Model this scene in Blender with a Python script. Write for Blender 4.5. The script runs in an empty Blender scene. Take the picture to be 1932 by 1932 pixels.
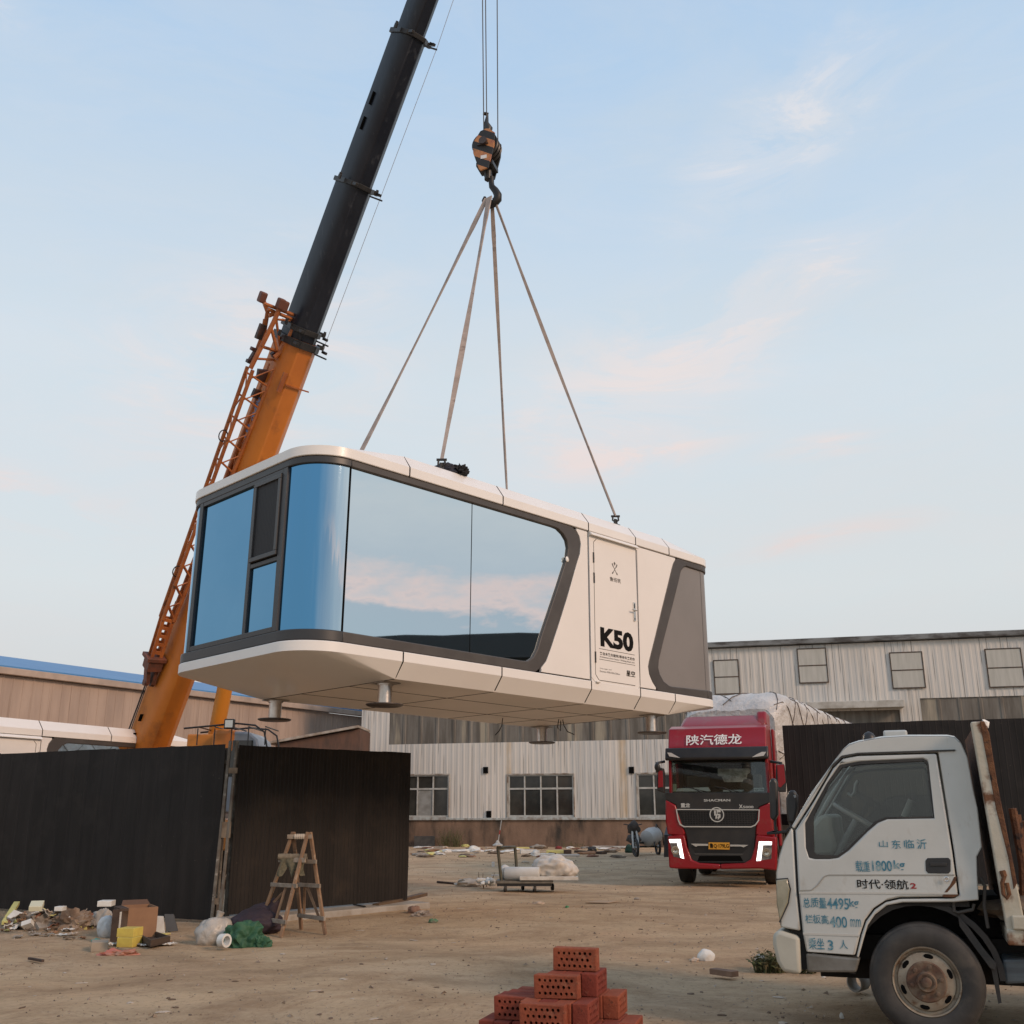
import bpy, bmesh, math, random
from mathutils import Vector as V, Matrix, noise
random.seed(7)
SC = bpy.context.scene
COL = SC.collection
R = math.radians

# ------------------------------------------------------------------ camera
F, H = 1932.0, 1.5
_p, _r = R(16.3), R(0.2)
FW = V((0, math.cos(_p), math.sin(_p)))
_u0 = V((0, -math.sin(_p), math.cos(_p))); _r0 = V((1, 0, 0))
RT = math.cos(_r) * _r0 - math.sin(_r) * _u0
UP = math.sin(_r) * _r0 + math.cos(_r) * _u0
EYE = V((0, 0, H))
cd = bpy.data.cameras.new('camera'); cam = bpy.data.objects.new('camera', cd); COL.objects.link(cam)
cd.sensor_width = 36; cd.lens = 36; cd.clip_end = 3000; cd.clip_start = 0.1
Mc = Matrix((RT, UP, -FW)).transposed().to_4x4(); Mc.translation = EYE
cam.matrix_world = Mc
SC.camera = cam

# ------------------------------------------------------------------ sky and sun
SUN_DIR = V((0.75, -0.60, 0)).normalized()
SUN_EL = 27
w = bpy.data.worlds.new('World'); SC.world = w; w.use_nodes = True
nt = w.node_tree; N = nt.nodes; L = nt.links
for n in list(N): N.remove(n)
def nn(tree, typ, **kw):
    n = tree.nodes.new(typ)
    for k, v in kw.items(): setattr(n, k, v)
    return n
def math_node(tree, op, a, b=None, clamp=False):
    n = tree.nodes.new('ShaderNodeMath'); n.operation = op; n.use_clamp = clamp
    for i, x in enumerate((a, b)):
        if x is None: continue
        if isinstance(x, (int, float)): n.inputs[i].default_value = x
        else: tree.links.new(x, n.inputs[i])
    return n.outputs[0]
def mixc(tree, fac, a, b, mode='MIX'):
    n = tree.nodes.new('ShaderNodeMix'); n.data_type = 'RGBA'; n.blend_type = mode
    for idx, x in ((0, fac), (6, a), (7, b)):
        if isinstance(x, (int, float)): n.inputs[idx].default_value = x
        elif isinstance(x, (tuple, list)): n.inputs[idx].default_value = (*x[:3], 1)
        else: tree.links.new(x, n.inputs[idx])
    return n.outputs[2]
def ramp(tree, fac, stops, interp='LINEAR'):
    n = tree.nodes.new('ShaderNodeValToRGB'); n.color_ramp.interpolation = interp
    e = n.color_ramp.elements
    while len(e) < len(stops): e.new(0.5)
    for el, (p, c) in zip(e, stops):
        el.position = p
        el.color = (*c, 1) if isinstance(c, (tuple, list)) else (c, c, c, 1)
    tree.links.new(fac, n.inputs[0]); return n.outputs[0]
tc = nn(nt, 'ShaderNodeTexCoord'); sep = nn(nt, 'ShaderNodeSeparateXYZ'); L.new(tc.outputs['Generated'], sep.inputs[0])
X_, Y_, Z_ = sep.outputs
grad = ramp(nt, math_node(nt, 'ADD', Z_, 0.1), [(0.0, (.52, .48, .455)), (0.10, (.63, .595, .59)), (0.17, (.675, .655, .65)), (0.30, (.755, .80, .81)),
            (0.50, (.72, .82, .895)), (0.74, (.505, .69, .91)), (1.0, (.40, .56, .82))])
azi = math_node(nt, 'ARCTAN2', X_, Y_); ele = math_node(nt, 'ARCSINE', Z_)
cv = nn(nt, 'ShaderNodeCombineXYZ'); L.new(azi, cv.inputs[0]); L.new(ele, cv.inputs[1])
def sky_noise(rot, sc, loc, scale, det, dist):
    mp = nn(nt, 'ShaderNodeMapping'); mp.inputs['Rotation'].default_value = (0, 0, R(rot)); mp.inputs['Scale'].default_value = (*sc, 1); mp.inputs['Location'].default_value = (*loc, 0)
    L.new(cv.outputs[0], mp.inputs[0]); nz = nn(nt, 'ShaderNodeTexNoise'); nz.inputs['Scale'].default_value = scale; nz.inputs['Detail'].default_value = det; nz.inputs['Roughness'].default_value = .66; nz.inputs['Distortion'].default_value = dist
    L.new(mp.outputs[0], nz.inputs[0]); return nz.outputs[0]
def bank(a0, e0, wa, we, rot):        # a soft cloud bank round one direction of the sky (degrees)
    ca, sa = math.cos(R(rot)), math.sin(R(rot)); da = math_node(nt, 'SUBTRACT', azi, R(a0)); de = math_node(nt, 'SUBTRACT', ele, R(e0))
    p = math_node(nt, 'DIVIDE', math_node(nt, 'ADD', math_node(nt, 'MULTIPLY', da, ca), math_node(nt, 'MULTIPLY', de, sa)), R(wa))
    q = math_node(nt, 'DIVIDE', math_node(nt, 'ADD', math_node(nt, 'MULTIPLY', da, -sa), math_node(nt, 'MULTIPLY', de, ca)), R(we))
    d = math_node(nt, 'SQRT', math_node(nt, 'ADD', math_node(nt, 'MULTIPLY', p, p), math_node(nt, 'MULTIPLY', q, q)))
    return ramp(nt, d, [(0.0, 1.0), (1.0, 0.0)], 'EASE')
msk = None
for a_ in ((8, 23.5, 15, 5.5, 22), (17, 28, 9, 3.0, 14), (17.5, 35.5, 11, 4.0, 24), (-27, 15.5, 9, 2.2, -8), (-34, 41, 7, 3.0, -35), (7.5, 19.5, 9, 1.8, 8), (18, 19, 5, 1.0, 4), (17, 14, 9, 1.2, 8), (-15, 24, 13, 8, 20)):
    k_ = bank(*a_); msk = k_ if msk is None else math_node(nt, 'ADD', msk, k_)
n_a = sky_noise(-20, (3.0, 11.0), (.3, .7), 1.5, 10, .9)
cl = ramp(nt, n_a, [(0.36, 0.0), (0.48, .42), (0.60, 1.0)], 'EASE')
cfac = math_node(nt, 'MULTIPLY', cl, math_node(nt, 'ADD', math_node(nt, 'MULTIPLY', math_node(nt, 'MINIMUM', msk, 1.0), .95), .12), True)
ccol = ramp(nt, Z_, [(0.0, (.78, .66, .63)), (0.25, (.90, .755, .715)), (0.38, (.93, .83, .80)), (0.55, (.85, .85, .89)), (0.70, (.74, .80, .90))])
c1 = mixc(nt, cfac, grad, ccol)
# wispy second layer, bluish grey
c1 = mixc(nt, math_node(nt, 'MULTIPLY', ramp(nt, sky_noise(14, (1.6, 4.0), (2.2, 5.1), 1.3, 7, .5), [(0.40, 0.0), (0.68, 1.0)]), 0.32), c1, (.735, .775, .78))
# evening side of the sky: a lit cloud bank low over the right-hand horizon, grey bank under it
az = math_node(nt, 'ADD', math_node(nt, 'MULTIPLY', X_, .93), math_node(nt, 'MULTIPLY', Y_, -.37))
azm = ramp(nt, az, [(0.45, 0.0), (0.85, 1.0)])
nz3 = nn(nt, 'ShaderNodeTexNoise'); nz3.inputs['Scale'].default_value = 6.5; nz3.inputs['Detail'].default_value = 8; nz3.inputs['Roughness'].default_value = .62
mp3 = nn(nt, 'ShaderNodeMapping'); mp3.inputs['Scale'].default_value = (1, 1, 3.0); L.new(tc.outputs['Generated'], mp3.inputs[0]); L.new(mp3.outputs[0], nz3.inputs[0])
zz = math_node(nt, 'ADD', Z_, math_node(nt, 'MULTIPLY', math_node(nt, 'SUBTRACT', nz3.outputs[0], .5), .13))
zz = math_node(nt, 'ADD', zz, math_node(nt, 'MULTIPLY', Y_, .10))
bankc = ramp(nt, zz, [(0.0, (.46, .49, .54)), (0.150, (.44, .53, .60)), (0.192, (.46, .53, .60)), (0.203, (.98, .72, .65)), (0.213, (.78, .68, .67)), (0.224, (.58, .63, .68)), (0.29, (.70, .72, .73)), (0.33, (.55, .66, .73)), (0.38, (.68, .74, .77)), (0.5, (.50, .63, .75))])
c1 = mixc(nt, math_node(nt, 'MULTIPLY', azm, .9), c1, bankc)
sky = nn(nt, 'ShaderNodeTexSky'); sky.sky_type = 'NISHITA'; sky.sun_disc = False
sky.sun_elevation = R(SUN_EL); sky.sun_rotation = math.atan2(SUN_DIR.x, SUN_DIR.y)
skys = mixc(nt, 1.0, sky.outputs[0], (.09, .09, .09), 'MULTIPLY')
c1 = mixc(nt, 0.12, c1, skys)
bg = nn(nt, 'ShaderNodeBackground'); bg.inputs[1].default_value = 1.0
L.new(c1, bg.inputs[0]); out = nn(nt, 'ShaderNodeOutputWorld'); L.new(bg.outputs[0], out.inputs[0])
sl = bpy.data.lights.new('sun', 'SUN'); sun = bpy.data.objects.new('sun', sl); COL.objects.link(sun)
sl.energy = 2.1; sl.angle = R(13); sl.color = (1.0, .69, .485)
_sd = V((SUN_DIR.x * math.cos(R(SUN_EL)), SUN_DIR.y * math.cos(R(SUN_EL)), math.sin(R(SUN_EL))))
sun.rotation_euler = _sd.to_track_quat('Z', 'Y').to_euler()
sun.location = (20, -20, 30)
SC.view_settings.view_transform = 'Standard'; SC.view_settings.look = 'None'; SC.view_settings.exposure = 0; SC.view_settings.gamma = 1
SC.render.engine = 'CYCLES'; SC.cycles.max_bounces = 8; SC.cycles.use_denoising = True

# ------------------------------------------------------------------ photo geometry helpers (picture grid of 1932 x 1932)
def ray(x, y): return RT * ((x - 966) / F) - UP * ((y - 966) / F) + FW
def gp(x, y, z=0.0):
    d = ray(x, y); return EYE + d * ((z - H) / d.z)
def yp(x, y, Yv):
    d = ray(x, y); return EYE + d * (Yv / d.y)
def pl(x, y, p0, n):
    d = ray(x, y); return EYE + d * ((V(p0) - EYE).dot(n) / d.dot(n))
class Frame:
    """local frame: columns a (right along face), b (into the thing), c (up)"""
    def __init__(s, o, a, b, c):
        s.M = Matrix((a, b, c)).transposed().to_4x4(); s.M.translation = V(o); s.I = s.M.inverted()
    def on(s, x, y, axis, val):
        o = s.I @ EYE; d = s.I.to_3x3() @ ray(x, y)
        return o + d * ((val - o[axis]) / d[axis])
    def ac(s, x, y, b=0.0):
        q = s.on(x, y, 1, b); return (q.x, q.z)
    def bc(s, x, y, a=0.0):
        q = s.on(x, y, 0, a); return (q.y, q.z)

# ------------------------------------------------------------------ object helpers
MW = {}
def thing(name, label, cat, M=None, group=None):
    o = bpy.data.objects.new(name, None); COL.objects.link(o)
    if M is None: M = Matrix.Identity(4)
    if not isinstance(M, Matrix): M = Matrix.Translation(V(M))
    o.matrix_basis = M; MW[o] = M.copy(); o.empty_display_size = .2
    tag(o, label, cat, group); return o
def tag(o, label=None, cat=None, group=None, kind=None):
    if label: o['label'] = label
    if cat: o['category'] = cat
    if group: o['group'] = group
    if kind: o['kind'] = kind
    return o
class MB:
    def __init__(s, M=None): s.v = []; s.f = []; s.M = M
    def add(s, vs, fs):
        k = len(s.v)
        s.v += [(s.M @ V(p)) if s.M else V(p) for p in vs]
        s.f += [tuple(i + k for i in f) for f in fs]; return s
    def box(s, a, b):
        x0, y0, z0 = a; x1, y1, z1 = b
        return s.add([(x0,y0,z0),(x1,y0,z0),(x1,y1,z0),(x0,y1,z0),(x0,y0,z1),(x1,y0,z1),(x1,y1,z1),(x0,y1,z1)],
              [(0,3,2,1),(4,5,6,7),(0,1,5,4),(1,2,6,5),(2,3,7,6),(3,0,4,7)])
    def hexa(s, lo, hi):
        return s.add(list(lo) + list(hi), [(0,3,2,1),(4,5,6,7),(0,1,5,4),(1,2,6,5),(2,3,7,6),(3,0,4,7)])
    def prism(s, pts, f0, f1):
        n = len(pts)
        return s.add([f0(*p) for p in pts] + [f1(*p) for p in pts],
              [tuple(range(n))[::-1], tuple(range(n, 2*n))] + [(i, (i+1) % n, n + (i+1) % n, n + i) for i in range(n)])
    def ac(s, pts, b0, b1):      # outline in (a, c), extruded along b
        return s.prism(pts, lambda a, c: (a, b0, c), lambda a, c: (a, b1, c))
    def bc(s, pts, a0, a1):
        return s.prism(pts, lambda b, c: (a0, b, c), lambda b, c: (a1, b, c))
    def ring(s, outer, inner, f0, f1):
        n = len(outer); P = [f0(*p) for p in outer] + [f0(*p) for p in inner] + [f1(*p) for p in outer] + [f1(*p) for p in inner]
        fs = []
        for i in range(n):
            j = (i + 1) % n
            fs += [(i, n+i, n+j, j), (2*n+i, 2*n+j, 3*n+j, 3*n+i), (i, j, 2*n+j, 2*n+i), (n+i, 3*n+i, 3*n+j, n+j)]
        return s.add(P, fs)
    def loft(s, rings, closed=True, caps=True):
        n = len(rings[0]); P = [p for r in rings for p in r]; fs = []
        for k in range(len(rings) - 1):
            for i in range(n if closed else n - 1):
                j = (i + 1) % n
                fs.append((k*n+i, k*n+j, (k+1)*n+j, (k+1)*n+i))
        if caps and closed:
            fs += [tuple(range(n))[::-1], tuple(range((len(rings)-1)*n, len(rings)*n))]
        return s.add(P, fs)
    def tube(s, pts, r, n=8, caps=True):
        pts = [V(p) for p in pts]; rings = []; ref = None
        for i, p in enumerate(pts):
            d = (pts[min(i+1, len(pts)-1)] - pts[max(i-1, 0)]).normalized()
            if ref is None: ref = d.orthogonal().normalized()
            else: ref = (ref - d * ref.dot(d)).normalized()
            q = d.cross(ref); rr = r[i] if isinstance(r, (list, tuple)) else r
            rings.append([p + (ref * math.cos(t) + q * math.sin(t)) * rr for t in [2*math.pi*k/n for k in range(n)]])
        return s.loft(rings, True, caps)
    def bar(s, p, q, w, h, up=(0,0,1)):
        p, q, up = V(p), V(q), V(up); d = (q - p).normalized(); x = d.cross(up)
        if x.length < 1e-4: x = d.orthogonal()
        x.normalize(); y = x.cross(d); rr = []
        for c in (p, q): rr.append([c + x*w*.5*i + y*h*.5*j for i, j in ((-1,-1),(1,-1),(1,1),(-1,1))])
        return s.loft(rings=rr)
    def lathe(s, prof, o, ax, n=24, caps=True):
        o, ax = V(o), V(ax).normalized(); e = ax.orthogonal().normalized(); g = ax.cross(e)
        return s.loft([[o + ax*h + (e*math.cos(t) + g*math.sin(t))*r for t in [2*math.pi*k/n for k in range(n)]] for r, h in prof], True, caps)
    def grid(s, fn, nu, nv):
        P = [fn(i/nu, j/nv) for j in range(nv+1) for i in range(nu+1)]
        return s.add(P, [(j*(nu+1)+i, j*(nu+1)+i+1, (j+1)*(nu+1)+i+1, (j+1)*(nu+1)+i) for j in range(nv) for i in range(nu)])
    def blob(s, c, size, amp=.25, freq=1.5, seed=0, sub=3, flat=.0, rot=0):
        bm = bmesh.new(); bmesh.ops.create_icosphere(bm, subdivisions=sub, radius=1)
        cr, sr = math.cos(rot), math.sin(rot); P = []
        for v in bm.verts:
            d = v.co.normalized(); k = 1 + amp * noise.noise(d*freq + V((seed*7.3, seed*3.1, seed))) + amp*.45*noise.noise(d*freq*2.7 + V((seed, 9, seed*2)))
            ridge = 1 - abs(noise.noise(d*freq*1.9 + V((seed*1.7, 4, 2))))*amp*.6
            q = d * k * ridge; x, y, z = q.x*size[0], q.y*size[1], q.z*size[2]
            z = max(z, -flat*size[2]) if flat else z
            P.append((c[0] + x*cr - y*sr, c[1] + x*sr + y*cr, c[2] + z))
        bm.verts.index_update(); fs = [tuple(v.index for v in f.verts) for f in bm.faces]; bm.free()
        return s.add(P, fs)
    def build(s, name, mat, parent=None, smooth=None, bevel=None, world=False, base=None, seg=2, recalc=True, mats=None):
        inv = MW[parent].inverted() if (world and parent) else None
        P = [inv @ p for p in s.v] if inv else s.v
        if parent is None and base is not None:
            b = V(base); P = [p - b for p in P]
        me = bpy.data.meshes.new(name); me.from_pydata([tuple(p) for p in P], [], s.f); me.validate()
        if recalc:
            bm = bmesh.new(); bm.from_mesh(me); bmesh.ops.recalc_face_normals(bm, faces=bm.faces); bm.to_mesh(me); bm.free()
        me.materials.append(mat)
        for m in (mats or []): me.materials.append(m)
        if smooth:
            me.polygons.foreach_set('use_smooth', [True]*len(me.polygons)); me.set_sharp_from_angle(angle=R(smooth))
        o = bpy.data.objects.new(name, me); COL.objects.link(o)
        if parent: o.parent = parent; MW[o] = MW[parent]
        elif base is not None: o.location = V(base); MW[o] = Matrix.Translation(V(base))
        else: MW[o] = Matrix.Identity(4)
        if bevel:
            md = o.modifiers.new('bevel', 'BEVEL'); md.width = bevel; md.segments = seg; md.limit_method = 'ANGLE'; md.angle_limit = R(35)
        return o
def copy_tree(o, parent=None):
    c = o.copy(); COL.objects.link(c); c.parent = parent
    for ch in list(o.children): copy_tree(ch, c)
    return c
def text(body, mat, parent, M, box, bold=0.0, name='lettering', depth=.002):
    """flat lettering fitted to box=(a0,c0,a1,c1) in the plane of frame M (a right, c up, b away from the viewer)"""
    cu = bpy.data.curves.new('txt', 'FONT'); cu.body = body; cu.offset = bold; cu.resolution_u = 3
    to = bpy.data.objects.new('txt', cu); COL.objects.link(to)
    bpy.context.view_layer.update()
    me = bpy.data.meshes.new_from_object(to.evaluated_get(bpy.context.evaluated_depsgraph_get()))
    bpy.data.objects.remove(to); xs = [v.co.x for v in me.vertices]; ys = [v.co.y for v in me.vertices]
    x0, x1, y0, y1 = min(xs), max(xs), min(ys), max(ys); a0, c0, a1, c1 = box
    inv = MW[parent].inverted() @ M
    for v in me.vertices:
        a = a0 + (v.co.x-x0)/(x1-x0)*(a1-a0); c = c0 + (v.co.y-y0)/(y1-y0)*(c1-c0)
        v.co = inv @ V((a, -depth, c))
    me.materials.clear(); me.materials.append(mat); me.name = name
    o = bpy.data.objects.new(name, me); COL.objects.link(o); o.parent = parent; MW[o] = MW[parent]
    return o

# ------------------------------------------------------------------ materials
MATS = {}
def pbr(name, col, rough=.6, metal=0.0, col2=None, scale=3.0, lo=.4, hi=.65, det=5, bump=0.0, bscale=40.0, rvar=0.0, stretch=None,
        dirt=None, dscale=2.0, dlo=.55, dhi=.75, coat=0.0, spec=.5, tint=None, emit=None, estr=0, alpha=None, dstretch=None, spots=None, sscale=30.0, slo=.68, shi=.72, objrand=0.0):
    if name in MATS: return MATS[name]
    m = bpy.data.materials.new(name); m.use_nodes = True; t = m.node_tree; b = t.nodes['Principled BSDF']; MATS[name] = m
    b.inputs['Roughness'].default_value = rough; b.inputs['Metallic'].default_value = metal; b.inputs['Base Color'].default_value = (*col, 1)
    b.inputs['Specular IOR Level'].default_value = spec
    if coat: b.inputs['Coat Weight'].default_value = coat; b.inputs['Coat Roughness'].default_value = .08
    if tint: b.inputs['Specular Tint'].default_value = (*tint, 1)
    if emit: b.inputs['Emission Color'].default_value = (*emit, 1); b.inputs['Emission Strength'].default_value = estr
    c = None
    if col2 or bump or dirt or rvar or spots or objrand:
        tcn = nn(t, 'ShaderNodeTexCoord'); src = tcn.outputs['Object']
        def mapped(st):
            if not st: return src
            mpn = nn(t, 'ShaderNodeMapping'); mpn.inputs['Scale'].default_value = st; t.links.new(src, mpn.inputs[0]); return mpn.outputs[0]
        def nzt(sc, st=None, d=det):
            n = nn(t, 'ShaderNodeTexNoise'); n.inputs['Scale'].default_value = sc; n.inputs['Detail'].default_value = d; n.inputs['Roughness'].default_value = .6
            t.links.new(mapped(st), n.inputs[0]); return n.outputs[0]
        c = None
        if col2:
            n1 = nzt(scale, stretch); c = mixc(t, ramp(t, n1, [(lo, 0.0), (hi, 1.0)]), col, col2)
        if dirt:
            n2 = nzt(dscale, dstretch); c = mixc(t, ramp(t, n2, [(dlo, 0.0), (dhi, 1.0)]), c if c is not None else col, dirt)
        if spots: c = mixc(t, ramp(t, nzt(sscale, None, 3), [(slo, 0.0), (shi, 1.0)]), c if c is not None else col, spots)
        if objrand:
            oi = nn(t, 'ShaderNodeObjectInfo'); hs = nn(t, 'ShaderNodeHueSaturation'); t.links.new(c, hs.inputs['Color'])
            t.links.new(math_node(t, 'ADD', math_node(t, 'MULTIPLY', oi.outputs['Random'], objrand), 1 - objrand*.55), hs.inputs['Value']); t.links.new(math_node(t, 'ADD', math_node(t, 'MULTIPLY', oi.outputs['Random'], .014), .493), hs.inputs['Hue']); c = hs.outputs[0]
        if c is not None: t.links.new(c, b.inputs['Base Color'])
        if rvar:
            n3 = nzt(scale*1.7); t.links.new(math_node(t, 'ADD', math_node(t, 'MULTIPLY', n3, rvar), rough - rvar*.5), b.inputs['Roughness'])
        if bump:
            n4 = nzt(bscale, None, 4); bn = nn(t, 'ShaderNodeBump'); bn.inputs['Strength'].default_value = 1; bn.inputs['Distance'].default_value = bump
            t.links.new(n4, bn.inputs['Height']); t.links.new(bn.outputs[0], b.inputs['Normal'])
    return m
def glass(name, tintc=(.75, .8, .8), clear=.75, rough=.02):
    if name in MATS: return MATS[name]
    m = bpy.data.materials.new(name); m.use_nodes = True; t = m.node_tree; MATS[name] = m
    for n in list(t.nodes): t.nodes.remove(n)
    tr = nn(t, 'ShaderNodeBsdfTransparent'); tr.inputs[0].default_value = (*[x*clear for x in tintc], 1)
    gl = nn(t, 'ShaderNodeBsdfGlossy'); gl.inputs['Roughness'].default_value = rough
    lw = nn(t, 'ShaderNodeLayerWeight'); lw.inputs[0].default_value = .5
    fz = math_node(t, 'ADD', math_node(t, 'MULTIPLY', math_node(t, 'POWER', lw.outputs['Facing'], 4.0), .85), .05)
    mx = nn(t, 'ShaderNodeMixShader'); t.links.new(fz, mx.inputs[0]); t.links.new(tr.outputs[0], mx.inputs[1]); t.links.new(gl.outputs[0], mx.inputs[2])
    o = nn(t, 'ShaderNodeOutputMaterial'); t.links.new(mx.outputs[0], o.inputs[0]); return m
BLACK = pbr('black_gap', (.005, .005, .005), .9, spec=.05)
RUBBER = pbr('rubber', (.018, .018, .018), .65, col2=(.035, .032, .028), scale=6)
BLKPL = pbr('black_plastic', (.015, .015, .016), .45, col2=(.03, .028, .026), scale=4, rvar=.2)
STEEL = pbr('steel', (.55, .54, .52), .35, 1.0, col2=(.40, .39, .37), scale=8)
# ------------------------------------------------------------------ ground
def gz(x, y):
    d = math.hypot(x, y)
    k = max(0.0, 1 - max(0, d - 25) / 25)
    h = .024*noise.noise(V((x*.35, y*.4, 1))) + .016*noise.noise(V((x*1.2 + y*.3, y*1.3, 5))) + .008*noise.noise(V((x*4, y*4.4, 9)))
    return (h - .012) * k
def axis_vals(lo, hi, c, d0, g):
    r = []; x = c; d = d0
    while x < hi: r.append(x); x += d; d *= g
    r.append(hi); x = c - d0; d = d0; l = []
    while x > lo: l.append(x); x -= d; d *= g
    return [lo] + l[::-1] + r
xs = axis_vals(-700, 700, 0, .10, 1.022); ys = axis_vals(-500, 1500, 6, .10, 1.018)
g = MB(); nx = len(xs)
g.v = [V((x, y, gz(x, y))) for y in ys for x in xs]
g.f = [(j*nx+i, j*nx+i+1, (j+1)*nx+i+1, (j+1)*nx+i) for j in range(len(ys)-1) for i in range(nx-1)]
def ground_mat():
    m = bpy.data.materials.new('packed_earth'); m.use_nodes = True; t = m.node_tree; b = t.nodes['Principled BSDF']; b.inputs['Roughness'].default_value = .95; b.inputs['Specular IOR Level'].default_value = .08
    tcn = nn(t, 'ShaderNodeTexCoord'); src = tcn.outputs['Object']
    def nz_(sc, st=(1,1,1), rot=0, det=6, loc=(0,0,0), rough=.6, dist=0):
        mpn = nn(t, 'ShaderNodeMapping'); mpn.inputs['Scale'].default_value = st; mpn.inputs['Rotation'].default_value = (0,0,R(rot)); mpn.inputs['Location'].default_value = loc
        t.links.new(src, mpn.inputs[0]); n = nn(t, 'ShaderNodeTexNoise'); n.inputs['Scale'].default_value = sc; n.inputs['Detail'].default_value = det; n.inputs['Roughness'].default_value = rough; n.inputs['Distortion'].default_value = dist
        t.links.new(mpn.outputs[0], n.inputs[0]); return n.outputs[0]
    c = mixc(t, ramp(t, nz_(.16), [(.40, 0), (.60, 1)]), (.630, .462, .292), (.560, .435, .298))
    c = mixc(t, math_node(t, 'MULTIPLY', ramp(t, nz_(.22, loc=(5, 2, 0)), [(.48, 0), (.66, 1)]), .55), c, (.46, .285, .180))
    # bend everything with a slow warp so that no streak runs straight
    wn_ = nn(t, 'ShaderNodeTexNoise'); wn_.inputs['Scale'].default_value = .22; wn_.inputs['Detail'].default_value = 3; t.links.new(src, wn_.inputs[0])
    wv_ = nn(t, 'ShaderNodeVectorMath'); wv_.operation = 'MULTIPLY_ADD'; t.links.new(wn_.outputs['Color'], wv_.inputs[0]); wv_.inputs[1].default_value = (2.5, 3, 0); t.links.new(src, wv_.inputs[2])
    src = wv_.outputs[0]
    # broad soft patches of trodden, dusty and darker dirt
    c = mixc(t, math_node(t, 'MULTIPLY', ramp(t, nz_(.9, (1, 1.2, 1), 20, 9, (2, 7, 0), .72, .25), [(.46, 0), (.60, 1)]), .70), c, (.39, .262, .158))
    c = mixc(t, math_node(t, 'MULTIPLY', ramp(t, nz_(.7, (1, 1.2, 1), -30, 9, (8, 2, 0), .72, .25), [(.50, 0), (.64, 1)]), .65), c, (.56, .42, .27))
    # tyre tracks: pairs of curved bands
    for rot_, off_, sc_ in ((62, .0, .16), (-38, .37, .13)):
        mpw = nn(t, 'ShaderNodeMapping'); mpw.inputs['Rotation'].default_value = (0, 0, R(rot_)); mpw.inputs['Location'].default_value = (off_*6, 0, 0); t.links.new(src, mpw.inputs[0])
        sx_ = nn(t, 'ShaderNodeSeparateXYZ'); t.links.new(mpw.outputs[0], sx_.inputs[0])
        f_ = math_node(t, 'FRACT', math_node(t, 'MULTIPLY', sx_.outputs[0], sc_)); 
        k_ = ramp(t, f_, [(.0, 0), (.10, 0), (.14, 1), (.17, 1), (.21, 0), (.36, 0), (.40, 1), (.43, 1), (.47, 0)])
        k_ = math_node(t, 'MULTIPLY', k_, ramp(t, nz_(1.3, (1, 1, 1), 0, 6, (off_, 4, 0), .7), [(.40, 0), (.60, 1)]))
        c = mixc(t, math_node(t, 'MULTIPLY', k_, .55), c, (.265, .180, .11))
    s1 = ramp(t, nz_(1.0, (.35, 1.6, 1), -34, 8, dist=.3, rough=.75), [(.46, 0), (.60, 1)])
    c = mixc(t, math_node(t, 'MULTIPLY', s1, .35), c, (.34, .24, .15))
    s2 = ramp(t, nz_(1.0, (.5, 2.0, 1), 28, 8, (3, 8, 0), dist=.3, rough=.75), [(.54, 0), (.68, 1)])
    c = mixc(t, math_node(t, 'MULTIPLY', s2, .30), c, (.56, .44, .31))
    s3 = ramp(t, nz_(1.6, (1, 2.2, 1), -50, 8, (1, 3, 0), dist=.3, rough=.78), [(.55, 0), (.66, 1)])
    c = mixc(t, math_node(t, 'MULTIPLY', s3, .60), c, (.27, .178, .112))
    # damp, darker and reddish patches
    c = mixc(t, math_node(t, 'MULTIPLY', ramp(t, nz_(.55, (1, 1.6, 1), 10, 6, (9, 1, 0)), [(.58, 0), (.74, 1)]), .5), c, (.25, .165, .11))
    # grit
    c = mixc(t, math_node(t, 'MULTIPLY', ramp(t, nz_(17, det=6, rough=.82), [(.54, 0), (.63, 1)]), .58), c, (.17, .115, .075))
    c = mixc(t, math_node(t, 'MULTIPLY', ramp(t, nz_(23, det=6, loc=(3, 3, 0), rough=.82), [(.55, 0), (.64, 1)]), .55), c, (.55, .44, .32))
    c = mixc(t, math_node(t, 'MULTIPLY', ramp(t, nz_(5, det=6, rough=.75), [(.35, 0), (.7, 1)]), .28), c, (.36, .255, .165))
    t.links.new(c, b.inputs['Base Color'])
    bn = nn(t, 'ShaderNodeBump'); bn.inputs['Strength'].default_value = 1; bn.inputs['Distance'].default_value = .03
    hgt = math_node(t, 'ADD', math_node(t, 'MULTIPLY', nz_(9, det=12, rough=.85), 1.1), math_node(t, 'MULTIPLY', nz_(1.6, (1, 1.6, 1), -25, 8, rough=.7), 1.1))
    t.links.new(hgt, bn.inputs['Height']); t.links.new(bn.outputs[0], b.inputs['Normal'])
    return m
GR = g.build('ground', ground_mat(), smooth=60); tag(GR, kind='structure')
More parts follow.
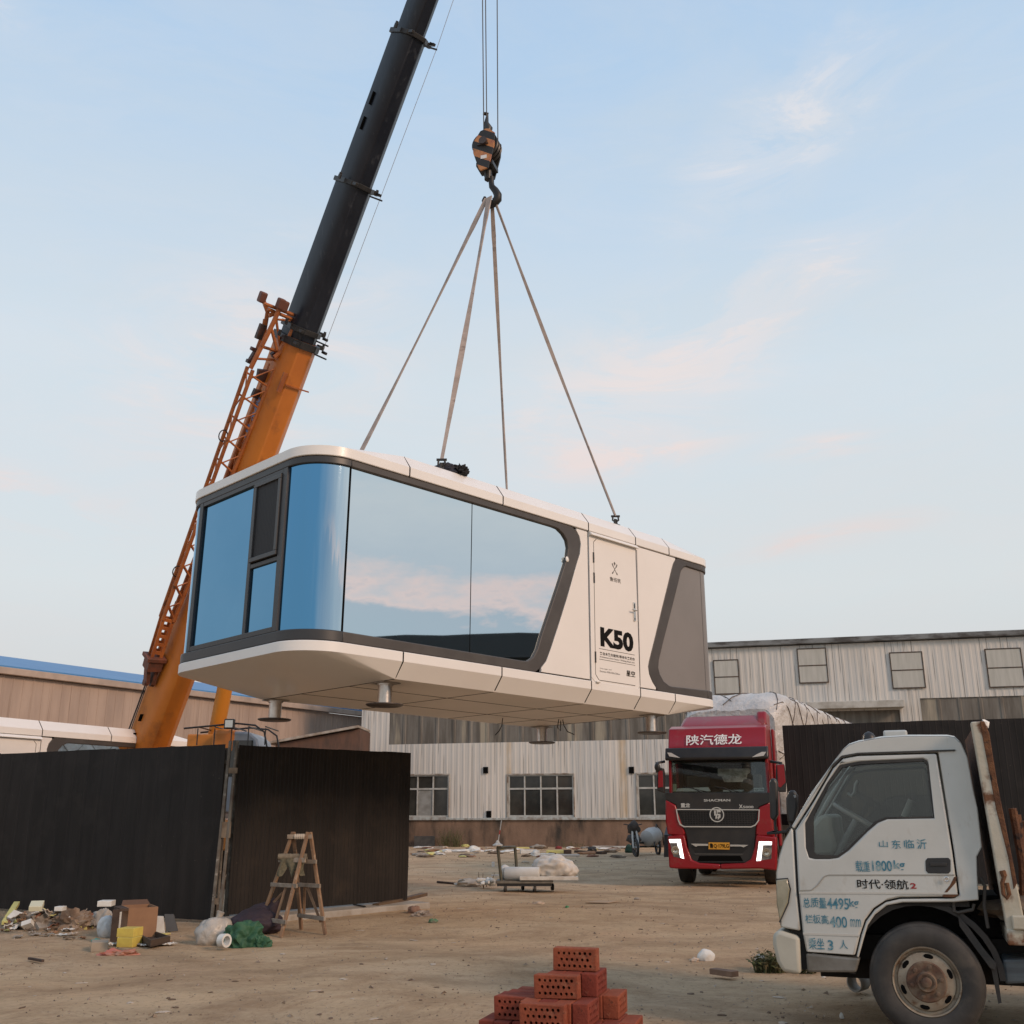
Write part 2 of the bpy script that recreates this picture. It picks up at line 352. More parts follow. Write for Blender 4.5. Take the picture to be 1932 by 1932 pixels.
# ------------------------------------------------------------------ ribbed sheet wall helper
def ribbed(fr, a0, a1, c0, c1, pitch, depth, holes=(), top=None, duty=.25, warp=0.0):
    """vertical trapezoid ribs standing out of the plane b=0 towards the viewer (negative b); holes=(a0,c0,a1,c1)"""
    prof = []; a = a0; k = 0
    while a < a1 - 1e-6:
        for da, bb in ((0, 0), (pitch*(1-duty*1.8), 0), (pitch*(1-duty*1.4), -depth), (pitch*(1-duty*.4), -depth)):
            if a + da < a1: prof.append((a + da, bb))
        a += pitch
    prof.append((a1, 0))
    for h in holes:
        for e in (h[0], h[2]):
            for i in range(len(prof)-1):
                if prof[i][0] < e - 1e-5 and prof[i+1][0] > e + 1e-5:
                    f = (e - prof[i][0])/(prof[i+1][0]-prof[i][0]); prof.insert(i+1, (e, prof[i][1] + f*(prof[i+1][1]-prof[i][1]))); break
    m = MB()
    for (x0, b0), (x1, b1) in zip(prof[:-1], prof[1:]):
        xm = (x0 + x1)/2; iv = [(c0, c1)]
        for h in holes:
            if h[0] < xm < h[2]:
                nv = []
                for lo, hi in iv:
                    if h[1] > lo: nv.append((lo, min(hi, h[1])))
                    if h[3] < hi: nv.append((max(lo, h[3]), hi))
                iv = [q for q in nv if q[1] - q[0] > 1e-4]
        for lo, hi in iv:
            if warp:
                wv = lambda x, z: warp*(noise.noise(V((x*.9, z*.8, 3))) + .5*noise.noise(V((x*2.3, z*1.9, 8))))
                tj = lambda x: .014*(math.floor(x/.92)*7.3 % 1 - .5) + .006*noise.noise(V((x*1.5, 0, 4)))
                zs = [lo + (hi-lo)*k/7 for k in range(8)]
                for z0, z1_ in zip(zs[:-1], zs[1:]):
                    e0 = tj(xm) if z1_ == zs[-1] else 0
                    m.add([(x0, b0 + wv(x0, z0), z0), (x1, b1 + wv(x1, z0), z0), (x1, b1 + wv(x1, z1_), z1_ + e0), (x0, b0 + wv(x0, z1_), z1_ + e0)], [(0, 1, 2, 3)])
            else: m.add([(x0, b0, lo), (x1, b1, lo), (x1, b1, hi), (x0, b0, hi)], [(0, 1, 2, 3)])
    return m

# ------------------------------------------------------------------ long white factory building
ya = R(14)
wf = Frame((1, 47.5, 0), (math.cos(ya), -math.sin(ya), 0), (math.sin(ya), math.cos(ya), 0), (0, 0, 1))
WB = thing('factory_building', 'long white corrugated factory hall with barred windows and a stained masonry plinth', 'building', wf.M)
def whitewall():
    m = bpy.data.materials.new('white_sheet'); m.use_nodes = True; t = m.node_tree; b = t.nodes['Principled BSDF']; b.inputs['Roughness'].default_value = .55; MATS['white_sheet'] = m
    tcn = nn(t, 'ShaderNodeTexCoord'); src = tcn.outputs['Object']; sp = nn(t, 'ShaderNodeSeparateXYZ'); t.links.new(src, sp.inputs[0])
    def nz_(sc, st, det=4, loc=(0,0,0)):
        mpn = nn(t, 'ShaderNodeMapping'); mpn.inputs['Scale'].default_value = st; mpn.inputs['Location'].default_value = loc
        t.links.new(src, mpn.inputs[0]); n = nn(t, 'ShaderNodeTexNoise'); n.inputs['Scale'].default_value = sc; n.inputs['Detail'].default_value = det; t.links.new(mpn.outputs[0], n.inputs[0]); return n.outputs[0]
    # single sheets differ: stepped by panel width
    pn = math_node(t, 'FLOOR', math_node(t, 'DIVIDE', sp.outputs[0], .81))
    wn = nn(t, 'ShaderNodeTexWhiteNoise'); wn.noise_dimensions = '1D'; t.links.new(pn, wn.inputs['W'])
    c = mixc(t, wn.outputs[0], (.63, .60, .55), (.545, .54, .515))
    c = mixc(t, math_node(t, 'MULTIPLY', ramp(t, nz_(1, (.5, 1, .3)), [(.45, 0), (.7, 1)]), .5), c, (.50, .465, .405))
    c = mixc(t, math_node(t, 'MULTIPLY', ramp(t, nz_(1, (9, 1, .22), 5), [(.60, 0), (.70, 1)]), .55), c, (.20, .18, .15))
    # dark joint marks between some of the sheets
    fr = math_node(t, 'FRACT', math_node(t, 'DIVIDE', sp.outputs[0], .27))
    jm = math_node(t, 'LESS_THAN', fr, .10)
    jn = ramp(t, nz_(1, (2.6, 1, .3), 2, (4, 0, 2)), [(.50, 0), (.56, 1)])
    c = mixc(t, math_node(t, 'MULTIPLY', math_node(t, 'MULTIPLY', jm, jn), .75), c, (.10, .095, .085))
    # two rust runs below the eaves bolts
    for a0, wd in ((-1.22, .13), (3.98, .22)):
        d = math_node(t, 'ABSOLUTE', math_node(t, 'SUBTRACT', sp.outputs[0], a0))
        d = math_node(t, 'ADD', d, math_node(t, 'MULTIPLY', math_node(t, 'SUBTRACT', nz_(2, (1, 1, .5)), .5), .12))
        k = ramp(t, math_node(t, 'DIVIDE', d, wd*2), [(.25, 1), (.55, 0)])
        k = math_node(t, 'MULTIPLY', k, ramp(t, nz_(3, (1, 1, .35), 5), [(.3, .15), (.6, .7)]))
        k = math_node(t, 'MULTIPLY', k, math_node(t, 'LESS_THAN', sp.outputs[2], 4.6))
        c = mixc(t, k, c, (.47, .335, .18))
    c = mixc(t, math_node(t, 'MULTIPLY', ramp(t, math_node(t, 'ADD', sp.outputs[2], math_node(t, 'MULTIPLY', nz_(3, (1, 1, .3)), .6)), [(.0, 1), (1.0, 1), (1.0, 0)]), 0), c, (.3, .15, .08))
    t.links.new(c, b.inputs['Base Color']); return m
WSH = whitewall()
def box_px(fr, x0, y0, x1, y1, b=0.0):
    p = fr.ac(x0, y1, b); q = fr.ac(x1, y0, b); return (p[0], p[1], q[0], q[1])
aL = wf.ac(683, 1345)[0]; aR = aL + 62
cS = 1.20; cT = 8.42
wins = [box_px(wf, 728, 1462, 847, 1543), box_px(wf, 959.5, 1461, 1081.5, 1542), box_px(wf, 1205, 1459, 1326, 1541)]
wins = [(a, cS + .06, c, d) for a, b_, c, d in wins]
sky1 = (wf.ac(735, 1375)[0], 4.53, wf.ac(1258, 1375)[0] + 2.0, 6.05)
sky2 = (wf.ac(1738, 1340)[0], 4.5, aR - 1, 6.0)
canA = wf.ac(1530, 1325)[0]; canB = wf.ac(1700, 1322)[0]
door = (canA + .3, cS, canB - .1, 5.55)
m = ribbed(wf, aL, aR, cS, cT, .27, .011, holes=wins + [sky1, sky2, door])
m.build('corrugated_wall', WSH, WB)
FIB = pbr('fibreglass_strip', (.20, .185, .16), .6, col2=(.105, .092, .075), scale=1.0, lo=.35, hi=.6, stretch=(3.2, 1, .35), dirt=(.33, .29, .22), dscale=1, dstretch=(1.1, 1, .12), dlo=.56, dhi=.66)
for s in (sky1, sky2):
    m = ribbed(wf, s[0], s[2], s[1] - .12, s[3] + .05, .81, .03, duty=.12); m.v = [v + V((0, .05, 0)) for v in m.v]; m.build('skylight_strip', FIB, WB)
PLINTH = pbr('stained_render', (.25, .165, .115), .9, col2=(.15, .10, .07), scale=1.2, lo=.35, hi=.65, stretch=(1, 1, .5), dirt=(.05, .042, .034), dscale=1.3, dstretch=(1.2, 1, .35), dlo=.50, dhi=.70, bump=.01, bscale=12)
m = MB(); m.box((aL + .02, -.02, -.3), (aR - .02, .3, cS - .07)); m.build('masonry_plinth', PLINTH, WB)
SILL = pbr('sill_steel', (.42, .46, .45), .6, col2=(.25, .22, .19), scale=5)
m = MB(); m.box((aL, -.10, cS - .07), (aR, .2, cS + .02)); m.build('sill_ledge', SILL, WB, bevel=.01)
WFR = pbr('window_alu', (.47, .48, .46), .5, col2=(.34, .34, .31), scale=4)
DPANE = pbr('dark_pane', (.022, .024, .022), .12, col2=(.05, .052, .046), scale=.9, spec=.6)
MILKY = pbr('milky_pane', (.30, .31, .30), .5, col2=(.20, .20, .185), scale=2)
ROOM = pbr('room_dark', (.02, .018, .015), .9)
def hall_window(a0, c0, a1, c1, n, milky=None):
    f = MB(); t = .055; ct = c0 + (c1-c0)*.67
    for x0, x1, y0, y1 in [(a0, a1, c0, c0+t*1.4), (a0, a1, c1-t, c1), (a0, a0+t, c0+t*1.4, c1-t), (a1-t, a1, c0+t*1.4, c1-t), (a0+t, a1-t, ct-t*.7, ct+t*.7)]:
        f.box((x0, .0, y0), (x1, .09, y1))
    for k in range(1, n):
        x = a0 + (a1-a0)*k/n
        f.box((x-t*.55, .002, c0+t*1.4), (x+t*.55, .088, ct-t*.7)); f.box((x-t*.55, .002, ct+t*.7), (x+t*.55, .088, c1-t))
    fo = f.build('window', WFR, WB)
    p = MB(); p.box((a0+t*.5, .05, c0+t*.5), (a1-t*.5, .06, c1-t*.5)); p.build('pane', DPANE, fo)
    if milky is not None:
        w_ = (a1-a0)/n; p = MB(); p.box((a0+w_*milky+.04, .035, c0+.08), (a0+w_*(milky+1)-.04, .046, ct-.05)); p.build('pane_cover', MILKY, fo)
    s = MB(); s.box((a0-.08, -.07, c0-.06), (a1+.08, .02, c0-.002)); s.build('sill', SILL, fo)
    for x in (a0-.05, a1): 
        pass
    tr = MB(); tr.box((a0-.05, -.055, c1), (a1+.05, .02, c1+.06)); tr.box((a0-.05, -.055, c0), (a0-.002, .02, c1-.002)); tr.box((a1+.002, -.055, c0), (a1+.05, .02, c1-.002)); tr.build('trim', pbr('trim_rust', (.42, .40, .36), .7, col2=(.16, .11, .075), scale=3), fo)
hall_window(*wins[0], 4, 2); hall_window(*wins[1], 4); hall_window(*wins[2], 4)
# upper blind windows framed in dark angle iron
IRON = pbr('angle_iron', (.05, .045, .04), .8, col2=(.11, .07, .045), scale=6)
for x0, y0, x1, y1 in ((1349, 1244, 1393, 1311), (1508, 1222, 1558, 1290), (1684, 1229, 1739, 1300), (1866, 1222, 1925, 1298)):
    a0, c0, a1, c1 = box_px(wf, x0, y0, x1, y1); c0 += 0; t = .045; f = MB(); cm = (c0+c1)/2
    for q in [(a0, a1, c0, c0+t), (a0, a1, c1-t, c1), (a0, a0+t, c0+t, c1-t), (a1-t, a1, c0+t, c1-t), (a0+t, a1-t, cm-t/2, cm+t/2)]: f.box((q[0], -.075, q[2]), (q[1], -.048, q[3]))
    fo = f.build('window', IRON, WB)
    p = MB(); p.box((a0+t*.4, -.062, c0+t*.4), (a1-t*.4, -.052, c1-t*.4)); p.build('pane', pbr('blind_sheet', (.50, .49, .445), .6, col2=(.42, .415, .37), scale=1.4, stretch=(4, 1, .4)), fo)
# eaves gutter, roof
GUT = pbr('eaves_gutter', (.20, .21, .21), .6, col2=(.06, .055, .05), scale=1.2, lo=.42, hi=.6, stretch=(1, 1, 3))
m = MB(); m.box((aL - .2, -.22, cT + .04), (aR, .1, cT + .27)); m.build('gutter', GUT, WB, bevel=.02)
m = MB(); m.hexa([(aL, .1, cT), (aR, .1, cT), (aR, 14, cT+1.6), (aL, 14, cT+1.6)], [(aL, .1, cT+.1), (aR, .1, cT+.1), (aR, 14, cT+1.7), (aL, 14, cT+1.7)])
m.hexa([(aL, 14, cT+1.6), (aR, 14, cT+1.6), (aR, 28, cT), (aL, 28, cT)], [(aL, 14, cT+1.7), (aR, 14, cT+1.7), (aR, 28, cT+.1), (aL, 28, cT+.1)])
m.build('roof', pbr('roof_sheet', (.30, .33, .36), .6), WB)
m = MB(); m.box((aL, .06, 0), (aL + .1, 28, cT)); m.box((aR-.1, .06, 0), (aR, 28, cT)); m.box((aL, 27.9, 0), (aR, 28, cT)); m.build('end_wall', WSH, WB)
m = MB(); m.box((aL + .12, .9, 0), (aR - .12, 1.0, cT - .05)); m.build('inner_wall', ROOM, WB)
# canopy and loading doorway behind the trucks
m = MB(); m.box((canA - .2, -.55, 5.62), (canB + .05, .05, 5.92)); m.build('canopy', pbr('canopy_white', (.50, .49, .45), .7, col2=(.33, .31, .27), scale=2), WB, bevel=.02)
m = MB(); m.box((door[0], .10, cS), (door[2], .16, 5.55)); m.build('loading_door', pbr('door_grey', (.20, .185, .16), .8, col2=(.12, .105, .085), scale=1.2, stretch=(3, 1, .3)), WB)
m = MB(); a_ = wf.ac(1632, 1350)[0]; m.bar((a_ - 5.5, -.2, 4.72), (a_ + 7.5, -.2, 4.72), .09, .12); m.build('door_rail', IRON, WB)
m = MB(); a0 = wf.ac(1630, 1360)[0]; a1 = wf.ac(1772, 1360)[0]; m.box((a0, -.10, 3.6), (a1, -.05, 4.58)); m.build('sliding_door', pbr('cream_board', (.55, .53, .46), .7, col2=(.44, .42, .36), scale=1.4, stretch=(2.5, 1, .6)), WB)
# vents and lead
for x, y in ((917, 1453), (923, 1536), (1192, 1453)):
    m = MB(); a, c = wf.ac(x, y); m.box((a-.12, -.07, c-.14), (a+.10, .0, c+.14)); m.build('wall_vent', BLACK, WB)
# ------------------------------------------------------------------ lean-to with a rusty roof between the two halls
sh = Frame((-10.2, 44.2, 0), (1, -.05, 0), (.05, 1, 0), (0, 0, 1))
LT = thing('lean_to_shed', 'low lean-to with a rusty brown sloping roof beside the white hall', 'shed', sh.M)
p = [sh.ac(x, y) for x, y in ((520, 1404), (605, 1387), (676, 1373), (678, 1402))]
m = MB(); m.ac([(p[0][0]-.6, 0), (p[3][0], 0), (p[3][0], p[2][1]-.05), p[0]], .05, 2.4); m.build('wall', pbr('rusty_sheet', (.115, .062, .043), .8, col2=(.065, .042, .033), scale=1.2, stretch=(3, 1, .8)), LT)
m = MB(); m.ac([(p[0][0]-.3, p[0][1]), (p[2][0]+.02, p[2][1]), (p[2][0]+.02, p[2][1]+.10), (p[0][0]-.3, p[0][1]+.10)], -.15, 2.6); m.build('roof', pbr('lean_roof', (.40, .37, .33), .7, col2=(.2, .15, .11), scale=2), LT)
# ------------------------------------------------------------------ beige hall with the blue roof
yb_ = R(59.1); lf = Frame((-18.98, 38, 0), (math.cos(yb_), math.sin(yb_), 0), (-math.sin(yb_), math.cos(yb_), 0), (0, 0, 1))
LB = thing('beige_hall', 'beige sheet metal hall with a blue roof behind the crane', 'building', lf.M)
ribbed(lf, -30, 34, 0, 6.42, .42, .02, duty=.10).build('corrugated_wall', pbr('beige_sheet', (.385, .295, .24), .65, col2=(.295, .225, .185), scale=.8, stretch=(1.6, 1, .25), dirt=(.22, .16, .125), dscale=1, dstretch=(6, 1, .12), dlo=.60, dhi=.72), LB)
m = MB(); m.box((-30, -.25, 6.44), (34, .05, 6.69)); m.build('gutter', pbr('beige_gutter', (.42, .33, .27), .6, col2=(.30, .24, .2), scale=1.2), LB, bevel=.02)
m = MB(); m.hexa([(-30, .0, 6.70), (34, .0, 6.70), (34, 11, 8.75), (-30, 11, 8.75)], [(-30, .0, 6.78), (34, .0, 6.78), (34, 11, 8.83), (-30, 11, 8.83)])
m.hexa([(-30, 11, 8.75), (34, 11, 8.75), (34, 22, 6.7), (-30, 22, 6.7)], [(-30, 11, 8.83), (34, 11, 8.83), (34, 22, 6.78), (-30, 22, 6.78)])
m.build('roof', pbr('blue_roof', (.055, .19, .40), .5, col2=(.07, .22, .43), scale=.5), LB)
m = MB(); m.box((-30, .05, 0), (-29.9, 22, 6.6)); m.box((33.9, .05, 0), (34, 22, 6.6)); m.box((-30, 21.9, 0), (34, 22, 6.6)); m.build('end_wall', MATS['beige_sheet'], LB)

# ------------------------------------------------------------------ black hoarding
BF = pbr('black_sheet', (.016, .0145, .014), .6, spec=.2, col2=(.026, .023, .022), scale=1.2, stretch=(3, 1, .3), dirt=(.030, .026, .024), dscale=1.6, dlo=.52, dhi=.70, spots=(.07, .06, .05), sscale=16, slo=.70, shi=.74)
BFB = pbr('brown_black_sheet', (.018, .0155, .0142), .6, spec=.2, col2=(.025, .0215, .0195), scale=1.2, stretch=(5, 1, .25), dirt=(.034, .027, .022), dscale=1.6, dlo=.52, dhi=.70, spots=(.07, .06, .05), sscale=16, slo=.71, shi=.75)
POST = pbr('fence_post', (.155, .145, .125), .7, col2=(.09, .07, .055), scale=5, dirt=(.30, .28, .25), dscale=9, dlo=.6, dhi=.7)
def fence(p, q, h, label, pitch, depth, mat, z0=.03, duty=.25):
    p, q = V((p[0], p[1], 0)), V((q[0], q[1], 0)); a = (q - p).normalized(); b = V((-a.y, a.x, 0)); Ln = (q-p).length
    fr = Frame(p, a, b, V((0, 0, 1))); t = thing('hoarding_fence', label, 'fence', fr.M)
    m = ribbed(fr, 0, Ln, z0, h, pitch, depth, duty=duty, warp=.014); m.build('sheet_panel', mat, t)
    m = MB()
    for c in (.35, h*.5, h - .25): m.box((0, .03, c-.03), (Ln, .06, c+.03))
    m.build('back_rail', POST, t)
    k = max(2, int(Ln/2.4)+1)
    for i in range(k):
        x = .04 + (Ln-.08)*i/(k-1); m = MB(); m.box((x-.03, .062, -.1), (x+.03, .12, h-.05)); m.build('post', POST, t)
    return t, fr
PC = (-4.16, 15.52)
FL, ffl = fence((-14.5, 20.75), (PC[0]-.10, PC[1]+.02), 2.47, 'plain black hoarding on the left of the slotted post', .30, .003, BF, duty=.12)
FR, ffr = fence((PC[0]+.09, PC[1]+.08), (-1.76, 18.12), 2.47, 'ribbed brownish black hoarding behind the wooden step ladder', .072, .007, BFB, z0=.10)
FX, ffx = fence((6.12, 23.7), (16, 20.2), 3.36, 'tall black hoarding behind the white light truck', .13, .003, BF, duty=.12)
# slotted post at the corner
gpt = thing('gate_post', 'leaning slotted steel post between the two black hoardings', 'post', (PC[0], PC[1], 0))
m = MB(); m.bar((-.105, -.02, 0), (-.03, .02, 2.52), .042, .05, (0, 1, 0)); m.build('flange', POST, gpt, bevel=.005)
m = MB(); m.bar((.01, -.03, 0), (.075, .0, 2.52), .038, .05, (0, 1, 0)); m.build('flange', POST, gpt, bevel=.005)
m = MB()
for z in (.25, 1.15, 2.05): 
    o = -.10 + z*.042; m.box((o + .0, -.035, z), (o + .13, -.02, z + (.22 if z == 1.15 else .08)))
m.build('tie_plate', pbr('post_plate', (.22, .17, .12), .7, col2=(.13, .085, .05), scale=6), gpt)
# pale concrete strip the ribbed hoarding stands on
o = ffr.M; m = MB(); m.box((-.05, -.42, -.1), (3.55, .25, .075)); KS = m.build('kerb_strip', pbr('kerb_conc', (.36, .34, .31), .9, col2=(.27, .24, .20), scale=3), None, bevel=.02); KS.matrix_basis = ffr.M; tag(KS, kind='structure')

# ------------------------------------------------------------------ what stands to the right of the yard, out of frame (seen only mirrored in the glazing)
ef = Frame((37, -16, 0), (.05, 1, 0), (1, -.05, 0), (0, 0, 1))
ES = thing('yard_shed', 'long dark shed along the far right side of the yard', 'shed', ef.M)
m = MB(); m.box((0, 0, 0), (70, 9, 9.6)); m.build('wall', pbr('shed_wall', (.035, .04, .04), .8, col2=(.06, .06, .055), scale=.6), ES)
m = MB(); m.ac([(0, 10.29), (8, 10.39), (13, 10.54), (18, 10.59), (19, 10.71), (22, 10.67), (25, 10.84), (27, 10.79), (28.2, 10.84), (31, 10.91), (34, 10.79), (36, 11.04), (45, 10.89), (52, 10.79), (70, 10.19)] + [(70.2, 9.61), (-.2, 9.61)], -.3, 9.2); m.build('roof', pbr('shed_roof', (.03, .034, .036), .7), ES)
# ------------------------------------------------------------------ the hanging capsule house
Rw = Matrix(((0.71024, -0.70392, 0.00716), (0.70373, 0.71023, 0.01827), (-0.01794, -0.00794, 0.99981)))
CO = V((-2.101315, 12.711293, 4.280251))
ZB = 1.39                                       # local height of the front edge datum above the feet
cf = Frame(CO, Rw.col[0], Rw.col[1], Rw.col[2])
CM = cf.M @ Matrix.Translation((0, 0, -ZB))     # empty sits at foot level; local geometry is shifted up by ZB
CP = thing('capsule_house', 'white capsule house with mirrored windows and charcoal frames hanging level from the crane', 'capsule house', CM)
SH = Matrix.Translation((0, 0, ZB))
def CMB(): return MB(SH)
s1, s2, s3, s4, s5 = 0.958, 2.7551, 4.691, 5.9051, 6.8432
zr, z1, z2, z3, z4, z5 = 2.0078, 1.8103, 1.6785, -0.753, -0.8814, -1.0922
zgT, zgB = 1.574, -0.6096
RC = .6157; WID = RC*2 + 2.30; UR = 7.82; RR = .42
def outline(ins):
    """closed loop of (u,v) with the seam positions included; starts at u=0 on the front"""
    P = []
    fr_ = [0, .3, .6, s1-.011, s1+.011, 1.8, s2-.011, s2+.011, 3.7, s3-.011, s3+.011, s4-.011, s4+.011, s5-.011, s5+.011, 7.2, UR]
    P += [(u, ins) for u in fr_]
    for k in range(1, 8): t = -math.pi/2 + math.pi/2*k/8; P.append((UR + (RR-ins)*math.cos(t), RR + (RR-ins)*math.sin(t)))
    P += [(UR + RR - ins, RR), (UR + RR - ins, WID/2), (UR + RR - ins, WID - RR)]
    for k in range(1, 8): t = math.pi/2*k/8; P.append((UR + (RR-ins)*math.cos(t), WID - RR + (RR-ins)*math.sin(t)))
    P += [(u, WID - ins) for u in fr_[::-1]]
    n = 14
    for k in range(1, n): t = math.pi/2 + math.pi/2*k/n; P.append(((RC-ins)*math.cos(t), WID - RC + (RC-ins)*math.sin(t)))
    P += [(-RC + ins, WID - RC), (-RC + ins, WID*.66), (-RC + ins, WID*.33), (-RC + ins, RC)]
    for k in range(1, n): t = math.pi + math.pi/2*k/n; P.append(((RC-ins)*math.cos(t), RC + (RC-ins)*math.sin(t)))
    return P
OUT = outline(0); NO = len(OUT)
def is_gap(i):
    a, b = OUT[i], OUT[(i+1) % NO]
    return abs(abs(a[0]-b[0]) - .022) < 1e-4 and abs(a[1]-b[1]) < 1e-6
WHT = pbr('white_panel', (.79, .765, .73), .30, col2=(.75, .72, .685), scale=.7, coat=.15, rvar=.06)
CHAR = pbr('charcoal_trim', (.055, .048, .044), .48, col2=(.075, .068, .062), scale=1.5, rvar=.1)
CHARD = pbr('charcoal_dark', (.028, .029, .032), .4, col2=(.036, .036, .038), scale=2)
def shell(name, prof):
    """prof: (inset, z, clamp) levels; clamp pulls the point in to the flat rectangle between the end seams"""
    m = CMB(); lev = []
    for ins, z, cl in prof:
        o_ = outline(ins) if not cl else [(min(max(u, s1 if cl > 1 else s1), s5), min(max(v, ins), WID - ins)) for u, v in OUT]
        lev.append([(u, v, z) for u, v in o_])
    P = [p for l in lev for p in l]; fs = []
    for k in range(len(lev)-1):
        for i in range(NO):
            if is_gap(i): continue
            j = (i+1) % NO; fs.append((k*NO+i, k*NO+j, (k+1)*NO+j, (k+1)*NO+i))
    m.add(P, fs); return m
def clampz(ins, z): return (ins, z, 1)
m = shell('u', [(.06, z2, 0), (.006, z2, 0), (0, z2+.008, 0), (0, z1, 0), (.148, zr, 1)])
m.add([(s1, .148, zr), (s5, .148, zr), (s5, WID-.148, zr), (s1, WID-.148, zr)], [(0, 1, 2, 3)])
m.build('roof_shell', WHT, CP, smooth=28, recalc=False)
m = shell('l', [(.06, z3, 0), (.006, z3, 0), (0, z3-.008, 0), (0, z4, 0), (.159, z5, 1)])
m.build('floor_shell', WHT, CP, smooth=28, recalc=False)
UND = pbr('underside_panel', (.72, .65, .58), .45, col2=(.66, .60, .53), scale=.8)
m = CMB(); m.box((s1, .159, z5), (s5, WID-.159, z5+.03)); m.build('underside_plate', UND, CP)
m = CMB()
for u in (s1+.004, s2, s3, s4, s5-.01): m.box((u-.009, .17, z5-.003), (u+.009, WID-.17, z5+.002))
for k in (1, 2): v = WID*k/3; m.box((s1+.02, v-.007, z5-.0035), (s5-.02, v+.007, z5+.001))
m.build('floor_joint', BLACK, CP)
# dark core that shows in the joints
m = CMB(); 
def olp(ins, z): return [(u, v, z) for u, v in outline(ins)]
m.loft([olp(.09, z3-.10), olp(.09, z2+.10)]); m.loft([[(min(max(u, s1-.2), s5+.2), min(max(v, .2), WID-.2), z) for u, v in OUT] for z in (z5+.05, zr-.06)])
m.loft([olp(.022, z4+.004), [(u, v, z3-.004) for u, v in outline(.022)]], caps=True); m.loft([olp(.022, z2+.012), olp(.022, z1-.004)])
def fan(z0, z1_, ins, dz): return [[(u, v, z0) for u, v in outline(.022)], [(min(max(u, s1), s5), min(max(v, ins), WID-ins), z1_) for u, v in OUT]]
m.loft(fan(z4+.004, z5+.02, .159, 0), caps=False); m.loft(fan(z1-.004, zr-.02, .148, 0), caps=False)
m.build('inner_liner', BLACK, CP, recalc=False)
# charcoal bands, front window frame, rear frame
z2off = [782.7, 782.7, .3183]
def q2(pts): return [cf.ac(782.7 + .3183*x, 782.7 + .3183*y, .02) for x, y in pts]
def q7(pts): return [cf.ac(1090.2 + .20255*x, 978.3 + .20255*y, .02) for x, y in pts]
fo = q2([(930, 662), (955, 685), (974, 722), (982, 765), (976, 825), (957, 885), (902, 1080), (852, 1240), (803, 1390), (777, 1460), (747, 1500), (715, 1522)])
fi = q2([(790, 652), (820, 660), (850, 675), (880, 705), (902, 742), (910, 785), (903, 840), (888, 890), (850, 1010), (800, 1160), (750, 1310), (728, 1385), (703, 1435), (670, 1458), (640, 1462), (600, 1457)])
fo = [(a, min(max(c, z3+.004), z2-.004)) for a, c in fo]; fi = [(a, min(max(c, zgB), zgT)) for a, c in fi]
m = CMB(); m.ac([(0, z2-.004)] + [(fo[0][0], z2-.004)] + fo[1:-1] + [(fo[-1][0], z3+.004), (0, z3+.004), (0, zgB)] + fi[::-1] + [(0, zgT)], .018, .085)
m.build('front_window_frame', CHAR, CP, bevel=.014, smooth=40)
def arc(ins, c, a0, a1, n, rc=RC):
    return [(c[0] + (rc-ins)*math.cos(a0 + (a1-a0)*k/n), c[1] + (rc-ins)*math.sin(a0 + (a1-a0)*k/n)) for k in range(n+1)]
def path_end(ins):   # from the front tangent round the left end to the back tangent
    return arc(ins, (0, RC), 1.5*math.pi, math.pi, 14) + arc(ins, (0, WID-RC), math.pi, .5*math.pi, 14)
def band(m, za, zb, i0, i1, path=path_end):
    A, B = path(i0), path(i1)
    m.loft([[(p[0], p[1], za), (p[0], p[1], zb), (q[0], q[1], zb), (q[0], q[1], za)] for p, q in zip(A, B)])
for q_ in ((zgT, z2-.004, .018, .085), (z3+.004, zgB, .012, .085)): m = CMB(); band(m, *q_); m.build('end_window_frame', CHARD, CP, smooth=40, bevel=.012)
# glazing
GL = pbr('mirror_glazing', (.70, .77, .80), .015, 1.0, tint=(1, 1, 1))
GLB = pbr('blue_film_glazing', (.118, .275, .435), .02, 1.0, tint=(.80, .92, 1.0), col2=(.135, .295, .455), scale=.5)
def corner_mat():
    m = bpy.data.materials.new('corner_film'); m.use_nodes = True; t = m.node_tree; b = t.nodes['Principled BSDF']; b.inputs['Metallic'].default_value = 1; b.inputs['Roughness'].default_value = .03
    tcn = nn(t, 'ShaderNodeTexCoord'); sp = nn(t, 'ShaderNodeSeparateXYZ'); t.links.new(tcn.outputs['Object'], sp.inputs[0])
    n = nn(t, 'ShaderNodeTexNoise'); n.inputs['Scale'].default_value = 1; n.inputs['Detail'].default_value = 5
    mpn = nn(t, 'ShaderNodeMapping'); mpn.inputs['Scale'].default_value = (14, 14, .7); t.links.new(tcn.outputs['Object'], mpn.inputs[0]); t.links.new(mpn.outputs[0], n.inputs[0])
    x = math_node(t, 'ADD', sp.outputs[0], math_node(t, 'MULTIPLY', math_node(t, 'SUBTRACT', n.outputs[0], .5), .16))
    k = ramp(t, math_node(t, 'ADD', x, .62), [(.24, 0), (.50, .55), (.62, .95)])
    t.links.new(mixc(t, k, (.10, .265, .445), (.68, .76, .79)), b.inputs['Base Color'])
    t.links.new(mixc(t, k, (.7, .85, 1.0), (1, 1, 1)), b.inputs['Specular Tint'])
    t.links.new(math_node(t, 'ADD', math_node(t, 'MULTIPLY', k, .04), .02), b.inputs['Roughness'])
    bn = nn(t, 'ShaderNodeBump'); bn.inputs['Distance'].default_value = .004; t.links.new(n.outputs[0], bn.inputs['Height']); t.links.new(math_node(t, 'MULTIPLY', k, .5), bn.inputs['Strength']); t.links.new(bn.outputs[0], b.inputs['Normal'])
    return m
uJ = cf.ac(892, 950, .04)[0]
glass_out = [(a, c) for a, c in fi]
pt = [p for p in fi if p[0] > uJ + .02]
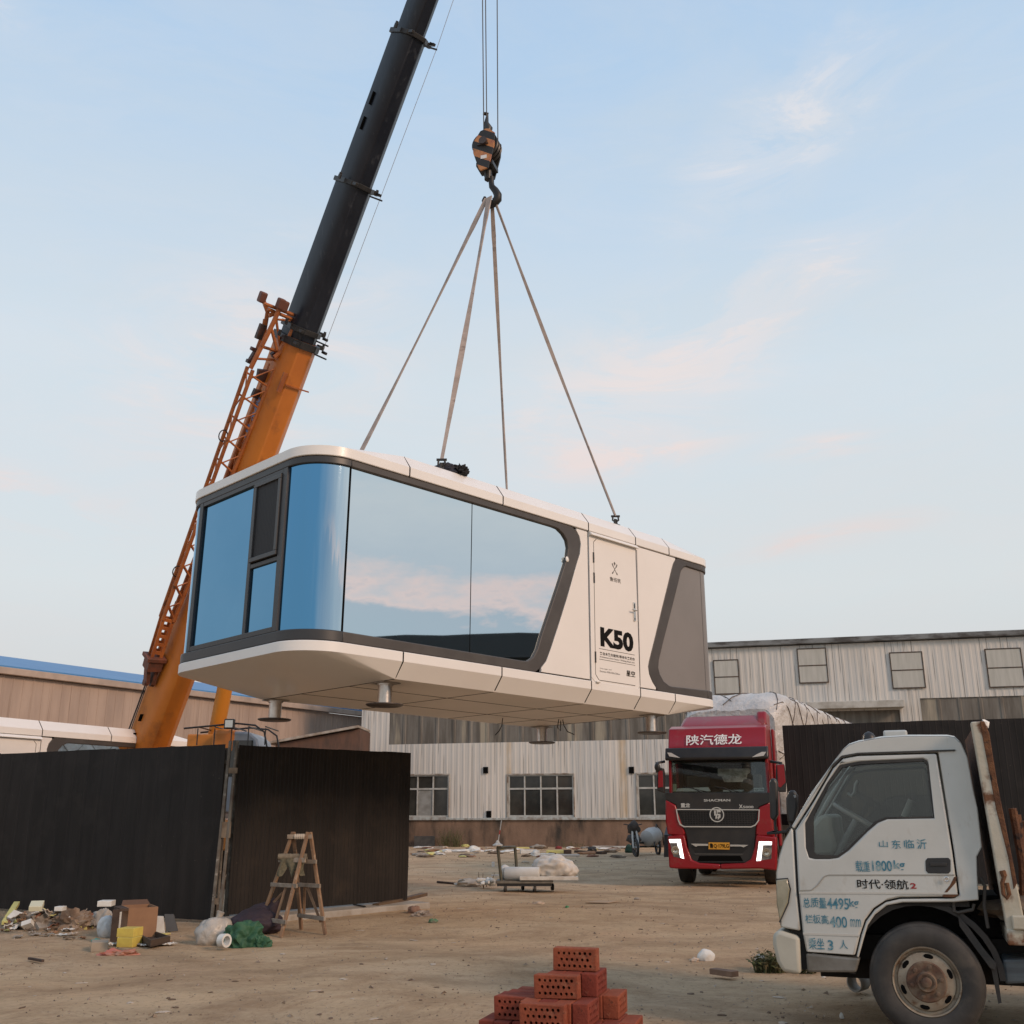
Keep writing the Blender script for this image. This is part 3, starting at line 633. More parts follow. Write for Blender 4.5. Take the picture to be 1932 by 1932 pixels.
m = CMB(); m.ac([(.022, zgB-.02), (uJ-.008, zgB-.02), (uJ-.008, zgT+.02), (.022, zgT+.02)], .055, .075); m.build('glass_pane', GL, CP)
m = CMB(); m.ac([(uJ+.008, zgT+.02)] + [(a+.015, c) for a, c in pt] + [(uJ+.008, zgB-.02)], .055, .075); m.build('glass_pane', GL, CP)
for q_ in (((uJ-.008, .058, zgB), (uJ+.008, .078, zgT)), ((-.012, .050, zgB), (.022, .085, zgT))): m = CMB(); m.box(*q_); m.build('glazing_seal', BLACK, CP)
def curved_pane(a0, a1, c, matl):
    m = CMB(); A, B = arc(.05, c, a0, a1, 20), arc(.07, c, a0, a1, 20)
    m.loft([[(p[0], p[1], zgB-.01), (p[0], p[1], zgT+.01), (q[0], q[1], zgT+.01), (q[0], q[1], zgB-.01)] for p, q in zip(A, B)]); return m.build('curved_glass_pane', matl, CP, smooth=40)
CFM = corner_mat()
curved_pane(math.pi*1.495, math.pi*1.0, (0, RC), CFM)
curved_pane(math.pi, math.pi*.5, (0, WID-RC), GLB)
# end wall: frame on the plane u=-RC
ue = -RC + .035
def e1(x, y): 
    q = cf.on(223.6 + .3472*x, 782.7 + .3472*y, 0, ue); return (q.y, q.z)
vL = WID - RC                                   # left tangent
vr = RC
kf = (WID - 2*RC) / 2.325
def ev(x, y): 
    v, c = e1(x, y); return (RC + (v - RC) * 1.0, c)
vA = e1(450, 600)[0]; vM0 = e1(736, 500)[0]; vM1 = e1(752, 500)[0]; vB0 = e1(885, 400)[0]; vB1 = e1(922, 400)[0]
wM = e1(800, 800)[1]; wM2 = e1(800, 775)[1]
vLf = vL
m = CMB()
m.box((ue-.02, vLf-.09, zgB), (ue+.05, vLf+.01, zgT))                      # far jamb
m.box((ue-.02, vr-.01, zgB), (ue+.05, vr+.10, zgT))                        # near jamb
m.box((ue-.012, vM0-.05, zgB+.03), (ue+.05, vM0+.03, zgT-.03))             # mullion
m.box((ue-.018, vr+.10, zgT-.06), (ue+.05, vLf-.09, zgT)); m.box((ue-.018, vr+.10, zgB), (ue+.05, vLf-.09, zgB+.07))
m.box((ue-.010, vr+.10, wM-.03), (ue+.05, vM0-.05, wM+.03))                # transom
m.build('end_window_bars', CHARD, CP, bevel=.006)
def epane(v0, v1, c0, c1): m = CMB(); m.box((ue+.018, v0, c0), (ue+.03, v1, c1)); return m.build('glass_pane', GLB, CP)
epane(vM0+.01, vLf-.05, zgB+.03, zgT-.03); epane(vr+.07, vM0-.02, zgB+.03, wM-.01)
vw = MB(SH); v0, v1, c0, c1 = vr+.105, vM0-.045, wM+.045, zgT-.065
for a in [((v0, c0), (v1, c0+.06)), ((v0, c1-.06), (v1, c1)), ((v0, c0+.06), (v0+.06, c1-.06)), ((v1-.06, c0+.06), (v1, c1-.06))]: vw.box((ue-.045, a[0][0], a[0][1]), (ue+.02, a[1][0], a[1][1]))
VW = vw.build('vent_window', pbr('vent_frame', (.045, .045, .047), .4), CP, bevel=.006)
def screen_mat():
    m = pbr('insect_mesh', (.012, .012, .013), .7); t = m.node_tree; b = t.nodes['Principled BSDF']
    tcn = nn(t, 'ShaderNodeTexCoord'); wv = nn(t, 'ShaderNodeTexWave'); wv.inputs['Scale'].default_value = 9; wv.inputs['Distortion'].default_value = 5; wv.inputs['Detail'].default_value = 1.5; wv.bands_direction = 'Y'; wv.inputs['Detail Scale'].default_value = .6
    t.links.new(tcn.outputs['Object'], wv.inputs[0]); t.links.new(mixc(t, wv.outputs[0], (.008, .008, .009), (.026, .027, .03)), b.inputs['Base Color']); return m
m = CMB(); m.box((ue-.02, v0+.06, c0+.06), (ue-.012, v1-.06, c1-.06)); m.build('insect_screen', screen_mat(), VW)
# white side panel between window and door, rear panel
PAN = pbr('side_panel_white', (.77, .735, .695), .38, col2=(.74, .705, .665), scale=.8)
m = CMB(); fo2 = [(a + .004, c) for a, c in fo]
m.ac([(fo2[1][0], z2-.022)] + [p for p in fo2[1:-1] if p[1] < z2-.02 and p[1] > z3+.02] + [(fo2[-2][0], z3+.022), (s3-.020, z3+.022), (s3-.020, z2-.022)], .012, .06)
m.build('side_panel', PAN, CP, bevel=.004)
ro = q7([(930, 372), (905, 385), (885, 420), (868, 480), (830, 640), (780, 840), (720, 1090), (660, 1330), (652, 1380), (662, 1450), (690, 1520), (725, 1575), (750, 1600)])
ri = q7([(1010, 445), (985, 455), (960, 490), (945, 560), (905, 720), (855, 920), (800, 1130), (755, 1320), (750, 1390), (765, 1450), (800, 1515), (850, 1555), (880, 1565)])
ro = [(a, min(max(c, z3+.004), z2-.004)) for a, c in ro]
uR2 = UR
m = CMB(); m.ac([(uR2, z2-.004), (ro[0][0], z2-.004)] + ro[1:-1] + [(ro[-1][0], z3+.004), (uR2, z3+.004), (uR2, zgB+.005)] + ri[::-1] + [(uR2, zgT-.01)], .014, .085); m.build('rear_frame', CHAR, CP, bevel=.014, smooth=40)
def path_r(ins): return arc(ins, (UR, RR), 1.5*math.pi, 2*math.pi, 10, RR) + [(UR+RR-ins, WID-RR)] 
for q_ in ((zgT-.01, z2-.004, .014, .085), (z3+.004, zgB+.005, .008, .085)): m = CMB(); band(m, *q_, path_r); m.build('rear_corner_frame', CHAR, CP, smooth=40, bevel=.012)
GRY = pbr('grey_panel', (.215, .20, .19), .42, col2=(.195, .182, .172), scale=.8)
m = CMB(); m.ac([(uR2-.008, zgT), (ri[0][0], ri[0][1]+.03)] + [(a+.0, c) for a, c in ri[1:-1]] + [(ri[-1][0], ri[-1][1]-.03), (uR2-.008, zgB-.01)], .045, .07); m.build('rear_panel', GRY, CP)
m = CMB(); band(m, zgB-.0, zgT, .042, .07, path_r); m.build('rear_corner_panel', GRY, CP, smooth=40)
m = CMB(); ro2 = [(a - .004, c) for a, c in ro]
m.ac([(s4+.018, z2-.022), (ro2[1][0], z2-.022)] + [p for p in ro2[1:-1] if z3+.02 < p[1] < z2-.02] + [(ro2[-2][0], z3+.022), (s4+.018, z3+.022)], .012, .06); m.build('side_panel', PAN, CP, bevel=.004)
m = CMB(); m.box((UR+RR-.06, RR, zgB), (UR+RR-.03, WID-RR, zgT)); m.box((.0, WID-.05, z3+.01), (UR, WID-.02, z2-.01)); m.build('rear_wall', PAN, CP)
# door
D = CMB(); D.box((s3+.012, .004, z3-.002), (s4-.008, .06, z2-.01)); DR = D.build('door', PAN, CP, bevel=.004)
def dq(x, y): return cf.ac(1090.2 + .20255*x, 978.3 + .20255*y, .004)
TM = cf.M @ Matrix.Translation((0, .004, 0))
DL = pbr('door_line', (.09, .08, .07), .6)
def line(m, pts, wd=.008):
    for p, q in zip(pts[:-1], pts[1:]):
        m.bar((p[0], .0035, p[1]), (q[0], .0035, q[1]), .004, wd, (0, 0, 1)) if abs(p[0]-q[0]) > abs(p[1]-q[1]) else m.bar((p[0], .0035, p[1]), (q[0], .0035, q[1]), wd, .004, (0, 1, 0))
m = CMB(); line(m, [dq(*p) for p in ((172, 190), (146, 218), (165, 1450), (198, 1505), (535, 1557))], .010)
line(m, [dq(*p) for p in ((548, 292), (582, 1555))], .007); m.build('door_outline', DL, DR)
m = CMB(); line(m, [dq(*p) for p in ((130, 1480), (180, 1548), (545, 1603), (580, 1562))], .008); m.build('door_emboss', pbr('door_emb', (.42, .39, .36), .5), DR)
for y0, y1, x in ((315, 410, 144), (503, 600, 149), (1238, 1342, 162)):
    a0, c1 = dq(x, y0); a1, c0 = dq(x, y1); m = CMB(); m.box((a0-.016, -.008, c0), (a0+.014, .004, c1)); m.build('hinge', BLKPL, DR, bevel=.004)
ha, hc1 = dq(520, 783); _, hc0 = dq(523, 955); hm = dq(520, 862)
m = CMB(); m.box((ha-.028, -.012, hc0), (ha+.028, .004, hc1)); m.tube([(ha, -.01, hm[1]), (ha, -.055, hm[1]), (ha-.10, -.06, hm[1]), (ha-.12, -.055, hm[1]+.004)], .011, 8)
HD = m.build('handle', pbr('chrome', (.72, .68, .62), .18, 1.0), DR, bevel=.004)
m = CMB(); a_, c_ = dq(522, 812); m.box((ha-.010, -.014, hc1-.10), (ha+.012, -.0125, hc1-.02)); m.box((ha-.01, -.014, hc0+.02), (ha+.01, -.0125, hc0+.05)); m.build('keypad', BLKPL, HD)
INK = pbr('black_ink', (.008, .0075, .007), .7, spec=.1); INK2 = pbr('grey_ink', (.10, .09, .08), .55)
def dbox(x0, yb, x1, yt):                       # boxes follow the sheared picture: left-bottom, right-top corners measured at mid width
    a0, c0 = dq(x0, yb); a1, c1 = dq(x1, yt); return (a0, c0, a1, c1)
a0, cT_ = dq(207, 1005); _, cB_ = dq(207, 1190); a1, _ = dq(520, 1245)
text('K50', INK, DR, TM, (a0, cB_, a1, cT_), bold=.05)
def trow(body, x0, x1, yt, yb, mat=INK, bold=0.0):  # heights measured at the left edge x0
    a0, ct = dq(x0, yt); _, cb = dq(x0, yb); a1, _ = dq(x1, yt); text(body, mat, DR, TM, (a0, cb, a1, ct), bold)
trow('来自未来的建筑\\等待未来的你', 203, 527, 1238, 1268, INK, .012)
trow('Architecture from future \\ Waiting future you', 203, 525, 1277, 1297, INK2, .012)
trow('Gross weight: 10.5T', 205, 315, 1388, 1402, INK2)
trow('Dimension: 8500x3300x3200mm', 205, 390, 1412, 1428, INK2)
trow('星空', 450, 532, 1410, 1466, INK, .02)
m = CMB()
for x0, y0, x1 in ((198, 1210, 527), (200, 1309, 531)): line(m, [dq(x0, y0), (dq(x1, y0)[0], dq(x0, y0)[1])], .006)
m.build('rule_line', INK, DR)
trow('鲁班筑', 296, 398, 538, 580, INK2, .01)
# emblem: a small figure of two crossed brackets under a leaf
ea0, ec1 = dq(316, 395); ea1, _ = dq(366, 400); _, ec0 = dq(316, 515)
def em(pts): return [(ea0 + (ea1-ea0)*x, ec0 + (ec1-ec0)*y) for x, y in pts]
m = CMB()
for P_ in ([(.5, 1), (.68, .86), (.5, .68), (.32, .86)], [(0, .80), (.10, .86), (.10, .62), (.47, .42), (.12, .10), (.12, .20), (.0, .10), (0, 0), (.14, .02), (.58, .42), (.14, .68), (0, .74)],
           [(1, .80), (.90, .86), (.90, .62), (.53, .42), (.88, .10), (.88, .20), (1, .10), (1, 0), (.86, .02), (.42, .42), (.86, .68), (1, .74)]):
    m.ac(em(P_), .0025 if P_[0][0] != 1 else .002, .006)
EMB = m.build('emblem', INK2, DR)
# drip canopy over the door
m = CMB(); m.bc([(.0, z2-.008), (-.055, z2-.055), (-.058, z2-.075), (.0, z2-.07)], s3+.012, s4+.02); m.build('door_canopy', WHT, CP, bevel=.004)
# levelling feet
for u, v in ((1.09, .53), (1.11, WID-.28), (6.69, .40), (6.87, WID-.38)):
    m = CMB(); m.lathe([(.095, 0), (.095, .27)], (u, v, z5-.30), (0, 0, 1), 24, False); m.lathe([(.115, .262), (.115, .29)], (u, v, z5-.30), (0, 0, 1), 24)
    ft = m.build('support_foot', pbr('galvanised', (.62, .58, .54), .32, 1.0, col2=(.48, .44, .40), scale=9), CP, smooth=40)
    m = CMB(); m.lathe([(.225, -.012), (.25, .0), (.25, .012), (.12, .022)], (u, v, z5-.30), (0, 0, 1), 32); m.build('base_flange', pbr('dark_flange', (.10, .085, .08), .4, .6), ft, smooth=40)
    m = CMB(); m.box((u-.15, v-.15, z5-.016), (u+.15, v+.15, z5-.004)); m.build('mount_plate', pbr('galv_dull', (.32, .29, .26), .5, .5), ft)
# lifting lugs on the roof
LUGS = [(1.70, .20, zr), (5.63, .20, zr), (1.70, 2.80, zr), (5.65, 2.80, zr)]
LW = [cf.M @ V(p) for p in LUGS]
for u, v, z in LUGS:
    m = CMB(); m.box((u-.06, v-.05, z-.01), (u+.06, v+.05, z+.012)); m.ac([(u-.045, z), (u+.045, z), (u+.03, z+.11), (u-.03, z+.11)], v-.012, v+.012); m.build('lifting_lug', BLKPL, CP)
# loose wires under the floor
m = CMB()
for u, v, pts in ((5.3, 2.6, ((0, 0, 0), (-.02, 0, -.12), (-.06, .02, -.22), (-.16, .02, -.30))), (6.2, 2.0, ((0, 0, 0), (.03, 0, -.10), (.12, 0, -.2), (.3, 0, -.24))), (6.1, 2.0, ((0, 0, 0), (-.04, 0, -.15), (.04, 0, -.2), (.05, 0, -.02)))):
    m.tube([(u+a, v+b, z5+c) for a, b, c in pts], .009, 6)
m.build('loose_wire', BLKPL, CP, smooth=60)
m = CMB(); m.blob((4.83, -.02, z3+.0), (.05, .03, .022), .3, 2, 4, 2); m.blob((cf.ac(1071, 1055)[0], .01, cf.ac(1071, 1055)[1]), (.035, .02, .05), .4, 2, 5, 2); m.build('tape_scrap', pbr('tape', (.8, .77, .72), .5), CP)

# ------------------------------------------------------------------ second capsule behind the left hoarding (mirror-handed)
pa = gp(80.7, 1376.9, 3.2); pb = gp(214.8, 1388.1, 3.2)
da = (pb - pa); da.z = 0; da.normalize()
nb = V((-da.y, da.x, 0))                        # away from the viewer
u3 = s3
c2 = copy_tree(CP)
A_ = -da; o2 = pa - A_*u3; o2.z = 3.2 - z1
M2 = Matrix((A_, nb, V((0, 0, 1)))).transposed().to_4x4(); M2.translation = o2
c2.matrix_basis = M2 @ Matrix.Translation((0, 0, -ZB))
c2['label'] = 'white capsule house parked behind the left hoarding with only its roof edge showing'
for o in list(c2.children_recursive):
    if o.name.split('.')[0] in ('lettering', 'loose_wire', 'tape_scrap', 'lifting_lug', 'rule_line'): bpy.data.objects.remove(o)

# ------------------------------------------------------------------ hook block and slings
AP = yp(925, 376, 16.33)                        # where the straps meet in the hook
HB = thing('hook_block', 'crane hook block with black and orange hazard stripes on the hoist ropes', 'hook block', AP)
pxm = 16.9 / F
def hb(x, y):                                   # zoomed crop pixels -> offsets in metres (right, up) round the hook point
    X = (1500 + x*.20704)/1.78882; Yy = (400 + y*.20704)/1.78882
    p = yp(X, Yy, 16.33); return (p.x - AP.x, p.z - AP.z)
yaw = R(-18); hM = Matrix.Rotation(yaw, 4, 'Z')
HMB = lambda: MB(hM)
oct_ = [(x/math.cos(yaw)*.98, z) for x, z in [hb(*p) for p in ((640, 285), (735, 262), (785, 275), (880, 355), (870, 560), (770, 905), (640, 925), (612, 890), (520, 620), (515, 455))]]
def hz_mat():
    m = pbr('hazard_stripes', (.40, .17, .055), .55); t = m.node_tree; b = t.nodes['Principled BSDF']
    tcn = nn(t, 'ShaderNodeTexCoord'); sp = nn(t, 'ShaderNodeSeparateXYZ'); t.links.new(tcn.outputs['Object'], sp.inputs[0])
    n = nn(t, 'ShaderNodeTexNoise'); n.inputs['Scale'].default_value = 9; n.inputs['Detail'].default_value = 5; t.links.new(tcn.outputs['Object'], n.inputs[0])
    k = math_node(t, 'ADD', math_node(t, 'MULTIPLY', sp.outputs[0], .62), sp.outputs[2])
    k = math_node(t, 'FRACT', math_node(t, 'ADD', math_node(t, 'DIVIDE', k, .315), .42))
    st = math_node(t, 'LESS_THAN', k, .5)
    c = mixc(t, ramp(t, n.outputs[0], [(.45, 0), (.7, 1)]), (.46, .20, .07), (.30, .10, .065))
    c = mixc(t, st, c, (.016, .014, .013)); c = mixc(t, ramp(t, n.outputs[0], [(.66, 0), (.70, 1)]), c, (.03, .02, .018))
    t.links.new(c, b.inputs['Base Color']); return m
HZ = hz_mat()
m = HMB(); m.ac(oct_, -.20, -.165); m.build('front_plate', HZ, HB, bevel=.008)
m = HMB(); m.ac([(x, z) for x, z in oct_], .165, .20); m.build('rear_plate', BLKPL, HB, bevel=.008)
cz = sum(z for x, z in oct_)/len(oct_); cx = sum(x for x, z in oct_)/len(oct_)
m = HMB(); 
for b0 in (-.12, -.02, .08): m.lathe([(.23, -.03), (.25, -.03), (.22, 0), (.25, .03), (.23, .03)], (cx, b0, cz+.10), (0, 1, 0), 28)
m.build('sheave', BLKPL, HB, smooth=40)
m = HMB(); m.lathe([(.075, 0), (.075, .06), (.05, .065)], (cx, -.27, cz+.10), (0, 1, 0), 16); m.box((cx-.12, -.225, cz+.04), (cx+.09, -.205, cz+.06)); m.build('axle_cap', pbr('axle', (.05, .035, .03), .5), HB)
m = HMB(); x0, z0 = hb(645, 745); x1, z1h = hb(730, 690); m.box((x0+.0, -.206, z0), (x1+.02, -.202, z1h)); m.build('label_plate', pbr('white_label', (.7, .7, .7), .5), HB)
m = HMB(); m.box((cx-.16, -.16, cz-.36), (cx+.16, .16, cz-.28)); m.lathe([(.07, 0), (.07, .22), (.10, .24)], (cx+.02, 0, .42), (0, 0, 1), 14); m.build('swivel', BLKPL, HB)
HK = pbr('hook_steel', (.022, .020, .019), .5, .4)
hook = [(.02, .46), (.02, .34), (.03, .26), (.10, .16), (.145, .06), (.14, -.03), (.08, -.10), (-.01, -.115), (-.09, -.07), (-.115, .0), (-.105, .07)]
m = HMB(); m.tube([(x, 0, z) for x, z in hook], [.05, .05, .055, .065, .075, .08, .075, .07, .06, .05, .025], 12); m.build('hook', HK, HB, smooth=50)
m = HMB(); x0, z0 = hb(700, 40); m.tube([(cx+.0, 0, cz+.40), (cx+.02, 0, cz+.52), (cx-.02, 0, cz+.66), (cx+.0, 0, cz+.84)], [.05, .085, .045, .02], 8); m.blob((cx-.03, 0, cz+.86), (.06, .04, .03), .3, 2, 3, 2); m.build('rope_socket', BLKPL, HB, smooth=50)
STR = pbr('webbing', (.40, .33, .29), .85, col2=(.29, .24, .21), scale=5, dirt=(.13, .085, .07), dscale=3.5, dlo=.60, dhi=.72)
lab = ['left lifting strap running to the far side of the capsule roof', 'lifting strap ending at the black bundle on the capsule roof', 'long right lifting strap ending at a black shackle above the door', 'dark lifting strap running steeply to the far roof edge of the capsule']
order = [2, 0, 1, 3]; dy = [(-.07, -.02), (-.015, -.07), (.06, -.05), (.03, .02)]
for k, li in enumerate(order):
    end = LW[li] + V((0, 0, .16)); top = AP + V((dy[k][0], dy[k][1], .0)); d = end - top
    o = thing('lifting_strap', lab[k], 'strap', end, 'straps between hook and capsule')
    side = d.cross(V((.2, 1, 0))).normalized(); m = MB(); wd = [.038, .046, .032, .036][k]; rings = []
    for i in range(41):
        t = i/40; c = top + d*t + V((0, 0, -.06*math.sin(math.pi*t))); tw = .5*math.sin(t*5+k) + (.2 if k == 1 else .9)*t
        n_ = d.normalized().cross(side); s_ = side*math.cos(tw) + n_*math.sin(tw); q = n_*math.cos(tw) - side*math.sin(tw); ww = wd*(.75 + .25*math.sin(t*9 + k*2)); ww *= (1.25 if t < .12 else 1)
        rings.append([c - end + s_*ww*i_ + q*.012*j_ for i_, j_ in ((-1, -1), (1, -1), (1, 1), (-1, 1))])
    m.loft(rings); m.build('webbing', STR, o, smooth=40)
    m = MB(); m.tube([(-.045, 0, .0), (-.05, 0, -.07), (0, 0, -.11), (.05, 0, -.07), (.045, 0, .0)], .016, 8); m.tube([(-.075, 0, .0), (.075, 0, .0)], .02, 8); m.build('shackle', BLKPL, o, smooth=50)
# dark bundle on the roof by the strap
q = cf.M @ V((1.93, .36, zr)); bn = thing('tarp_bundle', 'dark folded cloth bundle lying on the capsule roof', 'bundle', q)
m = MB(); m.blob((0, 0, .07), (.23, .18, .13), .35, 1.6, 11, 4, flat=.5); m.build('cloth', pbr('navy_cloth', (.012, .012, .02), .8, col2=(.025, .025, .035), scale=6), bn, smooth=60)
m = MB(); m.blob((.22, -.05, .06), (.11, .11, .11), .6, 2.6, 5, 4, flat=.5); m.build('knot', pbr('black_cloth', (.008, .008, .009), .8), bn, smooth=60)

# ------------------------------------------------------------------ mobile crane behind the hoarding
TIP = yp(921, -327, 16.33); BASE = yp(284, 1407, 25.0)
ax_ = (TIP - BASE); BL = ax_.length; ax_.normalize()
hz = V((ax_.x, ax_.y, 0)).normalized(); bw = V((-hz.y, hz.x, 0))     # width direction (to the right, away)
up_ = bw.cross(ax_).normalized()
if up_.z < 0: up_ = -up_
CRB = BASE - ax_*3.2
CR = thing('mobile_crane', 'orange mobile crane with dark telescopic boom raised behind the left hoarding', 'crane', (BASE.x - 1.5, BASE.y + 1.5, 0))
def at(t, x=0, y=0): return BASE + ax_*t + bw*x + up_*y
def boom_t(py):                                  # distance along the boom for picture row py
    lo, hi = -4, BL+2
    for _ in range(50):
        md = (lo+hi)/2; p = at(md) - EYE; yy = 966 - F*p.dot(UP)/p.dot(FW)
        if yy > py: lo = md
        else: hi = md
    return lo
def section(t0, t1, w0, w1, h0, h1):
    rings = []
    for t, w_, h_ in ((t0, w0, h0), (t1, w1, h1)):
        a, b = w_/2, h_/2
        prof = [(-a, b*.92), (-a*.92, b), (a*.92, b), (a, b*.92), (a, -b*.25), (a*.80, -b*.72), (a*.42, -b), (-a*.42, -b), (-a*.80, -b*.72), (-a, -b*.25)]
        rings.append([at(t, x, y) for x, y in prof])
    m = MB(); m.loft(rings); return m
ORG = pbr('crane_orange', (.60, .195, .025), .42, col2=(.50, .155, .022), scale=.8, dirt=(.27, .09, .025), dscale=1.3, dlo=.58, dhi=.75, rvar=.15)
ORR = pbr('jib_orange', (.44, .14, .035), .5, col2=(.31, .09, .026), scale=3, dirt=(.10, .04, .02), dscale=7, dlo=.60, dhi=.72)
NAVY = pbr('boom_dark', (.008, .011, .019), .34, spec=.35, col2=(.015, .019, .028), scale=1.1, stretch=(2, 2, .4), dirt=(.035, .040, .05), dscale=2.2, dstretch=(3, 3, .5), dlo=.60, dhi=.72, rvar=.15)
tA, tB, tC, tD = boom_t(640), boom_t(347), boom_t(66), BL
SW = 1.0
section(-1.2, tA, .80, .78, .92, .90).build('boom_base_section', ORG, CR, world=True, bevel=.02, smooth=30)
section(tA-.3, tB, .655, .655, .76, .76).build('boom_section', NAVY, CR, world=True, bevel=.02, smooth=30)
section(tB-.3, tC, .61, .61, .70, .70).build('boom_section', NAVY, CR, world=True, bevel=.02, smooth=30)
section(tC-.3, tD, .50, .50, .58, .58).build('boom_section', NAVY, CR, world=True, bevel=.02, smooth=30)
def collar(t, w_, h_, ln=.10, ears=True):
    m = section(t-ln, t, w_*1.10, w_*1.10, h_*1.10, h_*1.10)
    if ears:
        for sx in (-1, 1):
            p = at(t-.02, sx*w_*.60, -h_*.1); m.bar(p - bw*.06, p + bw*.10*sx, .10, .10, ax_); m.bar(p + bw*.08*sx - ax_*.05, p + bw*.08*sx + ax_*.09, .05, .05, bw)
            q_ = at(t-.06, sx*w_*.45, -h_*.56); m.bar(q_, q_ - up_*.16, .07, .06, ax_)
        q_ = at(t-.16, w_*.2, -h_*.60); m.bar(q_, q_ - up_*.30 + bw*.16, .035, .035, ax_)
    return m.build('boom_collar', BLKPL, CR, world=True, bevel=.008)
collar(tA, .80, .92, .16); collar(tA+.28, .68, .79, .12); collar(tB, .67, .78); collar(tC, .62, .71)
m = MB(); m.bar(at(tD-.2, 0, .2), at(tD+.35, 0, -.1), .5, .6, bw); m.build('boom_head', NAVY, CR, world=True, bevel=.02)
# small black ports and decals on the boom
m = MB()
for t, x in ((boom_t(190)-.1, 0), (boom_t(245), 0)): 
    p = at(t, -.308, .06); m.bar(p - ax_*.14, p + ax_*.14, .02, .10, bw)
for t in (boom_t(1395), boom_t(1360)):
    p = at(t, -.402, .1); m.bar(p - ax_*.09, p + ax_*.09, .02, .14, bw)
m.build('boom_port', BLACK, CR, world=True)
m = MB(); p = at(boom_t(720), .1, -.475); m.bar(p - bw*.30, p + bw*.30, .03, .03, ax_); m.bar(at(boom_t(700), -.28, -.46), at(boom_t(735), -.28, -.46), .05, .10, bw); m.build('boom_bracket', ORR, CR, world=True)
# blue vertical lettering on the boom side, running up the boom
tM = Matrix((ax_, bw, up_)).transposed().to_4x4(); tM.translation = at(0, -.404, 0)
t0, t1 = boom_t(800), boom_t(768)
BLUE = pbr('blue_decal', (.10, .16, .34), .5, col2=(.16, .15, .22), scale=6)
p0 = t0 - .55; text('XCMG', BLUE, CR, tM, (t0 - .05, -.03, t1 + .1, .28), bold=.05)
m = MB(); c_ = at(t0 - .30, -.405, .13)
for k in range(3):
    m.bar(c_ + ax_*(-.13 + .13*k) - up_*.11, c_ + ax_*(-.13 + .13*k + .0) + up_*.11, .004, .05, ax_)
m.bar(c_ - ax_*.15 + up_*.12, c_ + ax_*.15 + up_*.12, .004, .03, up_); m.build('decal', BLUE, CR, world=True)
# lattice fly jib carried along the left side of the boom
def jp(x, y, o=0.0): return pl(x, y, BASE + up_*(.05 + o), up_)
jT = (jp(472, 695), jp(515, 690)); jB = (jp(305, 1166), jp(325, 1170)); jh = .15
def chord(i, t, o): return jB[i].lerp(jT[i], t) + up_*o*(.55 + .45*t)
for i in (0, 1):
    for o in (-jh, jh): m = MB(); m.tube([chord(i, 0, o), chord(i, 1, o)], .045, 8); m.build('jib_chord', ORR, CR, world=True, smooth=40)
m = MB(); nb_ = 12
for k in range(nb_):
    a, b = k/nb_, (k+1)/nb_
    for o in (-jh, jh):
        m.tube([chord(1, a + .01, o), chord(0, b - .02, o)], .022, 6); m.tube([chord(0, a + .05, o), chord(1, b - .005, o)], .016, 6) if o < 0 else None
    for i in (0, 1): m.tube([chord(i, a, -jh if k % 2 else jh), chord(i, b, jh if k % 2 else -jh)], .016, 6)
m.build('jib_lacing', ORR, CR, world=True, smooth=40)
# solid perforated foot of the jib and its end fork
f0, f1 = jp(315, 1168), jp(291, 1244); fd = (f1 - f0).normalized(); fw = (jB[1] - jB[0]).normalized()
m = MB(); n_h = 5
for o in (-.08, .08):
    for s_ in (-1, 1): m.bar(f0 + fw*s_*.115 + up_*o, f1 + fw*s_*.105 + up_*o, .075, .03, up_)
    for k in range(n_h + 1): c_ = f0.lerp(f1, k/n_h) + up_*o; m.bar(c_ - fw*.08, c_ + fw*.08, .075, .028, up_)
m.build('jib_foot', ORR, CR, world=True)
m = MB(); g0, g1 = jp(292, 1240), jp(286, 1262); m.bar(g0, g1, .34, .34, up_); m.bar(g0 - fd*.04, g0 + fd*.05, .46, .40, up_)
g2 = jp(281, 1288)
for s_ in (-1, 1): m.bar(g1 + fw*s_*.10, g2 + fw*s_*.06, .09, .22, up_); m.lathe([(.085, -.05), (.085, .05)], g2 + fw*s_*.08, fw, 12)
m.build('jib_fork', pbr('jib_rust', (.17, .055, .03), .6, col2=(.09, .04, .028), scale=6), CR, world=True, bevel=.01)
# head frame of the jib: flared arms with pulley blocks
def h6(x, y, o=0.0): return jp(223.6 + .2315*x, 503.1 + .2315*y, o)
m = MB()
m.tube([h6(1075, 830, -jh), h6(1170, 640, -jh), h6(1265, 450, -jh), h6(1320, 320, -jh)], .055, 8)
m.tube([h6(1090, 780, jh), h6(1190, 520, jh), h6(1215, 370, jh), h6(1180, 270, jh)], .05, 8)
m.tube([h6(1270, 740, -jh), h6(1330, 690, -jh), h6(1440, 480, -jh), h6(1492, 390, -jh)], .055, 8)
m.tube([h6(1185, 300, 0), h6(1475, 412, 0)], .04, 8); m.tube([h6(1215, 345, 0), h6(1455, 445, 0)], .04, 8); m.tube([h6(1225, 400, 0), h6(1300, 370, 0)], .05, 8)
m.tube([h6(1245, 500, -jh), h6(1290, 680, -jh)], .035, 8); m.tube([h6(1285, 430, 0), h6(1320, 680, 0)], .03, 8); m.tube([h6(1180, 655, 0), h6(1310, 695, 0)], .035, 8); m.tube([h6(1130, 750, 0), h6(1280, 760, 0)], .028, 8)
m.tube([h6(1200, 430, jh), h6(1160, 660, jh)], .06, 8); m.tube([h6(1290, 430, 0), h6(1400, 440, 0)], .025, 8)
m.build('jib_head', ORR, CR, world=True, smooth=40)
PUL = pbr('pulley_rust', (.14, .05, .03), .6)
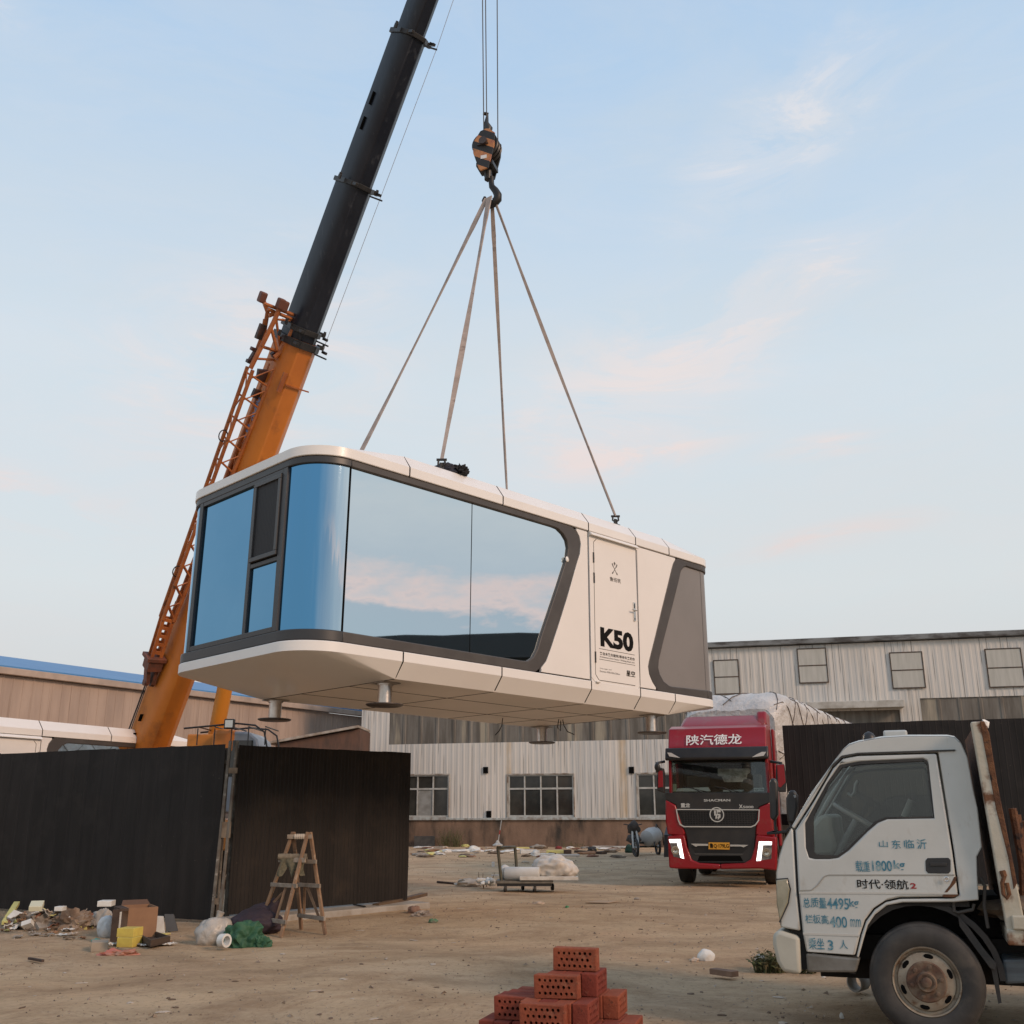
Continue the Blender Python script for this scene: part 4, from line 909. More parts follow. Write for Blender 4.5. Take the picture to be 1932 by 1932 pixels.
for x, y, o in ((1172, 250, jh), (1320, 303, -jh), (1350, 322, -jh), (1497, 375, -jh)):
    p = h6(x, y, o); m = MB(); m.bar(p - ax_*.12, p + ax_*.12, .15, .18, up_); m.build('jib_pulley', PUL, CR, world=True, bevel=.03)
DBR = pbr('bracket_dark', (.09, .035, .025), .6, col2=(.03, .025, .022), scale=5)
for pts, w_ in ((((1180, 470), (1135, 590)), .14), (((1130, 690), (1075, 780)), .14), (((1130, 880), (1215, 890)), .26), (((1095, 1025), (1160, 1050)), .20), (((1255, 740), (1285, 720)), .2), (((1080, 665), (1140, 690)), .08), (((1045, 765), (1100, 790)), .08)):
    m = MB(); m.bar(h6(*pts[0], .1), h6(*pts[1], .1), w_, .12, up_); m.build('jib_bracket', DBR, CR, world=True, bevel=.01)
for x, y in ((421, 822), (334, 1078)):
    c_ = jp(x, y); m = MB(); m.tube([c_ + fw*(.10*math.cos(a)) + fd*(.13*math.sin(a)) for a in [k*math.pi/8 for k in range(17)]], .014, 6, False); m.build('jib_ring', BLKPL, CR, world=True)
# ropes: two falls and a dead end from boom head to the hook block, plus thin line beside the boom
m = MB()
for x, y0 in ((909.5, 255), (915.2, 232), (938.5, 262)):
    b_ = yp({909.5: 913, 915.2: 918.5, 938.5: 939.4}[x], y0 + 20, 16.33); t_ = TIP + V(((x-921)/F*17.5, 0, .1)); t_ = yp(x-2, -300, 16.33)
    m.tube([b_, t_], .0105, 6)
m.build('hoist_rope', pbr('wire_rope', (.10, .095, .09), .5, .5), CR, world=True, smooth=40)
m = MB(); m.tube([at(tA-.1, .47, -.3), at(tC, .44, -.42), at(tD, .36, -.30)], .006, 5); m.build('limit_cable', pbr('thin_cable', (.35, .36, .38), .5), CR, world=True)
m = MB(); m.tube([at(-1.0, -.52, .30), at(boom_t(1150), -.50, .30)], .02, 6); m.tube([at(-1.0, -.44, .36), at(boom_t(1150), -.44, .36)], .012, 6); m.build('winch_rope', BLKPL, CR, world=True)
# luffing cylinder
cyb = yp(385, 1500, 23.6); cyt = at(boom_t(880), .12, -.5)
m = MB(); m.tube([cyb, cyb.lerp(cyt, .85)], .17, 16); m.build('luffing_cylinder', pbr('ram_orange', (.55, .20, .02), .4, col2=(.48, .165, .02), scale=1.5), CR, world=True, smooth=40)
m = MB(); m.tube([cyb.lerp(cyt, .84), cyt], .10, 14); m.build('cylinder_rod', STEEL, CR, world=True, smooth=40)
# superstructure, operator cab with roof rack and lamp, carrier
def hx_(m, c, sx, sy, sz, yaw_=0): 
    M = Matrix.Translation(V(c)) @ Matrix.Rotation(yaw_, 4, 'Z'); k = len(m.v); m.box((-sx/2, -sy/2, 0), (sx/2, sy/2, sz)); m.v[k:] = [M @ v for v in m.v[k:]]
hy = math.atan2(hz.y, hz.x)
fx = BASE - ax_*1.0
m = MB(); hx_(m, (fx.x - hz.x*.4, fx.y - hz.y*.4, 1.35), 3.6, 1.5, .75, hy); hx_(m, (fx.x, fx.y, 1.9), 1.6, 1.2, .9, hy); m.build('turntable', ORG, CR, world=True, bevel=.04)
m = MB(); hx_(m, (fx.x - hz.x*2.6, fx.y - hz.y*2.6, 1.3), 1.0, 2.4, 1.2, hy); m.build('counterweight', ORG, CR, world=True, bevel=.05)
br0 = yp(352, 1403, 22.9); br1 = yp(400, 1403, 22.9)
m = MB(); m.box((br0.x, br0.y, 1.6), (br1.x + .2, br0.y + .5, yp(352, 1385, 22.9).z)); m.build('cylinder_bracket', pbr('ram_orange', (.5, .18, .02)), CR, world=True, bevel=.03)
ca = yp(400, 1403, 22.4); cb = yp(488, 1403, 22.4); ctop = yp(440, 1379, 22.4).z
m = MB(); prof = [(0, 0), (0, 1.45), (.10, 1.62), (.34, 1.70), (.78, 1.68), (.96, 1.52), (1.05, 1.2), (1.05, 0)]
zc = ctop - 1.70; m.prism(prof, lambda x, z: (ca.x + x*1.0, ca.y, zc+z), lambda x, z: (ca.x + x*1.0, ca.y + 1.3, zc+z))
CB = m.build('operator_cab', pbr('cab_grey', (.22, .24, .27), .35, col2=(.28, .30, .33), scale=1.5), CR, world=True, bevel=.05, smooth=40)
m = MB(); m.box((ca.x+.12, ca.y-.012, zc+.75), (ca.x+.88, ca.y-.004, zc+1.5)); m.box((ca.x+1.052, ca.y+.15, zc+.7), (ca.x+1.06, ca.y+1.15, zc+1.3)); m.build('cab_window', DPANE, CB, world=False) if 0 else m.build('cab_window', DPANE, CR, world=True)
m = MB(); m.box((ca.x - .02, ca.y - .03, zc+1.2), (ca.x + .50, ca.y + .5, zc + 1.74)); m.build('cab_hood', ORG, CR, world=True, bevel=.10)
rk = MB(); zt = yp(440, 1374, 22.2).z; p = yp(347, 1375, 22.2)
for yy in (0, 1.2):
    rk.tube([(p.x, 22.2+yy, zt), (ca.x+.55, 22.2+yy, zt+.10), (ca.x+.95, 22.2+yy, zt+.06), (ca.x+1.15, 22.2+yy, zt-.08), (ca.x+1.24, 22.2+yy, zt-.45)], .02, 6)
for k in range(5): x = p.x + .3 + k*.36; rk.tube([(x, 22.2, zt+.03), (x, 23.4, zt+.03)], .016, 6); rk.tube([(x, 22.2, zt+.0), (x, 22.2, zt-.35)], .014, 6)
rk.build('roof_rack', BLKPL, CR, world=True, smooth=40)
lp = yp(432, 1366, 22.1); m = MB(); m.box((lp.x-.11, lp.y, lp.z-.10), (lp.x+.11, lp.y+.10, lp.z+.11)); WLm = m.build('work_lamp', BLKPL, CR, world=True, bevel=.02)
m = MB(); m.box((lp.x-.08, lp.y-.012, lp.z-.07), (lp.x+.08, lp.y-.003, lp.z+.08)); m.build('lamp_lens', pbr('lamp_lens', (.55, .55, .52), .15, .6), WLm, world=True)
m = MB(); hx_(m, (fx.x + 1.0, fx.y + .6, .75), 11.5, 2.5, .6, hy); m.build('carrier_deck', ORG, CR, world=True, bevel=.04)
for k, d in enumerate((-4.2, -2.9, 2.2, 3.5)):
    for sd in (-1.05, 1.05):
        c_ = V((fx.x + 1.0, fx.y + .6, .55)) + hz*d + bw*sd; m = MB(); m.lathe([(.30, -.15), (.52, -.16), (.55, -.10), (.55, .10), (.52, .16), (.30, .15)], c_, bw, 24); m.build('wheel', RUBBER, CR, world=True, smooth=40)
# ------------------------------------------------------------------ helper: flat sheet with a hole
from mathutils.geometry import tessellate_polygon
def holed(m, outer, hole, f0, f1):
    loops = [outer, hole]; flat = outer + hole; n = len(flat); no = len(outer)
    tris = tessellate_polygon([[V((x, y, 0)) for x, y in l] for l in loops])
    fs = [tuple(t) for t in tris] + [tuple(i+n for i in t[::-1]) for t in tris]
    fs += [(i, (i+1) % no, n+(i+1) % no, n+i) for i in range(no)]
    nh = len(hole); fs += [(no+i, no+(i+1) % nh, n+no+(i+1) % nh, n+no+i) for i in range(nh)]
    return m.add([f0(*p) for p in flat] + [f1(*p) for p in flat], fs)
# ------------------------------------------------------------------ red tractor unit
th = R(17); O = yp(1357, 1500, 22.2); O.z = 0
rf = Frame(O, (math.cos(th), -math.sin(th), 0), (math.sin(th), math.cos(th), 0), (0, 0, 1))
RTK = thing('tractor_truck', 'red articulated truck with lit headlights facing the camera', 'truck', rf.M)
def r3(x, y, b=0.0): return rf.ac(1173.97 + .20254*x, 1285.78 + .20254*y, b)
def rp(pts, b=0.0): return [r3(x, y, b) for x, y in pts]
RED = pbr('truck_red', (.27, .006, .012), .36, col2=(.23, .008, .012), scale=1.2, coat=.15, spec=.35, dirt=(.20, .075, .06), dscale=2, dlo=.55, dhi=.80, rvar=.15)
TBK = pbr('truck_black', (.014, .014, .015), .38, col2=(.028, .025, .023), scale=2, rvar=.15)
CHR = pbr('truck_chrome', (.62, .60, .57), .22, 1.0)
aL_, aR_ = r3(428, 1200)[0], r3(1395, 1200)[0]; ac_ = (aL_ + aR_)/2; hw = (aR_-aL_)/2
c_bot = r3(800, 1745)[1]; c_mid = r3(800, 1360)[1]; c_ws0 = r3(800, 1035, .1)[1]; c_ws1 = r3(800, 735, .2)[1]; c_vis = r3(800, 612, .2)[1]; c_roof = r3(800, 415, .5)[1]; c_top = r3(900, 322, 1.2)[1]
def RMB(): return MB()
# lower cab shell (front to rear), pillars, roof
def slab_prof(m, prof, x0, x1): m.prism(prof, lambda b, c: (x0, b, c), lambda b, c: (x1, b, c))
m = RMB(); slab_prof(m, [(.06, c_bot+.55), (.03, c_mid), (.05, c_ws0-.35), (.10, c_ws0-.02), (2.1, c_ws0-.02), (2.1, c_bot+.55)], aL_+.02, aR_-.02); m.build('cab_body', RED, RTK, bevel=.06, smooth=40)
m = RMB(); slab_prof(m, [(.20, c_ws1+.02), (.16, c_vis), (.18, c_vis+.02), (.36, c_roof-.06), (.70, c_roof+.02), (2.1, c_roof+.10), (2.1, c_ws1+.02)], aL_+.03, aR_-.03); RRF = m.build('cab_roof', RED, RTK, bevel=.09, smooth=40, seg=3)
m = RMB()
p0 = r3(600, 395, .9); p1 = r3(1440, 320, 1.0)
m.hexa([(aL_+.20, .8, c_roof), (aR_-.10, .8, c_roof), (aR_-.02, 2.2, c_roof), (aL_+.02, 2.2, c_roof)], [(aL_+.30, 1.25, c_top), (aR_-.22, 1.25, c_top), (aR_-.08, 2.2, c_top+.06), (aL_+.12, 2.2, c_top+.06)])
m.build('roof_deflector', RED, RTK, bevel=.08, smooth=40, seg=3)
m = RMB(); slab_prof(m, [(.9, c_roof+.02), (2.3, c_roof+.02), (2.3, c_top+.10), (1.2, c_top+.08)], aR_-.26, aR_-.04); m.build('side_fairing', RED, RTK, bevel=.05, smooth=40)
for x0, x1 in ((aR_-.01, aR_+.05), (aL_-.05, aL_+.01)): m = RMB(); slab_prof(m, [(1.75, c_bot+.4), (2.5, c_bot+.4), (2.5, c_roof), (1.85, c_roof)], x0, x1); m.build('side_skirt', RED, RTK, bevel=.02)
m = RMB()
for x0, x1 in ((aL_+.02, aL_+.09), (aR_-.09, aR_-.02)):
    slab_prof(m, [(.10, c_ws0-.02), (.22, c_ws0-.02), (.32, c_ws1+.02), (.20, c_ws1+.02)], x0, x1); slab_prof(m, [(1.25, c_ws0-.02), (2.1, c_ws0-.02), (2.1, c_ws1+.02), (1.15, c_ws1+.02)], x0, x1)
m.build('cab_pillar', RED, RTK, bevel=.02)
m = RMB(); m.box((aL_+.05, 1.9, c_ws0-.05), (aR_-.05, 2.0, c_ws1+.05)); m.box((aL_+.06, .5, c_ws1-.02), (aR_-.06, 1.95, c_ws1+.04)); m.build('cab_lining', pbr('lining', (.03, .028, .026), .9), RTK)
m = RMB(); m.box((aL_+.1, .18, c_ws0-.10), (aR_-.1, .75, c_ws0+.02)); m.build('dashboard', pbr('dash', (.025, .025, .025), .6), RTK, bevel=.03)
m = RMB()
for x in (ac_-.55, ac_+.58): m.box((x-.25, 1.1, c_ws0-.4), (x+.25, 1.3, c_ws0+.40)); m.box((x-.13, 1.12, c_ws0+.40), (x+.13, 1.24, c_ws0+.60))
m.build('seat', pbr('seat_cloth', (.05, .048, .045), .9), RTK, bevel=.05)
q = rp([(890, 812), (1195, 810), (1190, 850), (1165, 865), (1160, 905), (1130, 912), (1120, 935), (950, 938), (925, 885), (890, 880)], .7)
m = RMB(); m.ac(q, .70, .72); m.build('sunshade', pbr('silver_shade', (.62, .56, .52), .4, .2, col2=(.32, .27, .25), scale=9, bump=.03, bscale=12), RTK)
q = rp([(520, 995), (800, 985), (820, 1022), (500, 1025)], .35); m = RMB(); m.ac(q, .33, .45); 
q = rp([(940, 1012), (1130, 1008), (1125, 1024), (940, 1026)], .35); m.ac(q, .33, .45); m.build('paper', pbr('paper_white', (.55, .57, .58), .6), RTK)
q = rp([(1228, 992), (1322, 990), (1322, 1022), (1228, 1024)], .16); m = RMB(); m.ac(q, .130, .134); CRD = m.build('phone_card', pbr('card', (.5, .5, .48), .6), RTK)
cM = rf.M @ Matrix.Translation((0, .128, 0)); x0, y0 = r3(1235, 1016, .128); x1, y1 = r3(1316, 998, .128); text('EGF-73E8', INK, CRD, cM, (x0, y0, x1, y1), .02)
q = rp([(445, 955), (500, 955), (500, 1025), (445, 1025)], .3); m = RMB(); m.ac(q, .3, .4); m.build('dash_box', pbr('green_box', (.30, .36, .27), .7), RTK)
WG = glass('truck_glass', (.86, .92, .90), .92)
m = RMB(); m.hexa([(aL_+.06, .098, c_ws0-.02), (aR_-.06, .098, c_ws0-.02), (aR_-.06, .108, c_ws0-.02), (aL_+.06, .108, c_ws0-.02)], [(aL_+.08, .20, c_ws1+.02), (aR_-.08, .20, c_ws1+.02), (aR_-.08, .21, c_ws1+.02), (aL_+.08, .21, c_ws1+.02)])
m.build('windshield', WG, RTK)
m = RMB()
for x in (aL_+.05, aR_-.05): m.hexa([(x-.002, .24, c_ws0), (x+.002, .24, c_ws0), (x+.002, 1.25, c_ws0), (x-.002, 1.25, c_ws0)], [(x-.002, .34, c_ws1), (x+.002, .34, c_ws1), (x+.002, 1.15, c_ws1), (x-.002, 1.15, c_ws1)])
m.build('side_window', WG, RTK)
# black visor with white marker lamps
m = RMB(); slab_prof(m, [(.02, c_ws1-.0), (.0, c_ws1+.05), (.08, c_vis-.01), (.30, c_vis), (.30, c_ws1+.04)], aL_-.02, aR_+.0); VIS = m.build('sun_visor', TBK, RTK, bevel=.02, smooth=40)
for pts in ([(420, 662), (455, 664), (500, 690), (540, 712), (440, 698)], [(1340, 655), (1300, 656), (1250, 680), (1208, 706), (1318, 692)]):
    m = RMB(); q = rp(pts, .0); m.ac(q, -.012, .03); m.build('marker_lamp', pbr('marker', (.55, .55, .53), .25), VIS)
# front mask: black panel, red cheeks, grille, lower mask
m = RMB(); m.ac(rp([(402, 1035), (1372, 1035), (1378, 1125), (1275, 1168), (1262, 1196), (1240, 1440), (1225, 1640), (1160, 1690), (690, 1690), (630, 1650), (600, 1440), (512, 1196), (500, 1150), (404, 1100)]), -.01, .06); m.build('front_mask', TBK, RTK, bevel=.012)
for pts in ([(404, 1104), (498, 1152), (510, 1190), (588, 1420), (560, 1440), (425, 1425), (405, 1300)], [(1392, 1125), (1276, 1172), (1264, 1196), (1242, 1420), (1270, 1440), (1420, 1440), (1400, 1300)]):
    m = RMB(); m.ac(rp(pts), -.035, .08); m.build('cheek_panel', RED, RTK, bevel=.025, smooth=40)
for pts in ([(425, 1438), (580, 1428), (605, 1540), (650, 1660), (720, 1690), (914, 1700), (914, 1748), (500, 1742), (440, 1735)], [(1440, 1450), (1250, 1428), (1235, 1540), (1200, 1655), (1140, 1690), (914, 1700), (914, 1748), (1280, 1742), (1440, 1760)]):
    m = RMB(); m.ac(rp(pts), -.06, .25); m.build('bumper', RED, RTK, bevel=.03, smooth=40, seg=3)
go = rp([(502, 1188), (1283, 1192), (1278, 1295), (1245, 1342), (1205, 1360), (575, 1357), (538, 1335), (520, 1290)]); gi = rp([(514, 1197), (1273, 1200), (1268, 1290), (1238, 1332), (1200, 1348), (580, 1346), (548, 1326), (530, 1288)])
m = RMB(); m.ring(go, gi, lambda a, c: (a, -.055, c), lambda a, c: (a, -.01, c)); GRL = m.build('grille', CHR, RTK)
m = RMB(); m.ac(gi, -.022, -.012)
a0, c0 = r3(530, 1345); a1, c1 = r3(1268, 1200)
GM = m.build('grille_mesh', pbr('mesh_black', (.008, .008, .008), .6), GRL)
m = RMB()
for k in range(7):
    c = c0 + (c1-c0)*(k+.5)/7; sh_ = .10*(1-(k+.5)/7)*1.2
    m.box((a0+.03+sh_, -.038, c-.008), (a1-.03-sh_, -.024, c+.008))
for k in range(26):
    a = a0 + .12 + (a1-a0-.24)*k/25; m.box((a-.006, -.034, c0+.03), (a+.006, -.026, c1-.02))
m.build('grille_bar', TBK, GRL)
ea, ec = r3(884, 1240); er = (r3(952, 1240)[0] - r3(816, 1240)[0])/2
m = RMB(); m.lathe([(er*.86, 0), (er, 0), (er, .03), (er*.86, .03), (er*.86, 0)], (ea, -.06, ec), (0, 1, 0), 40, False); EM2 = m.build('emblem', CHR, RTK, smooth=30)
m = RMB(); m.lathe([(er*.86, 0), (er*.86, .01)], (ea, -.05, ec), (0, 1, 0), 40); m.build('emblem_disc', TBK, EM2)
m = RMB()
def es(pts): return [(ea + x*er, ec + y*er) for x, y in pts]
for P_ in ([(-.35, .55), (-.10, .55), (-.10, .05), (.05, .05), (.05, -.45), (-.2, -.62), (-.2, -.42), (-.18, -.12), (-.35, -.12)], [(.0, .62), (.55, .62), (.55, .30), (.12, .30), (.12, .10), (.50, .10), (.50, -.35), (.1, -.68), (.1, -.35), (.28, -.12), (.0, -.08)]): m.ac(es(P_), -.068, -.05)
m.build('emblem_sign', CHR, EM2)
TW = pbr('white_letter', (.78, .78, .76), .5)
fM = rf.M
def rtext(body, x0, yt, x1, yb, b, mat, bold=0, par=None):
    a0, c0 = r3(x0, yb, b); a1, c1 = r3(x1, yt, b); return text(body, mat, par or RTK, fM @ Matrix.Translation((0, b, 0)), (a0, c0, a1, c1), bold)
# big characters lie on the raked roof front
a0, c0 = r3(602, 598, .26); a1, c1 = r3(1113, 482, .33)
rk_ = math.atan2(.18, c_roof - c_vis - .08)
tM2 = rf.M @ Matrix.Translation((0, .18 + (c0 - c_vis - .02)*math.tan(rk_) - .03, c0)) @ Matrix.Rotation(-rk_, 4, 'X')
text('陕汽德龙', TW, RRF, tM2, (a0, 0, a1, (c1-c0)*1.03), .012)
rtext('SHACMAN', 760, 1094, 1006, 1119, -.012, CHR, .02)
rtext('X', 1088, 1146, 1122, 1182, -.012, CHR, .03); rtext('5000', 1126, 1158, 1222, 1181, -.012, CHR, .02)
rtext('重龙', 546, 1132, 630, 1175, -.012, CHR, .03)
# lower mask: chrome wings, plate, air slots
for pts in ([(640, 1510), (802, 1512), (802, 1530), (705, 1530), (690, 1540)], [(1006, 1518), (1178, 1522), (1130, 1545), (1110, 1536), (1006, 1536)]):
    m = RMB(); m.ac(rp(pts), -.04, -.01); m.build('chrome_wing', CHR, RTK)
m = RMB(); m.ac(rp([(640, 1535), (800, 1535), (800, 1575), (1010, 1575), (1010, 1540), (1170, 1548), (1120, 1600), (680, 1598)]), -.016, -.011); m.build('lower_grille', pbr('mesh_black', (.008,)*3), RTK)
m = RMB(); m.ac(rp([(720, 1625), (1100, 1625), (1130, 1675), (700, 1675)]), -.014, -.011); m.build('air_slot', BLACK, RTK)
m = RMB(); m.ac(rp([(670, 1600), (1130, 1604), (1115, 1616), (685, 1612)]), -.03, -.012); m.build('step_trim', pbr('step_grey', (.06, .058, .055), .5), RTK)
PY = pbr('plate_yellow', (.62, .30, .025), .5)
m = RMB(); m.ac(rp([(806, 1498), (1000, 1500), (1000, 1566), (806, 1562)]), -.05, -.012); LP = m.build('licence_plate', PY, RTK, bevel=.004)
rtext('鲁Q·179LG', 815, 1507, 992, 1556, -.0505, INK, .02, LP)
# headlights with lit L-shaped daytime strips
LED = pbr('led_white', (.9, .9, .9), .4, emit=(1, .97, .94), estr=2.6)
HLG = pbr('lamp_glass', (.10, .10, .10), .08, .3, col2=(.30, .29, .28), scale=7)
for sgn, unit, led1, led2, ln in ((0, [(438, 1466), (545, 1464), (582, 1652), (482, 1632)], [(440, 1470), (548, 1468), (552, 1500), (450, 1502)], [(516, 1500), (552, 1500), (580, 1650), (548, 1640)], (500, 1570)),
                        (1, [(1398, 1488), (1270, 1486), (1250, 1672), (1392, 1652)], [(1396, 1492), (1276, 1490), (1274, 1522), (1394, 1522)], [(1274, 1522), (1312, 1522), (1294, 1668), (1252, 1670)], (1346, 1590))):
    m = RMB(); m.ac(rp(unit), -.066, -.02); hl = m.build('headlight', HLG, RTK, bevel=.006)
    m = RMB(); m.ac(rp(led1), -.075, -.064); m.ac(rp(led2), -.075, -.064); m.build('light_strip', LED, hl)
    a, c = r3(*ln); m = RMB(); m.lathe([(.085, 0), (.085, -.012), (.055, -.012), (.05, -.004), (.02, .0)], (a, -.067, c), (0, 1, 0), 24); m.build('lens', pbr('lens_glass', (.5, .48, .42), .1, .9), hl, smooth=40)
# wipers, mirrors
m = RMB()
for x0, x1 in ((560, 745), (860, 1040)):
    a0, c0 = r3(x0+80, 1028, .08); a1, c1 = r3(x1, 1020, .08); a2, c2_ = r3(x0, 985, .08); m.bar((a1, .07, c0-.02), (a0, .06, c2_), .02, .02); m.bar((a2, .075, c2_+.02), (a1+.1, .075, c0+.0), .015, .015)
m.build('wiper', BLKPL, RTK)
for pts, sx, red in (([(345, 800), (388, 810), (398, 860), (398, 1040), (335, 1020), (330, 900)], -1, [(345, 830), (388, 835), (392, 985), (345, 990)]), ([(1438, 775), (1510, 770), (1530, 900), (1525, 1030), (1460, 1030), (1432, 900)], 1, [(1446, 780), (1508, 775), (1525, 940), (1478, 990), (1456, 980)])):
    m = RMB(); m.ac(rp(pts, .05), -.10, .12); mr = m.build('wing_mirror', TBK, RTK, bevel=.02)
    m = RMB(); m.ac(rp(red, .05), -.115, -.10); m.build('mirror_cover', RED, mr, bevel=.008)
    m = RMB(); a, c = r3(390 if sx < 0 else 1380, 745, .1); a2, c2_ = r3(320 if sx < 0 else 1480, 760, .0); m.tube([(a, .15, c), (a2, .0, c2_), (a2, 0, c2_-.2)], .03, 8); m.build('mirror_arm', TBK, mr, smooth=40)
m = RMB(); a, c = r3(330, 800, -.1); m.blob((a, -.12, c), (.07, .05, .10), .1, 1, 2, 2); m.build('front_mirror', TBK, RTK, smooth=50)
# chassis, wheels
m = RMB(); m.box((ac_-.45, .5, .55), (ac_+.45, 6.2, .85)); m.box((aL_+.15, .15, .42), (aR_-.15, .45, c_bot+.5)); m.build('chassis_frame', TBK, RTK)
TR_ = .50
for b in (1.35, 4.6, 5.8):
    for sx in (-1, 1):
        x = ac_ + sx*(hw - .16); m = RMB(); m.lathe([(.28, -.14), (.44, -.155), (TR_-.02, -.14), (TR_, -.10), (TR_, .10), (TR_-.02, .14), (.44, .155), (.28, .14)], (x, b, TR_), (1, 0, 0), 32, False); wl = m.build('wheel', RUBBER, RTK, smooth=35)
        m = RMB(); m.lathe([(.28, -.10), (.26, .10), (.12, .13), (.10, .02)], (x, b, TR_), (sx, 0, 0), 24); m.build('rim', STEEL, wl, smooth=35)
for sx in (-1, 1):
    x = ac_ + sx*(hw-.02); m = RMB(); slab_prof(m, [(.6, .55), (.78, 1.0), (1.1, 1.16), (1.6, 1.16), (1.9, 1.0), (2.05, .6), (2.0, .6), (1.85, .95), (1.58, 1.10), (1.12, 1.10), (.84, .95), (.66, .55)], x-.25, x+.02); m.build('wheel_arch', TBK, RTK)
# ------------------------------------------------------------------ trailer and its sheeted load
tn = R(27); TO = rf.M @ V((ac_ + .05, 3.1, 0)); tfm = Frame(TO, (math.cos(tn), -math.sin(tn), 0), (math.sin(tn), math.cos(tn), 0), (0, 0, 1))
TL = thing('flatbed_trailer', 'dark flatbed trailer under the sheeted load behind the red cab', 'trailer', tfm.M)
m = MB(); m.box((-1.22, 0, 1.18), (1.22, 12.8, 1.42)); m.box((-.5, .5, .85), (.5, 12.4, 1.18)); m.build('deck', TBK, TL)
for b in (9.2, 10.5, 11.8):
    for sx in (-1, 1): m = MB(); m.lathe([(.28, -.16), (.48, -.17), (.5, -.1), (.5, .1), (.48, .17), (.28, .16)], (sx*1.02, b, .5), (1, 0, 0), 24); m.build('wheel', RUBBER, TL, smooth=35)
LO = thing('sheeted_load', 'pale grey tarpaulin load roped with a diamond net on the trailer', 'load', tfm.M @ Matrix.Translation((0, 0, 1.424)))
LH = 2.86; LWd = 1.27; LLn = 12.6
def tarp(u, v, off=0.0):
    """u across the section (left foot over the top to the right foot), v along the load"""
    s = u*(2*LH + 2*LWd); r = .34
    if s < LH: x, z = -LWd, s
    elif s < LH + 2*LWd: x, z = -LWd + (s-LH), LH
    else: x, z = LWd, LH - (s - LH - 2*LWd)
    # round the shoulders
    if z > LH - r and abs(x) > LWd - r:
        cx_, cz_ = math.copysign(LWd - r, x), LH - r; d = V((x-cx_, z-cz_)); d = d.normalized()*r if d.length > 0 else d; x, z = cx_ + d.x, cz_ + d.y
    y = v*LLn; e = min(y, LLn - y)
    k = 1 - .16*max(0, 1 - e/.7)**2; z2_ = z*k if z > LH*.5 else z; x2 = x*k
    n = .03*noise.noise(V((x*1.6, y*1.5, z*1.6))) + .035*noise.noise(V((x*5, y*2.0 + z*3, z*5))) - .06*abs(noise.noise(V((x*2.4 + y*3.1, y*.8 - z*1.3, z*2.2)))) + .035*noise.noise(V((x*9, y*4, z*9)))
    return V((x2*(1 + n*.5) + math.copysign(off, x)*(abs(x) > LWd-.35), y, z2_*(1 + n*.28) + off*(z > LH-.35)))
m = MB(); m.grid(lambda u, v: tarp(u, v), 64, 110)
for v in (0, 1): m.add([tarp(i/40, v) for i in range(41)], [tuple(range(41))])
m.build('tarpaulin', pbr('tarp_grey', (.60, .57, .53), .32, spec=.7, col2=(.44, .415, .39), scale=2.2, bump=.05, bscale=7), LO, smooth=50)
m = MB(); S = 2*LH + 2*LWd
for k in range(-4, 13):
    for sg in (1, -1):
        pts = []
        for i in range(41):
            u = i/40; y = (k*1.45 + sg*(u*S)*1.05) + (-4 if sg > 0 else 6.0)
            if 0 < y < LLn: pts.append(tarp(u, y/LLn, .012))
        if len(pts) > 2: m.tube(pts, .011, 5)
m.build('rope_net', pbr('net_rope', (.13, .105, .09), .9), LO)

# ------------------------------------------------------------------ white light truck (side on, facing left)
tw_ = R(21); wfz = Frame((2.80, 7.62, 0), (math.cos(tw_), -math.sin(tw_), 0), (math.sin(tw_), math.cos(tw_), 0), (0, 0, 1))
WT = thing('light_truck', 'worn white light truck with blue stencilled door facing left', 'truck', wfz.M)
def w4(x, y, b=0.0): return wfz.ac(1428.9 + .3055*x, 1341.7 + .3055*y, b)
def wp(pts, b=0.0): return [w4(x, y, b) for x, y in pts]
CW = 1.72
def tb(c): return (c - .9)*.06              # the upper cab leans inwards
WPT = pbr('truck_white', (.50, .505, .475), .36, col2=(.44, .445, .415), scale=1.4, coat=.2, dirt=(.28, .235, .175), dscale=3.2, dstretch=(2.2, 2.2, .8), dlo=.60, dhi=.84, spots=(.13, .08, .05), sscale=34, slo=.74, shi=.76, rvar=.18, bump=.002, bscale=7)
WPR = pbr('truck_white_lower', (.46, .445, .375), .5, spec=.3, col2=(.37, .35, .29), scale=1.5, dirt=(.20, .14, .09), dscale=5, dlo=.62, dhi=.78)
pA = [(146, 1335), (119, 1190), (113, 1000), (130, 900), (160, 800), (207, 718), (218, 745), (240, 1110), (268, 1358)]
pD = [(232, 738), (345, 560), (468, 348), (525, 292), (620, 274), (1106, 260), (1204, 870), (1238, 1128), (1208, 1146), (880, 1150), (790, 1170), (720, 1215), (664, 1290), (634, 1380), (604, 1506), (304, 1485), (282, 1368), (254, 1110)]
pWin = [(505, 332), (640, 308), (1020, 290), (1048, 302), (1058, 332), (1094, 662), (800, 667), (742, 690), (680, 742), (560, 862), (500, 905), (440, 914), (360, 914), (318, 905), (300, 850), (294, 690), (345, 596), (430, 440)]
pGl = [(520, 347), (640, 326), (1028, 306), (1046, 330), (1084, 650), (790, 655), (730, 677), (660, 742), (540, 860), (490, 892), (362, 886), (346, 868), (342, 650), (440, 452)]
